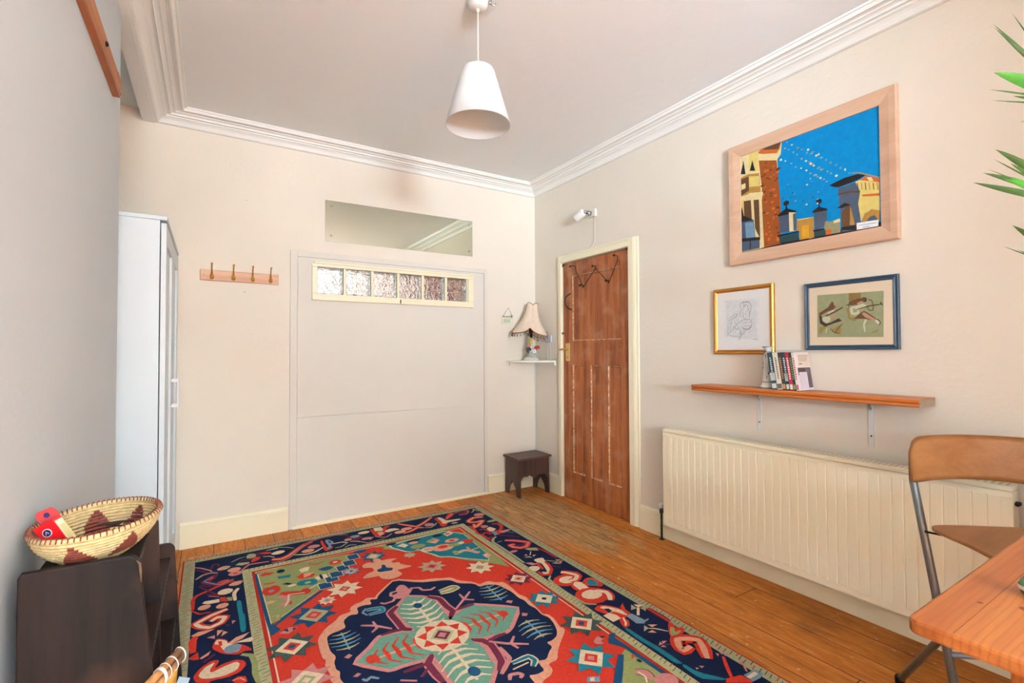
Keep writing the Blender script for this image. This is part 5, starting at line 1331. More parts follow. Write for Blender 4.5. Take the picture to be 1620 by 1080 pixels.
    mx4 = N('ShaderNodeMix'); mx4.data_type = 'RGBA'; L(gap, mx4.inputs[0]); L(mx3.outputs[2], mx4.inputs[6]); mx4.inputs[7].default_value = lin((52, 30, 16))+(1,)
    L(mx4.outputs[2], b.inputs['Base Color'])
    b.inputs['Roughness'].default_value = .55; b.inputs['Specular IOR Level'].default_value = .2
    h = mth('SUBTRACT', mth('MULTIPLY', n1.outputs[0], .3), mth('MULTIPLY', gap, 1.5))
    bp = N('ShaderNodeBump'); bp.inputs['Strength'].default_value = .4; bp.inputs['Distance'].default_value = .003; L(h, bp.inputs['Height']); L(bp.outputs[0], b.inputs['Normal'])
    return m
struct(MB().box(-3.5, .2, -10.6, .12, -.06, 0).build('floor', floor_mat()))

# cornice: one moulded ring under the ceiling
prof = [(0,-.069),(.010,-.070),(.020,-.067),(.026,-.058),(.034,-.048),(.046,-.040),(.060,-.036),(.061,-.029),(.070,-.025),(.080,-.026),(.084,-.032),(.088,-.022),(.100,-.018),(.110,-.020),(.113,-.014),(.126,-.010),(.140,-.013),(.143,-.019),(.150,-.020),(.156,-.013),(.160,-.006),(.169,-.008),(.172,-.002),(.172,.0)]
m = MB(); x0, x1, y0, y1 = -2.868, 0, -10.4, 0; rings = []
for o_, d in prof:
    rings.append([m.bm.verts.new(p) for p in ((x0+o_, y0+o_, H+d), (x1-o_, y0+o_, H+d), (x1-o_, y1-o_, H+d), (x0+o_, y1-o_, H+d))])
for a, b in zip(rings, rings[1:]):
    for j in range(4): m._f([a[j], a[(j+1) % 4], b[(j+1) % 4], b[j]])
struct(m.build('trim_1', M_corn))

# skirting boards
def skirt(name, ax, a, b, h=.163, t=.019):
    pr = [(0,0),(t,0),(t,h-.028),(t-.003,h-.024),(t,h-.019),(t-.004,h-.008),(t-.011,h),(0,h)]
    m = MB()
    if ax == 'x': m.prism([(-p[0], p[1]) for p in pr], 'x', a, b)
    else: m.prism([(-p[0], p[1]) for p in pr], 'y', a, b)
    return struct(m.build(name, M_trim))
skirt('baseboard_back', 'x', -2.72, -2.10); skirt('baseboard_back', 'x', -.512, 0)
skirt('baseboard_right', 'y', -.372, -.02); skirt('baseboard_right', 'y', -10.4, -1.292)
m = MB(); m.prism([(-2.895+p, q) for p, q in ((0,0),(.017,0),(.017,.14),(.008,.163),(0,.163))], 'y', -10.4, -1.13); struct(m.build('baseboard_left', M_trim))

# boarded-up doorway in the back wall
m = MB(); X0, X1, ZT = -2.092, -.515, 1.952
m.box(X0, X0+.046, -.011, 0, 0, ZT, .002); m.box(X1-.03, X1, -.011, 0, 0, ZT, .002); m.box(X0+.046, X1-.03, -.011, 0, ZT-.04, ZT, .002)
m.box(X0+.049, X1-.033, -.006, 0, 0, .772); m.box(X0+.049, X1-.033, -.006, 0, .774, 1.60)
m.box(X0+.049, -1.945, -.006, 0, 1.60, ZT-.043); m.box(-.66, X1-.033, -.006, 0, 1.60, ZT-.043); m.box(-1.945, -.66, -.006, 0, 1.874, ZT-.043)
struct(m.build('trim_3', M_panel))
m = MB(); m.prism([(0,0),(-.02,0),(-.018,.012),(-.007,.02),(0,.02)], 'x', X0+.02, X1); struct(m.build('trim_4', M_trim))

# glass-block window
m = MB(); a, b, zb, zt = -1.950, -.655, 1.607, 1.872
m.box(a, b, -.022, 0, zb, zb+.048, .003); m.box(a, b, -.022, 0, 1.848, zt, .003); m.box(a, a+.036, -.0218, 0, zb+.048, 1.848, .003); m.box(b-.05, b, -.0218, 0, zb+.048, 1.848, .003)
m.box(a+.01, b-.01, -.028, 0, zt-.002, zt+.012, .003)
xb = [-1.914+.2035*i for i in range(6)]
for i in range(5): m.box(xb[i]+.183, xb[i+1]-.001, -.012, .09, 1.655, 1.850)
m.box(a+.02, b-.02, -.005, .1, 1.640, 1.656); m.box(a+.02, b-.02, -.005, .1, 1.850, 1.862); m.box(-1.93, -1.915, -.005, .1, 1.65, 1.86); m.box(-.713, -.70, -.005, .1, 1.65, 1.86)
win = struct(m.build('window_1', M_trim))
G = bpy.data.materials.new('wavy_glass'); G.use_nodes = True; b_ = G.node_tree.nodes['Principled BSDF']; b_.inputs['Transmission Weight'].default_value = 1; b_.inputs['Roughness'].default_value = .02; b_.inputs['IOR'].default_value = 1.45; b_.inputs['Base Color'].default_value = (.95, .97, .97, 1)
nz = G.node_tree.nodes.new('ShaderNodeTexNoise'); nz.inputs['Scale'].default_value = 22; nz.inputs['Detail'].default_value = 1.5; nz.inputs['Distortion'].default_value = 1.4
tcg = G.node_tree.nodes.new('ShaderNodeTexCoord'); G.node_tree.links.new(tcg.outputs['Object'], nz.inputs[0])
bg = G.node_tree.nodes.new('ShaderNodeBump'); bg.inputs['Strength'].default_value = .9; bg.inputs['Distance'].default_value = .02; G.node_tree.links.new(nz.outputs[0], bg.inputs['Height']); G.node_tree.links.new(bg.outputs[0], b_.inputs['Normal'])
G2 = mat('clear_glass', (245, 250, 250), .02, trans=1.0)
for i in range(6):
    m = MB(); m.mi = 0; m.box(xb[i]+.001, xb[i]+.182, .004, .016, 1.658, 1.848, .005); m.mi = 0; m.box(xb[i]+.003, xb[i]+.180, .072, .084, 1.660, 1.846, .004)
    m.mi = 1
    for q in ((xb[i]+.001, xb[i]+.007), (xb[i]+.176, xb[i]+.182)): m.box(q[0], q[1], .017, .071, 1.658, 1.848)
    m.box(xb[i]+.008, xb[i]+.175, .017, .071, 1.658, 1.664); m.box(xb[i]+.008, xb[i]+.175, .017, .071, 1.842, 1.848)
    o = m.build('glass_block', [G, G2], win)
# small black catch under the window
m = MB(); m.box(-1.302, -1.296, -.028, -.02, 1.612, 1.642, .001); m.build('window_catch', M_dark, win)
# landing beyond: walls with a doorway, a red-brown coat cupboard and added glowing panels that whiten the glass blocks
M_land = mat('landing_wall', (244, 216, 196), .9); M_plum = mat('landing_curtain', (120, 50, 62), .9); M_lw = mat('landing_window', (250, 250, 250), .9); M_lw.node_tree.nodes['Principled BSDF'].inputs['Emission Color'].default_value = (.93, .96, 1, 1); M_lw.node_tree.nodes['Principled BSDF'].inputs['Emission Strength'].default_value = .55
m = MB(); m.mi = 0; m.box(-3.5, 1.6, 1.3, 1.4, 0, H); m.box(1.5, 1.6, .2, 1.3, 0, H); m.box(-3.5, -3.4, .12, 1.3, 0, H); m.box(-3.5, 1.6, .12, 1.4, H, H+.08); m.box(-3.5, 1.6, .12, 1.4, -.06, 0); m.box(.2, 1.6, .12, .2, 0, H)
m.mi = 1; m.box(-.60, -.34, 1.1, 1.3, .3, 2.5); m.mi = 2; m.box(-2.6, -1.32, 1.27, 1.3, 1.2, 2.6); m.box(-1.12, -.98, 1.28, 1.3, 1.2, 2.6); m.box(-.9, -.84, 1.28, 1.3, 1.2, 2.6)
struct(m.build('wall_landing', [M_land, M_plum, M_lw]))

# door with architrave
M_door = wood('stripped_pine', (182, 104, 52), (128, 62, 28), 'z', .55, 1.0, c3=(190, 134, 100))
M_paintline = mat('old_paint_line', (222, 196, 150), .7, var=(40, .5), col2=(160, 96, 56))
def pframe(m, y0, y1, z0, z1, X, t=.012, dep=.010):
    """recessed panel: panel face at X+dep, small sloping mould"""
    m.mi = 0; m.quad((X+dep, y0+t, z0+t), (X+dep, y1-t, z0+t), (X+dep, y1-t, z1-t), (X+dep, y0+t, z1-t))
    m.mi = 1
    o = [(y0,z0),(y1,z0),(y1,z1),(y0,z1)]; i_ = [(y0+t,z0+t),(y1-t,z0+t),(y1-t,z1-t),(y0+t,z1-t)]
    for k in range(4):
        a, b, c, d = o[k], o[(k+1)%4], i_[(k+1)%4], i_[k]
        m.mi = 1 if k != 1 else 1
        m.quad((X,)+a, (X,)+b, ((X+dep*.5),)+((b[0]+c[0])/2, (b[1]+c[1])/2), ((X+dep*.5),)+((a[0]+d[0])/2, (a[1]+d[1])/2))
        m.mi = 0
        m.quad(((X+dep*.5),)+((a[0]+d[0])/2, (a[1]+d[1])/2), ((X+dep*.5),)+((b[0]+c[0])/2, (b[1]+c[1])/2), (X+dep,)+c, (X+dep,)+d)
m = MB(); yA, yB = -1.192, -.424
ys_ = [yA, -1.107, -.965, -.900, -.768, -.693, -.545, yB]
m.box(.002, .04, yA, -1.107, .006, 1.978); m.box(.002, .04, -.545, yB, .006, 1.978)
m.box(.002, .04, -1.107, -.545, 1.862, 1.978); m.box(.002, .04, -1.107, -.545, 1.12, 1.32); m.box(.002, .04, -1.107, -.545, .006, .228)
m.box(.002, .04, -.965, -.900, .228, 1.12); m.box(.002, .04, -.768, -.693, .228, 1.12)
m.box(.02, .035, -1.107, -.545, .22, 1.87)
for y0, y1, z0, z1 in ((-1.107, -.545, 1.32, 1.862), (-1.107, -.965, .228, 1.12), (-.900, -.768, .228, 1.12), (-.693, -.545, .228, 1.12)): pframe(m, y0, y1, z0, z1, .002)
door = struct(m.build('door_1', [M_door, M_paintline]))
m = MB(); t = .085
ar = [(0,0),(-.022,0),(-.022,.045),(-.018,.06),(-.012,.07),(-.010,.084),(0,.084)]
m.prism([(p[0], -.416+.004+p[1]*.62) for p in ar], 'z', 0, 2.045); m.prism([(p[0], -1.199-.004-p[1]) for p in ar], 'z', 0, 2.045)
m.prism([(p[0], 1.986+p[1]*.75) for p in ar], 'y', -1.203, -.412)
m.box(.0, .12, -.418, -.4165, 0, 1.985); m.box(.0, .12, -1.1985, -1.196, 0, 1.985); m.box(.0, .12, -1.196, -.418, 1.984, 1.989)
struct(m.build('trim_5', M_trim))
struct(MB().box(.06, .08, -1.196, -.42, 0, 1.98).build('door_2', M_dark))  # dark sheet behind the door, shade of its gaps put into the colour
M_brass = mat('brass', (200, 160, 84), .3, 1.0); M_iron = mat('black_iron', (34, 24, 24), .45, .6); M_chrome = mat('chrome', (190, 190, 190), .2, 1.0)
m = MB(); m.box(-.0015, .002, -.508, -.455, 1.15, 1.30, .001); m.build('lock_plate', mat('brass_plate', (214, 180, 110), .45, .3), door)
m = MB(); m.tube([(0,-.48,1.25),(-.035,-.48,1.25)], .007); m.tube([(-.035,-.484,1.25),(-.037,-.45,1.25),(-.034,-.415,1.247)], [.007,.006,.007]); m.ball((-.002,-.48,1.25), .011)
m.build('door_handle', M_brass, door)
m = MB(); m.box(-.002, -.001, -.485, -.478, 1.172, 1.19); m.build('keyhole', M_dark, door)
m = MB(); m.tube([(-.008,-.40,1.385),(-.01,-.45,1.385)], .003); m.tube([(-.009,-.425,1.375),(-.009,-.425,1.398)], .003); m.build('bolt', M_iron, door)
m = MB(); m.tube(bez((-.006,-.535,1.716),(-.03,-.51,1.70),(-.035,-.50,1.68))+bez((-.035,-.50,1.68),(-.04,-.485,1.645),(-.035,-.505,1.615))[1:]+bez((-.035,-.505,1.615),(-.03,-.52,1.59),(-.004,-.545,1.578))[1:], .0045, 6); m.build('pull_handle', M_iron, door)
for y in (-.437, -1.178):
    m = MB(); m.prism([(y-.02,1.978),(y+.02,1.978),(y+(.02 if y>-1 else -.02),1.955)], 'x', -.004, .001); m.build('corner_brace', M_iron, door)
# wire hook rack hanging on the door
t = thing('hook_rack', 'black wire zigzag coat hook rack hanging at the top of the brown door', 'coat hooks', (-.012, -.8, 1.85))
m = MB(); X = -.010
zig = [(-.605,1.902),(-.697,1.747),(-.846,1.882),(-.994,1.748),(-1.088,1.905)]
m.tube([(X,)+p for p in zig], .0036, 6); m.build('wire', M_iron, t)
for (y, z), (by, bz) in zip(zig, ((-.519,1.934),(-.640,1.763),(-.793,1.895),(-.944,1.762),(-1.030,1.939))):
    m = MB(); dz = bz-z
    m.tube([(X,y,z), (X,y,z+max(dz,0)*.8+.006)]+bez((X,y,z+max(dz,0)*.8+.006),(-.03,y+.02,bz+.01),(-.045,by-.055 if by>y else by,bz),6)[1:], .0034, 6)
    m.ball((-.045, by-.055, bz), .0085, 6); m.build('hook', M_iron, t)

# ---------------------------------------------------------------- rug
RC = {'redb':(176,44,34),'sage':(172,166,128),'navy':(24,34,62),'sage2':(186,180,134),'red':(206,58,42),'cream':(232,206,172),'pink':(206,132,126),'plum':(112,42,62),'salmon':(226,158,128),'steel':(128,150,166),'teal':(38,122,136),'olive':(152,154,98),'blue':(34,78,112),'mint':(112,156,134),'slate':(70,84,78),'sky':(96,156,184)}
rmats = [mat('wool_'+k, v, .95, spec=.08, bump=(260, .8), dist=.002, var=(70, .16)) for k, v in RC.items()]
m = MB(); m.mi = 0; m.box(-.975, .975, -1.497, 1.497, -.008, 0)
pattern(m, RUG, list(RC), lambda p, h: (p[0], p[1], h), 6e-6)
# woven ticks along the two pale bands
tk = list(RC).index('redb'); tn = list(RC).index('slate')
for (ax, c, half, st, wd) in (('x', 1.466, .94, .021, .05), ('x', 1.155, .66, .024, .05), ('y', .942, 1.44, .021, .05), ('y', .668, 1.15, .024, .045)):
    n = int(half*2/st)
    for i in range(n):
        q = -half+i*st+random.uniform(-.002, .002)
        for s in (-1, 1):
            m.mi = tn if i % 4 else tk; k = .0052
            o = random.uniform(-.2, .2)*wd
            if ax == 'x': m.quad((q, s*c-wd*.3+o, k), (q+.0035, s*c-wd*.3+o, k), (q+.011, s*c+wd*.3+o, k), (q+.0075, s*c+wd*.3+o, k))
            else: m.quad((s*c-wd*.3+o, q, k), (s*c-wd*.3+o, q+.0035, k), (s*c+wd*.3+o, q+.011, k), (s*c+wd*.3+o, q+.0075, k))
rug = m.build('rug', rmats, loc=(-1.715, -1.747, .0085))
tag(rug, 'red, navy and green patterned wool rug with a central medallion lying on the floorboards', 'rug')
for s in (-1, 1):
    m = MB()
    for i in range(210):
        x = -1.715-.96+1.92*i/209+random.uniform(-.004, .004); y = -1.747+s*1.497; l = random.uniform(.02, .06)
        m.tube(bez((x, y, .006), (x+random.uniform(-.02, .02), y+s*l*.6, .004), (x+random.uniform(-.03, .03), y+s*l, .0025), 4), .0013, 4)
    m.build('fringe', mat('fringe_wool', (206, 170, 146), .95), rug)
# ---------------------------------------------------------------- wardrobe in the alcove
M_ww = mat('wardrobe_white', (212, 219, 222), .4)
w_ = thing('wardrobe', 'tall white two-door wardrobe standing in the alcove left of the coat rail', 'wardrobe', (-3.0, -.5, 0))
m = MB(); m.box(-3.24, -2.766, -.97, -.02, 0, 1.842, .002); m.build('carcass', M_ww, w_)
m = MB(); m.box(-3.245, -2.738, -.975, -.015, 1.842, 1.862, .003); m.build('top_panel', M_ww, w_)
for k, (a, b, hy) in enumerate(((-.968, -.497, -.53), (-.493, -.022, -.46))):
    m = MB(); z0, z1, s = .045, 1.830, .072
    m.box(-2.762, -2.741, a, a+s, z0, z1, .0015); m.box(-2.762, -2.741, b-s, b, z0, z1, .0015); m.box(-2.762, -2.7412, a+s, b-s, z1-s-.02, z1, .0015); m.box(-2.762, -2.7412, a+s, b-s, z0, z0+s+.02, .0015)
    m.box(-2.762, -2.752, a+s-.004, b-s+.004, z0+s, z1-s)
    d = m.build('door', M_ww, w_)
    m = MB(); m.box(-2.716, -2.708, hy-.006, hy+.006, .93, 1.10, .003); m.box(-2.742, -2.712, hy-.005, hy+.005, .94, .955); m.box(-2.742, -2.712, hy-.005, hy+.005, 1.075, 1.09); m.build('handle', M_white, d)
m = MB(); m.box(-3.2, -2.78, -.96, -.03, 0, .04); m.build('plinth', M_ww, w_)

# ---------------------------------------------------------------- batten on the left wall
M_pine = wood('orange_pine', (196, 122, 62), (158, 84, 36), 'y', .5, .9)
m = MB(); m.prism([(-2.895, 2.226), (-2.872, 2.226), (-2.872, 2.300), (-2.876, 2.304), (-2.895, 2.304)], 'y', -10.4, -1.31)
m.box(-2.874, -2.871, -1.36, -1.29, 2.245, 2.303)
m.mi = 1; m.ball((-2.8725, -1.62, 2.27), .009, 6)
tag(m.build('picture_rail', [M_pine, M_dark]), 'bare orange pine rail fixed high on the left wall', 'picture rail')

# ---------------------------------------------------------------- dark stepped bookcase, basket
M_oak = wood('dark_stained_oak', (33, 22, 19), (15, 10, 9), 'z', .55, 1.1, c3=(70, 44, 34)); M_oak.node_tree.nodes['Principled BSDF'].inputs['Specular IOR Level'].default_value = .18; M_oaky = wood('dark_stained_oak_board', (50, 33, 27), (22, 14, 12), 'y', .55, 1.1); M_oaky.node_tree.nodes['Principled BSDF'].inputs['Specular IOR Level'].default_value = .18
M_joint_mouth = mat('dark_joint', (16, 10, 8), .9); M_wearw = mat('worn_edge', (120, 84, 58), .7, var=(30, .5))
bk = thing('bookcase', 'dark stained wooden stepped bookcase standing against the left wall', 'bookcase', (-2.77, -2.2, 0))
def side(name, y, z1, x1t, x1b, th=.017, r=.022):
    x0 = -2.862
    out = [(x0, 0), (x0, z1-.008), (x0+.004, z1)]
    out += [(x1t-r+r*math.sin(math.radians(a)), z1-r+r*math.cos(math.radians(a))) for a in range(0, 91, 15)]
    out += [(x1t+(x1b-x1t)*k/6, (z1-r)*(1-k/6)) for k in range(1, 7)]
    m = MB(); m.prism(out, 'y', y, y+th, .003); return m.build(name, [M_oak], bk)
side('side_panel', -2.47, .826, -2.684, -2.60)
side('side_panel', -2.205, .826, -2.672, -2.655)
side('side_panel', -1.905, .655, -2.652, -2.618)
def board(y0, y1, z, xf, n):
    m = MB(); m.box(-2.858, xf, y0, y1, z-.016, z, .002); m.mi = 1
    for i in range(n):
        y = y0+(y1-y0)*(i+.5)/n; m.box(xf-.004, xf+.0008, y-.006, y+.004, z-.013, z-.003)
    m.build('shelf', [M_oaky, M_joint_mouth], bk)
board(-2.453, -2.205, .792, -2.690, 9); board(-2.453, -1.905, .615, -2.662, 20); board(-2.453, -1.905, .43, -2.648, 16); board(-2.453, -1.905, .20, -2.636, 16)
m = MB(); m.box(-2.862, -2.852, -2.453, -2.205, .05, .78); m.box(-2.862, -2.852, -2.19, -1.905, .05, .61); m.build('back_panel', M_oak, bk)
m = MB(); m.tube([(-2.688,-2.4715,.815),(-2.683,-2.4715,.807),(-2.6815,-2.4715,.79),(-2.6805,-2.4715,.77)], [.001,.003,.0025,.001], 6); m.build('worn_edge', M_wearw, bk)

bx, by_ = -2.770, -2.308
bt = thing('basket', 'oval coiled straw basket with brown triangle patterns on top of the dark bookcase', 'basket', (bx, by_, .793))
M_straw = mat('straw', (222, 194, 140), .8, bump=(300, 1.0), dist=.002, var=(90, .28)); M_rust = mat('rust_straw', (126, 52, 34), .8, bump=(300, 1.0), dist=.002, var=(90, .25)); M_slit = M_joint_mouth
rot_b = math.radians(-14)
def bpt(a, rx, ry, z):
    u, v = rx*math.cos(a), ry*math.sin(a); return Vector((bx+u*math.cos(rot_b)-v*math.sin(rot_b), by_+u*math.sin(rot_b)+v*math.cos(rot_b), z))
m = MB(); NC = 11; NA = 120
def coil(k, rx, ry, z, r, tri=True):
    pts = [bpt(2*PI*i/NA, rx, ry, z) for i in range(NA)]
    cen = [2*PI*q/7+.35 for q in range(7)]
    rings = []
    for i, p in enumerate(pts):
        t = (pts[(i+1) % NA]-pts[i-1]).normalized(); u = Vector((0,0,1)); v = t.cross(u)
        rr = r*(1+.10*math.sin(i*2.1+k)); rings.append([m.bm.verts.new(p+v*(rr*math.cos(2*PI*j/6))+u*(rr*math.sin(2*PI*j/6))) for j in range(6)])
    for i in range(NA):
        a = 2*PI*(i+.5)/NA; hw = .36*(1-(k-1.5)/7.5)
        d = min(abs((a-c+PI) % (2*PI)-PI) for c in cen)
        m.mi = 1 if (2 <= k <= 8 and d < hw and tri) else 0
        m.sm = True
        for j in range(6): m._f([rings[i][j], rings[i][(j+1) % 6], rings[(i+1) % NA][(j+1) % 6], rings[(i+1) % NA][j]])
for k in range(NC):
    t = k/(NC-1); f = .56+.44*math.sin(t*PI/2)**.9
    coil(k, .102*f, .140*f, .799+.064*t, .0037)
for k in range(8):
    f = .56*(1-(k+.5)/8); coil(-5, .102*f, .140*f, .797, .0040, False)
m.build('bowl', [M_straw, M_rust], bt)
m = MB(); m.sm = True
for i in range(72):
    a = 2*PI*i/72; p = bpt(a, .103, .141, .868); q = bpt(a+.035, .103, .141, .868); c = p
    r_ = Vector((p.x-bx, p.y-by_, 0)).normalized()
    m.tube([p+r_*.006+Vector((0,0,-.003)), p+r_*.003+Vector((0,0,.005)), q-r_*.004+Vector((0,0,.005)), q-r_*.006+Vector((0,0,-.002))], .0013, 5)
m.build('rim_stitching', M_rust, bt)
m = MB(); m.tube([bpt(2*PI*i/60, .103, .141, .866) for i in range(60)], .0058, 8, closed=True); m.build('rim', M_straw, bt)

# small red carton with a roundel, tilted in the basket, lid flap open
M_red = mat('carton_red', (222, 22, 34), .3, coat=.4); M_redp = mat('carton_flap', (196, 60, 62), .5); M_crm = mat('carton_cream', (238, 226, 190), .5); M_bl = mat('carton_blue', (40, 34, 90), .4); M_wht = mat('label_white', (242, 240, 236), .6); M_yel = mat('carton_yellow', (206, 186, 96), .5)
ct = thing('carton', 'small open red carton standing tilted in the straw basket', 'carton', (-2.82, -2.35, .82))
ax_z = Vector((-.43, .12, .76)).normalized(); ax_x = Vector((.86, -.32, 0)); ax_x = (ax_x-ax_z*ax_x.dot(ax_z)).normalized(); ax_y = ax_z.cross(ax_x)
CM = Matrix((ax_x, ax_y, ax_z)).transposed().to_4x4(); CM.translation = Vector((-2.812, -2.345, .812))
def cbuild(m, n, mm, par=None): m.xf(CM); return m.build(n, mm, par or ct)
wX, wY, wZ = .040, .024, .080
m = MB(); m.mi = 0; m.box(-wX/2, wX/2, -wY/2, wY/2, 0, wZ, .0008)
m.mi = 1; m.box(-wX/2+.002, wX/2-.002, -wY/2+.002, wY/2-.002, wZ, wZ+.0005)  # dark sheet on top, shade inside the open carton put into its colour
cbuild(m, 'body', [M_red, M_joint_mouth])
m = MB(); m.mi = 0; m.box(wX/2, wX/2+.0006, -wY/2+.002, wY/2-.002, .002, wZ-.006); m.mi = 1
for i in range(5): m.box(wX/2+.0006, wX/2+.0009, -wY/2+.006+i*.004, -wY/2+.0075+i*.004, .024, wZ-.018)
m.mi = 2
for i in range(8): m.box(wX/2+.0006, wX/2+.0010, -wY/2+.005+i*.0022, -wY/2+.006+i*.0022, .004, .016)
cbuild(m, 'striped_side_label', [M_crm, M_yel, M_bl])
m = MB(); m.mi = 0; m.lathe([(.0088, 0), (.0088, .0006)], (-.002, -wY/2-.0001, wZ-.020), 20, (0,-1,0)); m.mi = 1; m.lathe([(.0070, .0006), (.0070, .0010)], (-.002, -wY/2-.0001, wZ-.020), 20, (0,-1,0)); m.mi = 0
m.tube([(-.005,-wY/2-.0013,wZ-.023),(-.002,-wY/2-.0013,wZ-.017),(.001,-wY/2-.0013,wZ-.023)], .0008, 5); cbuild(m, 'roundel', [M_wht, M_bl])
m = MB(); m.prism([(-wX/2,wZ),(wX/2,wZ),(wX/2,wZ+.014),(wX/2-.006,wZ+.024),(-wX/2+.006,wZ+.027),(-wX/2,wZ+.018)], 'y', wY/2-.001, wY/2); m.mi = 0; fl = cbuild(m, 'lid_flap', M_redp)
m = MB(); m.lathe([(.0055,0),(.0055,.0006)], (0, wY/2-.001, wZ+.013), 16, (0,-1,0)); cbuild(m, 'flap_mark', M_bl, fl)

# bamboo sticks bound with white string, and leaflets, on the low shelf
M_bam = wood('bamboo', (206, 150, 96), (166, 106, 58), 'y', .5, 3); M_str = mat('white_string', (236, 232, 224), .9)
st = thing('stick_bundle', 'two bamboo sticks tied with white string poking out of the dark bookcase', 'bundle of sticks', (-2.64, -2.35, .52))
A = Vector((-2.6545, -2.505, .578)); B = Vector((-2.620, -2.262, .500)); off = (B-A).cross(Vector((1,0,.3))).normalized()*.0085
for s in (-1, 1):
    m = MB(); m.tube([A+off*s-(B-A)*.35, A.lerp(B, .5)+off*s, B+off*s+(B-A)*(.03*s)], .0078, 10); m.build('stick', M_bam, st)
m = MB(); dr = (B-A).normalized(); u = off.normalized(); v = dr.cross(u)
for t0, n, sk in ((.14, 6, .0), (.36, 1, .03), (.60, 2, .05), (.93, 3, .02)):
    for k in range(n):
        c = A.lerp(B, t0+.014*k); m.tube([c+u*(.0178*math.cos(a*PI/8))+v*(.0105*math.sin(a*PI/8))+dr*(sk*.2*math.cos(a*PI/8)) for a in range(16)], .0008, 5, closed=True)
m.tube(bez(A.lerp(B,.30)+v*.011, A.lerp(B,.5)+v*.02+u*.012, A.lerp(B,.62)+v*.011), .0008, 5); m.tube(bez(A.lerp(B,.62)+v*.011+u*.01, A.lerp(B,.8)+v*.018, A.lerp(B,.95)+v*.011), .0011, 5)
m.build('string', M_str, st)
def leaflet(lab, c, d, h, col, stripe=None):
    m = MB(); c = Vector(c); d = Vector(d); up = Vector(h); n = d.cross(up).normalized()*.0008
    P = [c, c+d, c+d+up, c+up]
    a = [m.bm.verts.new(p) for p in P]; b = [m.bm.verts.new(p+n) for p in P]; m._f(a); m._f(b[::-1])
    for i in range(4): m._f([a[i], a[(i+1)%4], b[(i+1)%4], b[i]])
    tag(m.build('leaflet', mat('paper_'+col[0], col[1], .6)), lab, 'leaflet')
leaflet('orange and yellow card standing below the tied bamboo sticks', (-2.652, -2.30, .432), (.022, .03, 0), (.004, 0, .05), ('orange', (206, 150, 70)))
leaflet('blue paper slip between the bamboo sticks and the dark bookcase side', (-2.690, -2.445, .47), (.02, .004, 0), (.0, 0, .10), ('blue', (60, 110, 170)))
leaflet('pale blue and white leaflet at the bookcase foot beside the rug', (-2.634, -2.30, .432), (.022, -.02, 0), (.012, 0, .034), ('pale', (190, 208, 224)))

# ---------------------------------------------------------------- coat rail with brass hooks
M_beech = wood('beech', (224, 176, 142), (206, 150, 116), 'x', .5, 1.5)
t = thing('coat_rail', 'beech coat rail with four brass hooks on the back wall beside the wardrobe', 'coat rail', (-2.395, 0, 1.73))
m = MB(); m.box(-2.625, -2.167, -.016, 0, 1.700, 1.769, .004); m.mi = 1
for x in (-2.606, -2.184): m.ball((x, -.0165, 1.735), .005, 5)
m.build('board', [M_beech, M_white], t)
m = MB(); zs = 1.733
m.lathe([(.002,0),(.011,.003),(.0125,.018),(.009,.034),(.004,.042)], (0,-.018,zs-.026), 12); m.tube([(0,-.018,zs+.01),(0,-.024,zs+.03)]+bez((0,-.024,zs+.03),(0,-.034,zs+.05),(0,-.052,zs+.068),6)[1:], [.0055,.0045]+[.0038]*6, 8); m.ball((0,-.054,zs+.072), .007, 6)
m.tube(bez((0,-.022,zs-.012),(0,-.05,zs-.045),(0,-.052,zs-.005),8), .0036, 8); m.ball((0,-.052,zs-.002), .0055, 6)
h0 = m.build('hook', mat('polished_brass', (222, 178, 92), .22, 1.0), t)
for i, px in enumerate((-2.560, -2.438, -2.326, -2.217)):
    if i == 0: h0.location.x = px-(-2.395)+(-2.395)*1; h = h0
    else: h = h0.copy(); COL.objects.link(h)
    h.location = (px, 0, 0)
# two wall plugs
for x, z, lab in ((-2.366, 2.258, 'bare wall plug in the back wall, high above the coat rail'), (-2.372, 1.640, 'bare wall plug in the back wall, just below the coat rail')):
    m = MB(); m.lathe([(.006,0),(.006,.003),(.003,.0035)], (x, 0, z), 10, (0,-1,0)); m.mi = 1; m.lathe([(.0028,.0036),(.0028,.004)], (x,0,z), 8, (0,-1,0)); tag(m.build('wall_plug', [M_white, M_dark]), lab, 'wall plug')

# mirror
M_mir = mat('mirror_glass', (214, 216, 196), .015, 1.0)
t = thing('mirror', 'long frameless mirror screwed to the back wall above the glass-block window', 'mirror', (-1.26, 0, 2.2))
m = MB(); m.mi = 0; m.prism([(-1.862,2.044),(-.657,2.050),(-.657,2.354),(-1.862,2.345)], 'y', -.006, -.001); m.build('glass', M_mir, t)
for x, z in ((-1.820, 2.303), (-1.820, 2.086), (-.688, 2.318), (-.688, 2.092)):
    m = MB(); m.lathe([(.008,.006),(.008,.008),(.004,.010)], (x, 0, z), 12, (0,-1,0)); m.build('screw_cap', M_chrome, t)

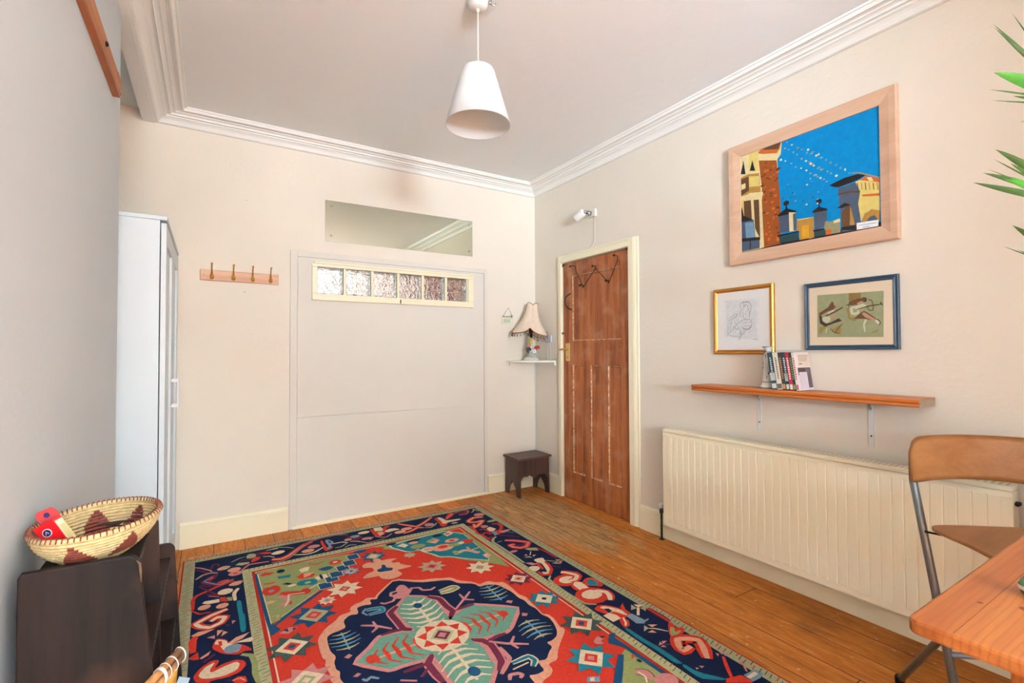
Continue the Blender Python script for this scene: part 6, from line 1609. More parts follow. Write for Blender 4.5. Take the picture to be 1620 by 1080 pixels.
# ---------------------------------------------------------------- corner shelf, lamp, calendar
m = MB(); m.prism([(0,0)]+[(-.315*math.cos(a*PI/24), -.315*math.sin(a*PI/24)) for a in range(13)], 'z', 1.136, 1.152, .002)
m.box(-.29, 0, -.018, 0, 1.108, 1.136); m.box(-.018, 0, -.315, -.018, 1.108, 1.136)
tag(m.build('corner_shelf', mat('shelf_cream', (240, 232, 214), .5)), 'small white quarter-round shelf in the corner between back wall and door', 'shelf')
m = MB(); m.tube([(-.012,-.008,1.108),(-.012,-.008,.98),(-.008,-.008,.30),(-.008,-.02,.165)], .004, 6); tag(m.build('wall_cable', M_white), 'white cable running down the room corner below the corner shelf', 'cable')
lx, ly = -.135, -.13
t = thing('table_lamp', 'ornate table lamp with pink fringed scalloped shade on the corner shelf', 'table lamp', (lx, ly, 1.152))
M_shade = mat('shade_fabric', (240, 216, 192), .9, var=(30, .08), bump=(200, .5)); M_por = mat('porcelain', (226, 220, 208), .25); M_trimb = mat('shade_braid', (150, 92, 66), .8)
tilt = Matrix.Translation((lx, ly, 1.50)) @ Matrix.Rotation(math.radians(7), 4, 'Y') @ Matrix.Translation((-lx, -ly, -1.50))
m = MB(); m.sm = True; NL = 4; NA = 80; NT = 12; gr = []
def shade_pt(a, t_):
    lob = abs(math.cos(NL*(a+2.955)/2))**.7; r = .050+.118*t_**1.6; r *= 1+.26*(lob-.75)
    zt = 1.648+.024*lob-.01; zb = 1.405-.034*lob+.030*(1-lob)**2
    return Vector((lx+r*math.cos(a), ly+r*math.sin(a), zt+(zb-zt)*t_**.9))
for k in range(NT+1): gr.append([m.bm.verts.new(shade_pt(2*PI*i/NA, k/NT)) for i in range(NA)])
for k in range(NT):
    for i in range(NA): m._f([gr[k][i], gr[k+1][i], gr[k+1][(i+1)%NA], gr[k][(i+1)%NA]])
m.xf(tilt); sh = m.build('lamp_shade', M_shade, t); sm_ = sh.modifiers.new('thick', 'SOLIDIFY'); sm_.thickness = .003
m = MB(); m.tube([shade_pt(2*PI*i/NA, 1) for i in range(NA)], .004, 6, closed=True); m.tube([shade_pt(2*PI*i/NA, 0) for i in range(NA)], .003, 6, closed=True); m.xf(tilt); m.build('braid', M_trimb, sh)
m = MB()
for i in range(36):
    p = shade_pt(2*PI*i/36, 1); m.tube([p, p+Vector((0,0,-.022))], .0012, 4); m.ball(p+Vector((0,0,-.026)), .005, 5, 1.5)
m.xf(tilt); m.build('bead_fringe', mat('amber_beads', (120, 66, 44), .25, coat=.5), sh)
m = MB(); m.lathe([(.018,1.40),(.018,1.43),(.014,1.46)], (lx,ly,0), 14); m.tube([(lx,ly,1.345),(lx,ly,1.42)], .012, 10); m.build('bulb_holder', M_iron, t)
m = MB(); m.lathe([(.003,1.46),(.022,1.48),(.030,1.515),(.022,1.545),(.004,1.556)], (lx,ly,0), 16); m.build('bulb', M_por, t)
m = MB(); m.lathe([(.072,1.152),(.074,1.160),(.066,1.172),(.058,1.178),(.05,1.186),(.02,1.192)], (lx,ly,0), 24); m.tube([(lx+.01,ly,1.19),(lx,ly,1.24),(lx-.004,ly,1.30),(lx,ly,1.35)], [.02,.016,.017,.013], 10)
m.build('base', M_por, t)
def blob(n, c, r, col, k=5):
    m = MB()
    for i in range(k): m.ball((c[0]+random.uniform(-r,r)*.7, c[1]+random.uniform(-r,r)*.7, c[2]+random.uniform(-r,r)*.7), r*random.uniform(.4,.75), 6)
    return m.build(n, mat('china_'+n, col, .3), t)
m = MB(); m.ball((lx-.022, ly-.026, 1.318), .019, 8, 1.4); m.ball((lx-.024, ly-.03, 1.345), .010, 6); m.tube([(lx-.02,ly-.022,1.31),(lx-.008,ly-.01,1.275)], [.008,.003], 6); m.build('yellow_bird', mat('china_yellow', (214, 186, 84), .3), t)
blob('red_flowers', (lx+.030, ly-.030, 1.262), .024, (206, 66, 48), 7); blob('dark_flowers', (lx-.042, ly-.022, 1.245), .022, (66, 62, 62), 8); blob('pink_flowers', (lx-.036, ly-.02, 1.285), .014, (214, 150, 140)); blob('green_leaves', (lx+.026, ly-.028, 1.222), .020, (146, 160, 110)); blob('white_leaves', (lx, ly-.03, 1.232), .02, (224, 222, 214), 8); blob('grey_leaves', (lx-.03, ly-.03, 1.205), .02, (190, 186, 172), 6)
m = MB(); m.tube(bez((lx+.06, ly, 1.158), (lx+.02, ly-.12, 1.155), (-.03, -.26, 1.157))+bez((-.03,-.26,1.157),(.0-.004,-.37,1.155),(-.006,-.345,1.20))[1:], .0022, 6); m.build('flex', mat('grey_flex', (200, 190, 170), .6), t)
t = thing('wall_socket', 'small pale blue double wall box beside the door behind the fringed lamp', 'wall socket', (0, -.22, 1.34))
m = MB(); m.box(-.016, 0, -.262, -.176, 1.314, 1.372, .003); m.build('plate', mat('pale_blue_plastic', (206, 214, 224), .4), t)
m = MB(); m.tube(bez((-.008,-.215,1.314),(-.012,-.21,1.22),(-.006,-.20,1.152)), .002, 5); m.tube(bez((-.008,-.235,1.314),(-.012,-.26,1.22),(-.006,-.24,1.152)), .002, 5); m.build('wires', M_white, t)
t = thing('wall_calendar', 'tiny pale green calendar hanging by a cord left of the fringed lamp', 'calendar', (-.307, -.008, 1.51))
m = MB(); m.mi = 0; m.box(-.367, -.247, -.009, -.005, 1.474, 1.547); m.mi = 1; m.box(-.350, -.28, -.0096, -.009, 1.49, 1.525); m.mi = 2
for i in range(9): m.box(-.36+.0125*i, -.354+.0125*i, -.010, -.009, 1.538, 1.549)
m.build('sheet', [mat('calendar_cream', (232, 224, 200), .7), mat('calendar_green', (196, 204, 168), .7), M_iron], t)
m = MB(); m.tube([(-.352,-.007,1.547),(-.296,-.004,1.625),(-.252,-.007,1.547)], .0016, 5); m.build('cord', M_iron, t)
m = MB()
for a in range(6): m.ball((-.268+.014*math.cos(a*PI/3), -.012, 1.548+.014*math.sin(a*PI/3)), .007, 5)
m.mi = 1; m.ball((-.268,-.016,1.548), .006, 5); m.build('flower', [M_por, M_iron], t)

# ---------------------------------------------------------------- stool
M_st = wood('stool_oak', (86, 54, 42), (44, 26, 21), 'z', .5, 1.2); M_sty = wood('stool_oak_top', (98, 64, 50), (52, 32, 26), 'x', .5, 1.2)
t = thing('stool', 'small dark carved wooden stool on the floorboards in the corner beside the door', 'stool', (-.19, -.145, 0))
m = MB(); m.box(-.372, -.020, -.272, -.028, .312, .330, .005, 3); m.build('seat', M_sty, t)
def endp(x, th):
    yc = -.15; y0, y1 = -.262, -.038
    lp = [(y0-.006,0),(y0+.042,0),(y0+.046,.03),(y0+.06,.07),(yc-.02,.10),(yc,.128),(yc+.02,.10),(y1-.06,.07),(y1-.046,.03),(y1-.042,0),(y1+.006,0),(y1+.002,.15),(y1,.165),(y1-.004,.312),(y0+.004,.312),(y0,.165),(y0-.002,.15)]
    m = MB(); m.prism(lp, 'x', x, x+th); m.build('end_leg', M_st, t)
endp(-.352, .016); endp(-.056, .016)
for y in (-.262, -.052):
    ap = [(-.336,.312),(-.056,.312),(-.056,.135),(-.075,.165),(-.10,.172),(-.12,.165),(-.145,.178),(-.165,.165),(-.196,.148),(-.227,.165),(-.247,.178),(-.272,.165),(-.292,.172),(-.317,.165),(-.336,.135)]
    m = MB(); m.prism(ap, 'y', y, y+.014); m.build('apron', M_st, t)

# ---------------------------------------------------------------- spotlight above the door with its cord
t = thing('spotlight', 'small white and chrome wall spotlight above the brown door', 'spotlight', (0, -.80, 2.32))
m = MB(); m.box(-.022, 0, -.856, -.750, 2.292, 2.35, .003); m.build('wall_plate', mat('plate_white', (236, 230, 216), .4), t)
m = MB(); m.lathe([(.021,0),(.021,.022),(.016,.03)], (-.022,-.80,2.322), 16, (-1,0,0)); m.ball((-.062,-.785,2.33), .015, 8); m.build('swivel', M_chrome, t)
m = MB(); m.lathe([(.010,-.006),(.028,0),(.030,.01),(.030,.085),(.028,.088),(.025,.07)], (-.062,-.775,2.335), 20, (-.25,.80,-.42)); m.build('lamp_head', mat('head_white', (244, 240, 232), .3), t)
m = MB(); m.tube([(-.006,-.835,2.292),(-.006,-.836,2.12)]+bez((-.006,-.836,2.12),(-.006,-.83,2.065),(-.008,-.76,2.052),6)[1:]+[(-.01,-.42,2.051),(-.01,-.378,2.046),(-.008,-.356,2.0),(-.006,-.352,1.5),(-.006,-.350,1.17)], .0032, 6); m.build('cord', mat('cord_white', (232, 222, 200), .6), t)

# ---------------------------------------------------------------- pictures on the right wall
def frame(name, lab, y0, y1, z0, z1, fw, dep, fm, cat, prof=None):
    t = thing(name, lab, cat, (0, (y0+y1)/2, z0))
    m = MB(); pr = prof or [(0,0),(dep,0),(dep,fw*.45),(dep*.75,fw*.8),(dep*.55,fw),(.004,fw)]
    rings = []
    for d, o in pr: rings.append([m.bm.verts.new((-d, y, z)) for y, z in ((y0+o,z0+o),(y1-o,z0+o),(y1-o,z1-o),(y0+o,z1-o))])
    for a, b in zip(rings, rings[1:]):
        for j in range(4): m._f([a[j], a[(j+1)%4], b[(j+1)%4], b[j]])
    m.build('frame', fm, t); return t
PC = {'psky':(0,140,205),'pcream':(232,212,158),'porange':(206,106,44),'pbrown':(104,72,48),'prust':(158,84,36),'pdrust':(112,58,30),'pyellow':(228,204,120),'pdark':(44,40,42),'pochre':(184,138,66),'psteel':(82,96,116),'plblue':(122,158,182),'pdgreen':(52,78,76),'pgold':(218,160,44),'psage':(156,150,112),'plilac':(158,150,190),'pwhite':(244,244,246),'pink3':(120,120,160),
 'dpaper':(232,230,228),'dgrey':(222,222,222),'dline':(120,118,118),'sgreen':(158,160,122),'sochre':(158,136,76),'sbrown':(112,78,54),'spink':(190,150,118),'swhite':(206,204,176),'sline':(74,54,44)}
def picture(t, name, text, back, y0, y1, z0, z1, X):
    names = list(PC); mm = [mat('paint_'+k, v, .75, spec=.2, var=(45, .10)) for k, v in PC.items()]
    m = MB(); mm = mm+[back]; m.mi = len(PC); m.box(X+.0003, X+.004, y0, y1, z0, z1)
    pattern(m, text, names, lambda p, h: (X-h, -p[0], p[1]), 4e-6)
    return m.build(name, mm, t)
M_fr1 = wood('pale_beech_frame', (222, 182, 152), (208, 164, 134), 'y', .5, .8)
t = frame('painting', 'large painting of a blue sky over old buildings in a wide pale wood frame', -2.818, -2.008, 1.718, 2.402, .068, .030, M_fr1, 'painting', [(0,0),(.024,0),(.030,.004),(.028,.03),(.020,.062),(.019,.068),(.012,.069)])
picture(t, 'canvas', PIC_PAINTING, mat('canvas', (220,200,150), .8), -2.752, -2.060, 1.785, 2.345, -.0125)
m = MB(); m.mi = 0; m.box(-.0150, -.0138, -2.0660, -2.0610, 1.79, 2.342); m.build('gilt_slip', mat('gilt', (226,190,110), .4, .3), t)
t = frame('framed_drawing', 'pencil drawing of a mother and child in a narrow gold frame', -2.254, -1.890, 1.212, 1.594, .024, .020, mat('gold_frame', (196, 134, 54), .35, .55), 'framed drawing', [(0,0),(.014,0),(.02,.006),(.018,.014),(.012,.018),(.016,.021),(.012,.024),(.011,.025)])
picture(t, 'drawing', PIC_DRAWING, mat('mount_white', (232, 228, 224), .8), -2.236, -1.900, 1.222, 1.584, -.012)
t = frame('framed_sketch', 'brown and green sketch of two guitar players in a dark blue frame above the shelf', -2.808, -2.412, 1.234, 1.566, .022, .018, mat('blue_frame', (54, 76, 96), .45), 'framed sketch', [(0,0),(.016,0),(.018,.003),(.012,.012),(.016,.018),(.013,.022),(.011,.023)])
picture(t, 'sketch', PIC_SKETCH, mat('mount_cream', (226, 206, 178), .8), -2.79, -2.428, 1.250, 1.552, -.012)

# ---------------------------------------------------------------- wall shelf with DVDs and candlestick
M_shelf = wood('varnished_pine', (208, 120, 54), (168, 82, 28), 'y', .4, .8)
M_endg = mat('end_grain', (176, 146, 118), .8, var=(80, .3))
t = thing('wall_shelf', 'long varnished pine shelf on two white brackets above the radiator', 'shelf', (-.085, -2.38, 1.0))
m = MB(); pr = [(-.003,1.000),(-.160,1.000),(-.167,1.004),(-.167,1.012),(-.162,1.016),(-.168,1.020),(-.170,1.030),(-.166,1.034),(-.003,1.034)]
m.prism(pr, 'y', -2.921, -1.846); m.mi = 1; m.box(-.166, -.004, -2.9225, -2.921, 1.001, 1.033, .0005); m.build('board', [M_shelf, M_endg], t)
for y in (-2.160, -2.690):
    m = MB(); m.box(-.004, 0, y-.011, y+.011, .792, 1.0, .001); m.box(-.125, -.004, y-.009, y+.009, .996, 1.0); m.prism([(-.004,.985),(-.004,.955),(-.030,.996),(-.045,.996)], 'y', y-.0025, y+.0025); m.mi = 1
    for z in (.965, .84): m.lathe([(.004,0),(.0035,.002)], (-.004, y, z), 8, (-1,0,0))
    m.build('bracket', [mat('bracket_white', (226, 226, 220), .4), M_dark], t)
ZS = 1.034
t = thing('candlestick', 'white ceramic candlestick with dark marks left of the DVD cases on the shelf', 'candlestick', (-.088, -2.262, ZS))
m = MB(); m.lathe([(.042,0),(.044,.004),(.041,.010),(.034,.018),(.030,.028),(.027,.036),(.024,.10),(.019,.16),(.0165,.19),(.017,.205),(.024,.2135),(.026,.219),(.015,.220),(.013,.205)], (-.088,-2.262,ZS), 24); m.mi = 1
for z, r in ((.006,.0445),(.034,.0285),(.2165,.026),(.192,.018)): m.tube([(-.088+r*math.cos(a*PI/12), -2.262+r*math.sin(a*PI/12), ZS+z) for a in range(24)], .0016, 5, closed=True)
random.seed(3)
for i in range(26):
    z = random.uniform(.01, .19); a = random.uniform(0, 2*PI); r = .0305-(z-.02)*.075 if z > .03 else .036
    p = Vector((-.088+r*math.cos(a), -2.262+r*math.sin(a), ZS+z)); m.tube([p, p+Vector((0,0,.008)), p+Vector((.003*math.cos(a+1.5), .003*math.sin(a+1.5), .013))], .0014, 4)
m.build('body', [M_por, mat('glaze_blue_brown', (92, 78, 96), .4)], t)
dv = [ # thickness, spine, cover, band, label
 (.026,(58,74,74),(90,90,90),(222,226,226),'thick dark teal DVD case with white lettering, leftmost in the row on the shelf'),
 (.026,(226,218,198),(200,190,170),(110,100,84),'thick cream DVD case, second from the left in the row on the shelf'),
 (.018,(64,58,58),(60,60,60),(206,140,90),'dark DVD case with an orange patch, third from the left on the shelf'),
 (.017,(44,62,84),(60,60,60),(206,214,196),'navy DVD case with a pale band, fourth from the left on the shelf'),
 (.016,(204,44,58),(200,60,60),(240,226,230),'bright red DVD case in the row on the shelf'),
 (.013,(40,48,52),(50,50,50),(120,170,70),'thin black and green DVD case right of the red one'),
 (.014,(230,220,214),(226,200,192),(196,90,130),'pink and white DVD case with picture cover at the right end of the row')]
y = -2.318; lean = math.radians(8)
for i, (th, sp_, cv_, bd, lab) in enumerate(dv):
    t = thing('dvd_case', lab, 'DVD case', (-.082, y, ZS), 'DVD cases on the pine shelf')
    Mx = Matrix.Translation((0, y, ZS+.0004)) @ Matrix.Rotation(lean, 4, 'X').inverted()
    m = MB(); m.mi = 0; m.box(-.150, -.015, -th, 0, 0, .188, .0012); m.mi = 1; x = -.1506
    m.box(x, -.1499, -th+.002, -.002, .006, .030); 
    for k in range(10): m.box(x, -.1499, -th*.5-.003-(k % 3)*.0008, -th*.5+.003, .055+.011*k, .0625+.011*k)
    if i in (0, 3): m.box(x, -.1499, -th+.002, -.001, .045, .085)
    m.xf(Mx); m.build('case', [mat('dvd_%d' % i, sp_, .3, coat=.3), mat('dvdtxt_%d' % i, bd, .5)], t)
    if i == 6:
        m = MB(); Y = -th-.0006
        m.mi = 0; m.box(-.148, -.017, Y, -th+.0004, .003, .186); Y -= .0004
        m.mi = 1; m.box(-.125, -.020, Y, -th, .118, .176); m.mi = 2; m.box(-.138, -.022, Y, -th, .075, .112); m.mi = 3; m.box(-.132, -.06, Y-.0004, -th, .006, .090); m.mi = 4; m.prism([(-.062,.012),(-.022,.012),(-.022,.112),(-.075,.112),(-.06,.06)], 'y', Y-.0002, -th); m.mi = 5; m.box(-.122, -.092, Y-.0004, -th, .128, .132)
        for k in range(5): m.box(-.12, -.03-.004*k, Y-.0004, -th, .172-.007*k, .1735-.007*k)
        m.xf(Mx); m.build('picture_cover', [mat('cov0',(226,206,198),.3), mat('cov1',(224,196,172),.4), mat('cov2',(74,48,46),.4), mat('cov3',(214,196,202),.4), mat('cov4',(96,78,82),.4), mat('cov5',(70,52,50),.4)], t)
    y -= th/math.cos(lean)+.0006
m = MB(); m.box(-.012, -.006, -2.395, -2.262, ZS, ZS+.200, .001); tag(m.build('thin_album', mat('album_cream', (214, 204, 186), .6)), 'thin pale cardboard case standing against the wall behind the DVD row', 'case')

# ---------------------------------------------------------------- radiator
M_rad = mat('radiator_cream', (253,240,208), .35, spec=.4)
t = thing('radiator', 'long cream ribbed panel radiator on the right wall under the shelf', 'radiator', (-.08, -2.38, .13))
m = MB(); ya, yb, zb, zt = -3.168, -1.590, .132, .716; n = 36; xf, xi = -.119, -.1165; p = (yb-ya-.05)/n
pts = [(ya, xi), (ya+.024, xi)]
for i in range(n):
    q = ya+.025+p*i; pts += [(q+p*.02, xi), (q+p*.09, xf+.0006), (q+p*.5, xf), (q+p*.91, xf+.0006), (q+p*.98, xi)]
pts += [(yb-.024, xi), (yb, xi)]
zz = [(zb, 0), (zb+.030, 0), (zb+.036, 1), (zt-.022, 1), (zt-.016, 0), (zt, 0)]
gr = []
for z, on in zz: gr.append([m.bm.verts.new(((x if on else xf+.001) , q, z)) for q, x in pts])
for a, b in zip(gr, gr[1:]):
    for j in range(len(pts)-1): m._f([a[j], b[j], b[j+1], a[j+1]])
m.box(xf+.004, -.055, ya, yb, zb, zt, .002)
m.build('front_panel', M_rad, t)
m = MB(); m.box(xf-.002, -.042, ya-.003, yb+.003, zt+.004, zt+.022, .003); m.box(xf+.006, xf+.009, ya, yb, zt, zt+.006)
m.mi = 1
for i in range(78): m.box(-.104, -.056, ya+.012+i*.02, ya+.020+i*.02, zt+.0215, zt+.0228)
m.build('top_grille', [M_rad, mat('grille_slot', (222, 206, 174), .7)], t)
for q in (ya-.003, yb+.001):
    m = MB(); m.box(xf+.002, -.045, q, q+.003, zb+.02, zt+.004); m.build('side_cover', M_rad, t)
for q in (-2.9, -1.9):
    m = MB(); m.box(-.055, 0, q-.015, q+.015, zb+.08, zt-.05); m.build('wall_bracket', M_rad, t)
m = MB(); m.tube([(-.05,-1.512,0),(-.05,-1.512,.12),(-.052,-1.512,.19)], .0075, 8); m.lathe([(.016,0),(.018,.004),(.010,.006)], (-.05,-1.512,0), 12); m.build('copper_pipe', mat('verdigris_pipe', (78, 92, 62), .5, .3, var=(60, .6)), t)
m = MB(); m.lathe([(.012,0),(.013,.02),(.008,.03)], (-.052,-1.512,.172), 10); m.tube([(-.052,-1.512,.185),(-.056,-1.585,.188)], .009, 8); m.tube([(-.052,-1.49,.205),(-.052,-1.53,.205)], .003, 6); m.build('valve', mat('dark_brass', (96, 74, 48), .4, .7), t)
m = MB(); m.lathe([(.013,0),(.015,.004),(.015,.022),(.010,.030)], (-.052,-1.512,.206), 12); m.build('valve_cap', M_white, t)
m = MB(); m.ball((-.1,-3.178,.675), .008, 6); m.tube([(-.085,-3.165,.675),(-.085,-3.185,.675)], .007, 8); m.build('bleed_valve', M_iron, t)

# ---------------------------------------------------------------- ceiling pendant
t = thing('pendant_light', 'white cone shaded pendant lamp hanging from the ceiling', 'pendant lamp', (-1.603, -1.893, 2.735))
cx_, cy_ = -1.603, -1.893
m = MB(); m.lathe([(.045,0),(.045,-.008),(.040,-.026),(.028,-.034),(.004,-.036)], (cx_,cy_,H), 24); m.build('ceiling_rose', mat('rose_white', (226,220,212), .4), t)
m = MB(); m.tube([(cx_,cy_,H-.034),(cx_,cy_,2.44)], .0028, 6); m.lathe([(.006,0),(.007,-.01),(.004,-.016)], (cx_,cy_,H-.034), 8); m.build('flex', mat('flex_cream', (244, 234, 210), .5), t)
M_ps = bpy.data.materials.new('pendant_shade'); M_ps.use_nodes = True; pn = M_ps.node_tree; pb = pn.nodes['Principled BSDF']; pb.inputs['Base Color'].default_value = (.93,.93,.92,1); pb.inputs['Roughness'].default_value = .7
tr = pn.nodes.new('ShaderNodeBsdfTranslucent'); tr.inputs[0].default_value = (.95,.93,.88,1); ms = pn.nodes.new('ShaderNodeMixShader'); ms.inputs[0].default_value = .35
pn.links.new(pb.outputs[0], ms.inputs[1]); pn.links.new(tr.outputs[0], ms.inputs[2]); pn.links.new(ms.outputs[0], pn.nodes['Material Output'].inputs[0])
m = MB(); m.lathe([(.139,2.196),(.072,2.425),(.066,2.436),(.050,2.443),(.012,2.446),(.012,2.443),(.050,2.440),(.0635,2.433),(.069,2.424),(.1365,2.197),(.139,2.196)], (cx_,cy_,0), 48, cap=False); m.build('lamp_shade', M_ps, t)
m = MB(); m.lathe([(.012,2.44),(.018,2.40),(.018,2.37)], (cx_,cy_,0), 14); m.lathe([(.014,2.37),(.024,2.34),(.030,2.315),(.022,2.288),(.004,2.28)], (cx_,cy_,0), 18); m.build('bulb', M_por, t)
m = MB(); m.lathe([(.007,0),(.006,-.012),(.004,-.014)], (cx_+.045,cy_-.028,H), 10); m.tube(bez((cx_+.045,cy_-.028,H-.012),(cx_+.055,cy_-.034,H-.03),(cx_+.066,cy_-.04,H-.010),6), .0028, 6); tag(m.build('ceiling_hook', M_chrome), 'small metal hook in the ceiling beside the pendant rose', 'hook')

# ---------------------------------------------------------------- pine table, chair, plant
M_tab = wood('table_pine', (194, 116, 52), (160, 82, 32), 'x', .34, .55, bump=.15)
_n = M_tab.node_tree; _w = _n.nodes.new('ShaderNodeTexWave'); _w.wave_type = 'BANDS'; _w.bands_direction = 'Y'; _w.inputs['Scale'].default_value = 26; _w.inputs['Distortion'].default_value = 5; _w.inputs['Detail'].default_value = 3; _w.inputs['Detail Scale'].default_value = 1.2
_t = _n.nodes.new('ShaderNodeTexCoord'); _m = _n.nodes.new('ShaderNodeMapping'); _m.inputs['Scale'].default_value = (.16, 1, 1); _n.links.new(_t.outputs['Object'], _m.inputs[0]); _n.links.new(_m.outputs[0], _w.inputs[0])
_r = _n.nodes.new('ShaderNodeMapRange'); _r.inputs[1].default_value = .0; _r.inputs[2].default_value = .45; _r.inputs[3].default_value = .40; _r.inputs[4].default_value = 0; _n.links.new(_w.outputs['Color'], _r.inputs[0])
_x = _n.nodes.new('ShaderNodeMix'); _x.data_type = 'RGBA'; _b = _n.nodes['Principled BSDF']; _s = _b.inputs['Base Color'].links[0].from_socket
_n.links.new(_r.outputs[0], _x.inputs[0]); _n.links.new(_s, _x.inputs[6]); _x.inputs[7].default_value = lin((142, 66, 24))+(1,); _n.links.new(_x.outputs[2], _b.inputs['Base Color'])
t = thing('dining_table', 'solid orange pine table with rounded edges in the right foreground', 'table', (-.9, -3.65, 0))
tx0, tx1, ty0, ty1, tzt = -1.468, -.075, -4.05, -3.318, .737
def rrect(x0, x1, y0, y1, r):
    o = []
    for cx, cy, a in ((x1-r,y1-r,0),(x0+r,y1-r,90),(x0+r,y0+r,180),(x1-r,y0+r,270)): o += arc(cx, cy, r, a, a+90, 5)
    return o
def plank(y0, y1, last=False):
    m = MB(); m.prism([(tx0+.010, y0), (tx1, y0), (tx1, y1-.0008), (tx0+.010, y1-.0008)], 'z', tzt-.027, tzt); return m
m = MB(); m.prism(rrect(tx0, tx1, ty0, ty1, .02), 'z', tzt-.028, tzt, .006); m.mi = 1
for y in (-3.385, -3.52, -3.66, -3.80): m.box(tx0+.006, tx1-.006, y-.0005, y+.0005, tzt-.001, tzt+.00025)
m.mi = 2
for x, y, r in ((-1.245,-3.43,.010),(-1.285,-3.375,.005),(-1.33,-3.455,.0035),(-1.06,-3.50,.011)): m.lathe([(r,0),(r*.9,.0003)], (x,y,tzt), 12)
m.build('tabletop', [M_tab, mat('joint_brown', (120, 58, 24), .7), mat('knot_brown', (128, 62, 30), .5, var=(60, .3))], t)
for x, y in ((tx0+.32, ty1-.10), (tx0+.32, ty0+.08), (tx1-.1, ty1-.10), (tx1-.1, ty0+.08)):
    m = MB(); m.box(x-.028, x+.028, y-.028, y+.028, 0, tzt-.028, .004); m.build('leg', M_tab, t)
m = MB(); m.box(tx0+.34, tx1-.08, ty1-.115, ty1-.09, tzt-.10, tzt-.028); m.box(tx0+.10, tx1-.08, ty0+.07, ty0+.095, tzt-.10, tzt-.028); m.build('apron', M_tab, t)

M_ply = wood('brown_veneer', (172, 116, 66), (152, 96, 52), 'x', .4, .6, bump=.1); M_steel = mat('grey_metal', (138, 146, 150), .35, .75)
wv = Vector((.78,-.626,0)); dvv = Vector((-.626,-.78,0)); T0 = Vector((-.42,-2.985,0))
def CP(a, b, z): return T0+wv*a+dvv*b+Vector((0,0,z))
t = thing('folding_chair', 'high folding chair with curved brown wooden back and grey metal legs beside the pine table', 'chair', tuple(CP(.2,.12,0)))
W = .405
m = MB(); m.sm = True; NU, NV = 28, 9; th = .010
def backp(u, v, side_):
    a = -.018+(W+.036)*u; c = (2*u-1)
    b = -.055*(1-c*c)+.0; b += side_*th
    e = .0
    r = .055
    x = abs(c)*(W+.036)/2; over = max(0, x-((W+.036)/2-r))
    drop = r-math.sqrt(max(r*r-over*over, 0))
    z1 = .918-drop*.95+.004*(1-c*c); z0 = .752+drop*.25+.010*(1-c*c)
    return CP(a, b, z0+(z1-z0)*v)
g = [[[m.bm.verts.new(backp(i/NU, j/NV, s)) for j in range(NV+1)] for i in range(NU+1)] for s in (0, 1)]
for s in (0, 1):
    for i in range(NU):
        for j in range(NV):
            q = [g[s][i][j], g[s][i+1][j], g[s][i+1][j+1], g[s][i][j+1]]; m._f(q if s else q[::-1])
m.sm = False
for i in range(NU):
    for j in (0, NV): m._f([g[0][i][j], g[0][i+1][j], g[1][i+1][j], g[1][i][j]])
for j in range(NV):
    for i in (0, NU): m._f([g[0][i][j], g[0][i][j+1], g[1][i][j+1], g[1][i][j]])
m.build('backrest', M_ply, t)
# seat: rounded wedge
sp2 = [CP(a, b, 0) for a, b in [(.015,.062),(-.012,.095),(-.012,.15),(.0,.24),(-.008,.33),(.02,.40),(.08,.43),(.2,.44),(.32,.43),(.38,.40),(.408,.33),(.40,.24),(.41,.15),(.41,.095),(.385,.062),(.27,.058),(.2,.058),(.12,.058)]]
def smoothloop(P, it=2):
    for _ in range(it):
        Q = []
        for i in range(len(P)):
            a, b = P[i], P[(i+1) % len(P)]; Q += [a.lerp(b, .25), a.lerp(b, .75)]
        P = Q
    return P
sl = smoothloop(sp2)
m = MB(); m.prism([(p.x, p.y) for p in sl], 'z', .618, .630, .003); m.build('seat', M_ply, t)
FEET = .25
for s, a in ((0, -.0), (1, W)):
    o = -.03 if s == 0 else .03
    m = MB(); m.tube([CP(a+(.014 if s == 0 else -.014), -.020, .86), CP(a+(.008 if s == 0 else -.008), -.018, .76), CP(a+o, FEET, 0.02)], .0125, 12); m.build('front_leg', M_steel, t)
    m = MB(); m.tube([CP(a+o*.6+(.022 if s==0 else -.022), .36, .60), CP(a+o+(.004 if s == 0 else -.004), -.057, .02)], .0115, 12); lg = m.build('rear_leg', M_steel, t)
    m = MB(); m.lathe([(.015,0),(.016,.03),(.0135,.034)], CP(a+o+(.004 if s==0 else -.004), -.057, 0), 12); m.build('rubber_foot', M_iron, lg)
    m = MB(); m.lathe([(.015,0),(.016,.03),(.0135,.034)], CP(a+o, FEET, 0), 12); m.build('rubber_foot', M_iron, t)
    m = MB(); m.tube([CP(a-.006, .055, .602), CP(a+(.06 if s==0 else -.06), .10, .600), CP(a+(.12 if s==0 else -.12), .2, .606)], .004, 6); m.build('seat_rod', M_iron, t)
m = MB(); m.tube([CP(-.02,.17,.25), CP(W+.02,.17,.25)], .009, 10); m.build('footrest', M_steel, t)

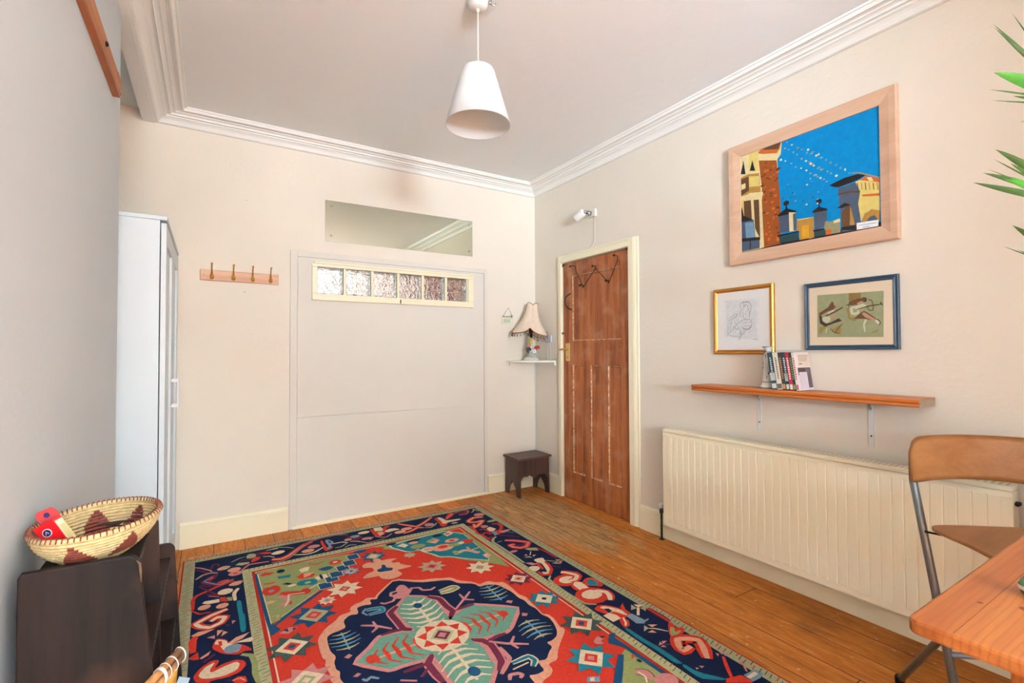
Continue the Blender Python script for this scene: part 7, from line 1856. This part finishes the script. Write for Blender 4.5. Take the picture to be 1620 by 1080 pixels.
t = thing('potted_plant', 'tall green dragon plant with long pointed leaves on the right of the pine table', 'plant', (-.672,-3.43,tzt))
px_, py_ = -.672, -3.43
m = MB(); m.lathe([(.055,0),(.075,.11),(.08,.115),(.08,.13),(.072,.13),(.07,.115)], (px_,py_,tzt+.0005), 28); m.build('pot', mat('terracotta', (176, 96, 62), .8), t)
m = MB(); m.lathe([(.070,0),(.068,.006)], (px_,py_,tzt+.108), 20); m.build('soil', mat('soil', (52, 38, 28), .95), t)
M_leaf = mat('leaf_green', (74, 138, 44), .4, var=(14, .45)); M_leafd = mat('leaf_dark', (58, 84, 34), .45, var=(14, .4)); M_cane = mat('cane', (150, 124, 90), .8, var=(40, .3))
def leaf(m, a, tip, wd, sag=.0):
    a, tip = Vector(a), Vector(tip); mid = (a+tip)/2+Vector((0,0,sag)); P = bez(a, mid, tip, 10)
    up = Vector((0,0,1)); Lf, Mf, Rf = [], [], []
    vd = Vector((1.75,.30,.45)).normalized()
    for i, p in enumerate(P):
        t_ = (P[min(i+1,10)]-P[max(i-1,0)]).normalized(); s = t_.cross(vd).normalized(); w_ = wd*(math.sin(PI*min(.5, .12+i/10*.5)) if i < 5 else math.cos(PI/2*(i-5)/5)**.8)*.62
        n_ = s.cross(t_); Lf.append(m.bm.verts.new(p+s*w_)); Rf.append(m.bm.verts.new(p-s*w_)); Mf.append(m.bm.verts.new(p-n_*w_*.25))
    m.sm = True
    for i in range(10): m._f([Lf[i], Mf[i], Mf[i+1], Lf[i+1]]); m._f([Mf[i], Rf[i], Rf[i+1], Mf[i+1]])
heads = [(1.86, [((-0.9, -3.326, 2.052), 0.006, 1, 0.01), ((-0.897, -3.327, 2.045), 0.006, 1, 0.0), ((-0.858, -3.352, 2.08), 0.004, 1, 0), ((-0.896, -3.325, 1.929), 0.024, 0, 0.02), ((-0.905, -3.318, 1.886), 0.004, 1, 0.01), ((-0.855, -3.349, 1.87), 0.008, 1, 0.0), ((-0.901, -3.32, 1.859), 0.003, 1, 0), ((-0.84, -3.357, 1.803), 0.004, 1, 0)]), (1.6, [((-0.892, -3.323, 1.736), 0.016, 1, 0.02), ((-0.896, -3.32, 1.712), 0.004, 1, 0), ((-0.909, -3.311, 1.687), 0.003, 1, 0), ((-0.917, -3.305, 1.677), 0.013, 1, 0.015), ((-0.938, -3.291, 1.653), 0.013, 1, 0.0), ((-0.859, -3.342, 1.701), 0.011, 1, 0), ((-0.876, -3.33, 1.664), 0.011, 0, 0), ((-0.857, -3.342, 1.664), 0.018, 0, 0)]), (1.42, [((-0.854, -3.342, 1.545), 0.016, 1, 0.01), ((-0.874, -3.328, 1.492), 0.003, 1, 0), ((-0.842, -3.347, 1.483), 0.005, 1, 0)])]
random.seed(21)
for hz, tips in heads:
    c = Vector((px_+.0, py_, hz))
    m = MB(); m.tube([(px_, py_, tzt+.11), (px_+random.uniform(-.02,.02), py_, (tzt+hz)/2), tuple(c)], [.012,.010,.008], 8); m.build('cane', M_cane, t)
    for i, (tp, wd, dk, sg) in enumerate(tips):
        m = MB(); leaf(m, c, tp, wd, sg); m.build('leaf', M_leafd if dk else M_leaf, t)
    for i in range(16):
        a = random.uniform(-2.3, 1.4); r = random.uniform(.16, .30)
        tp = c+Vector((r*math.cos(a), r*math.sin(a), random.uniform(-.06, .14)))
        rel = tp-cam.matrix_world.translation
        if rel.dot(R2)/rel.dot(Fw) < 1.09: continue
        m = MB(); leaf(m, c, tp, .014, .03); m.build('leaf', M_leaf, t)
t = thing('ornament', 'small green and white glass ornament on the pine table at the right edge', 'ornament', (-1.182,-3.43,tzt))
m = MB(); m.lathe([(.012,0),(.022,.006),(.026,.02),(.022,.034),(.012,.040)], (-1.172,-3.430,tzt+.0003), 20); m.build('body', mat('green_glass', (70, 130, 84), .12, coat=.6), t)
m = MB(); m.lathe([(.0262,.016),(.0268,.020),(.0262,.024)], (-1.172,-3.430,tzt+.0003), 20, cap=False); m.ball((-1.189,-3.422,tzt+.026), .005, 5); m.build('white_band', M_por, t)
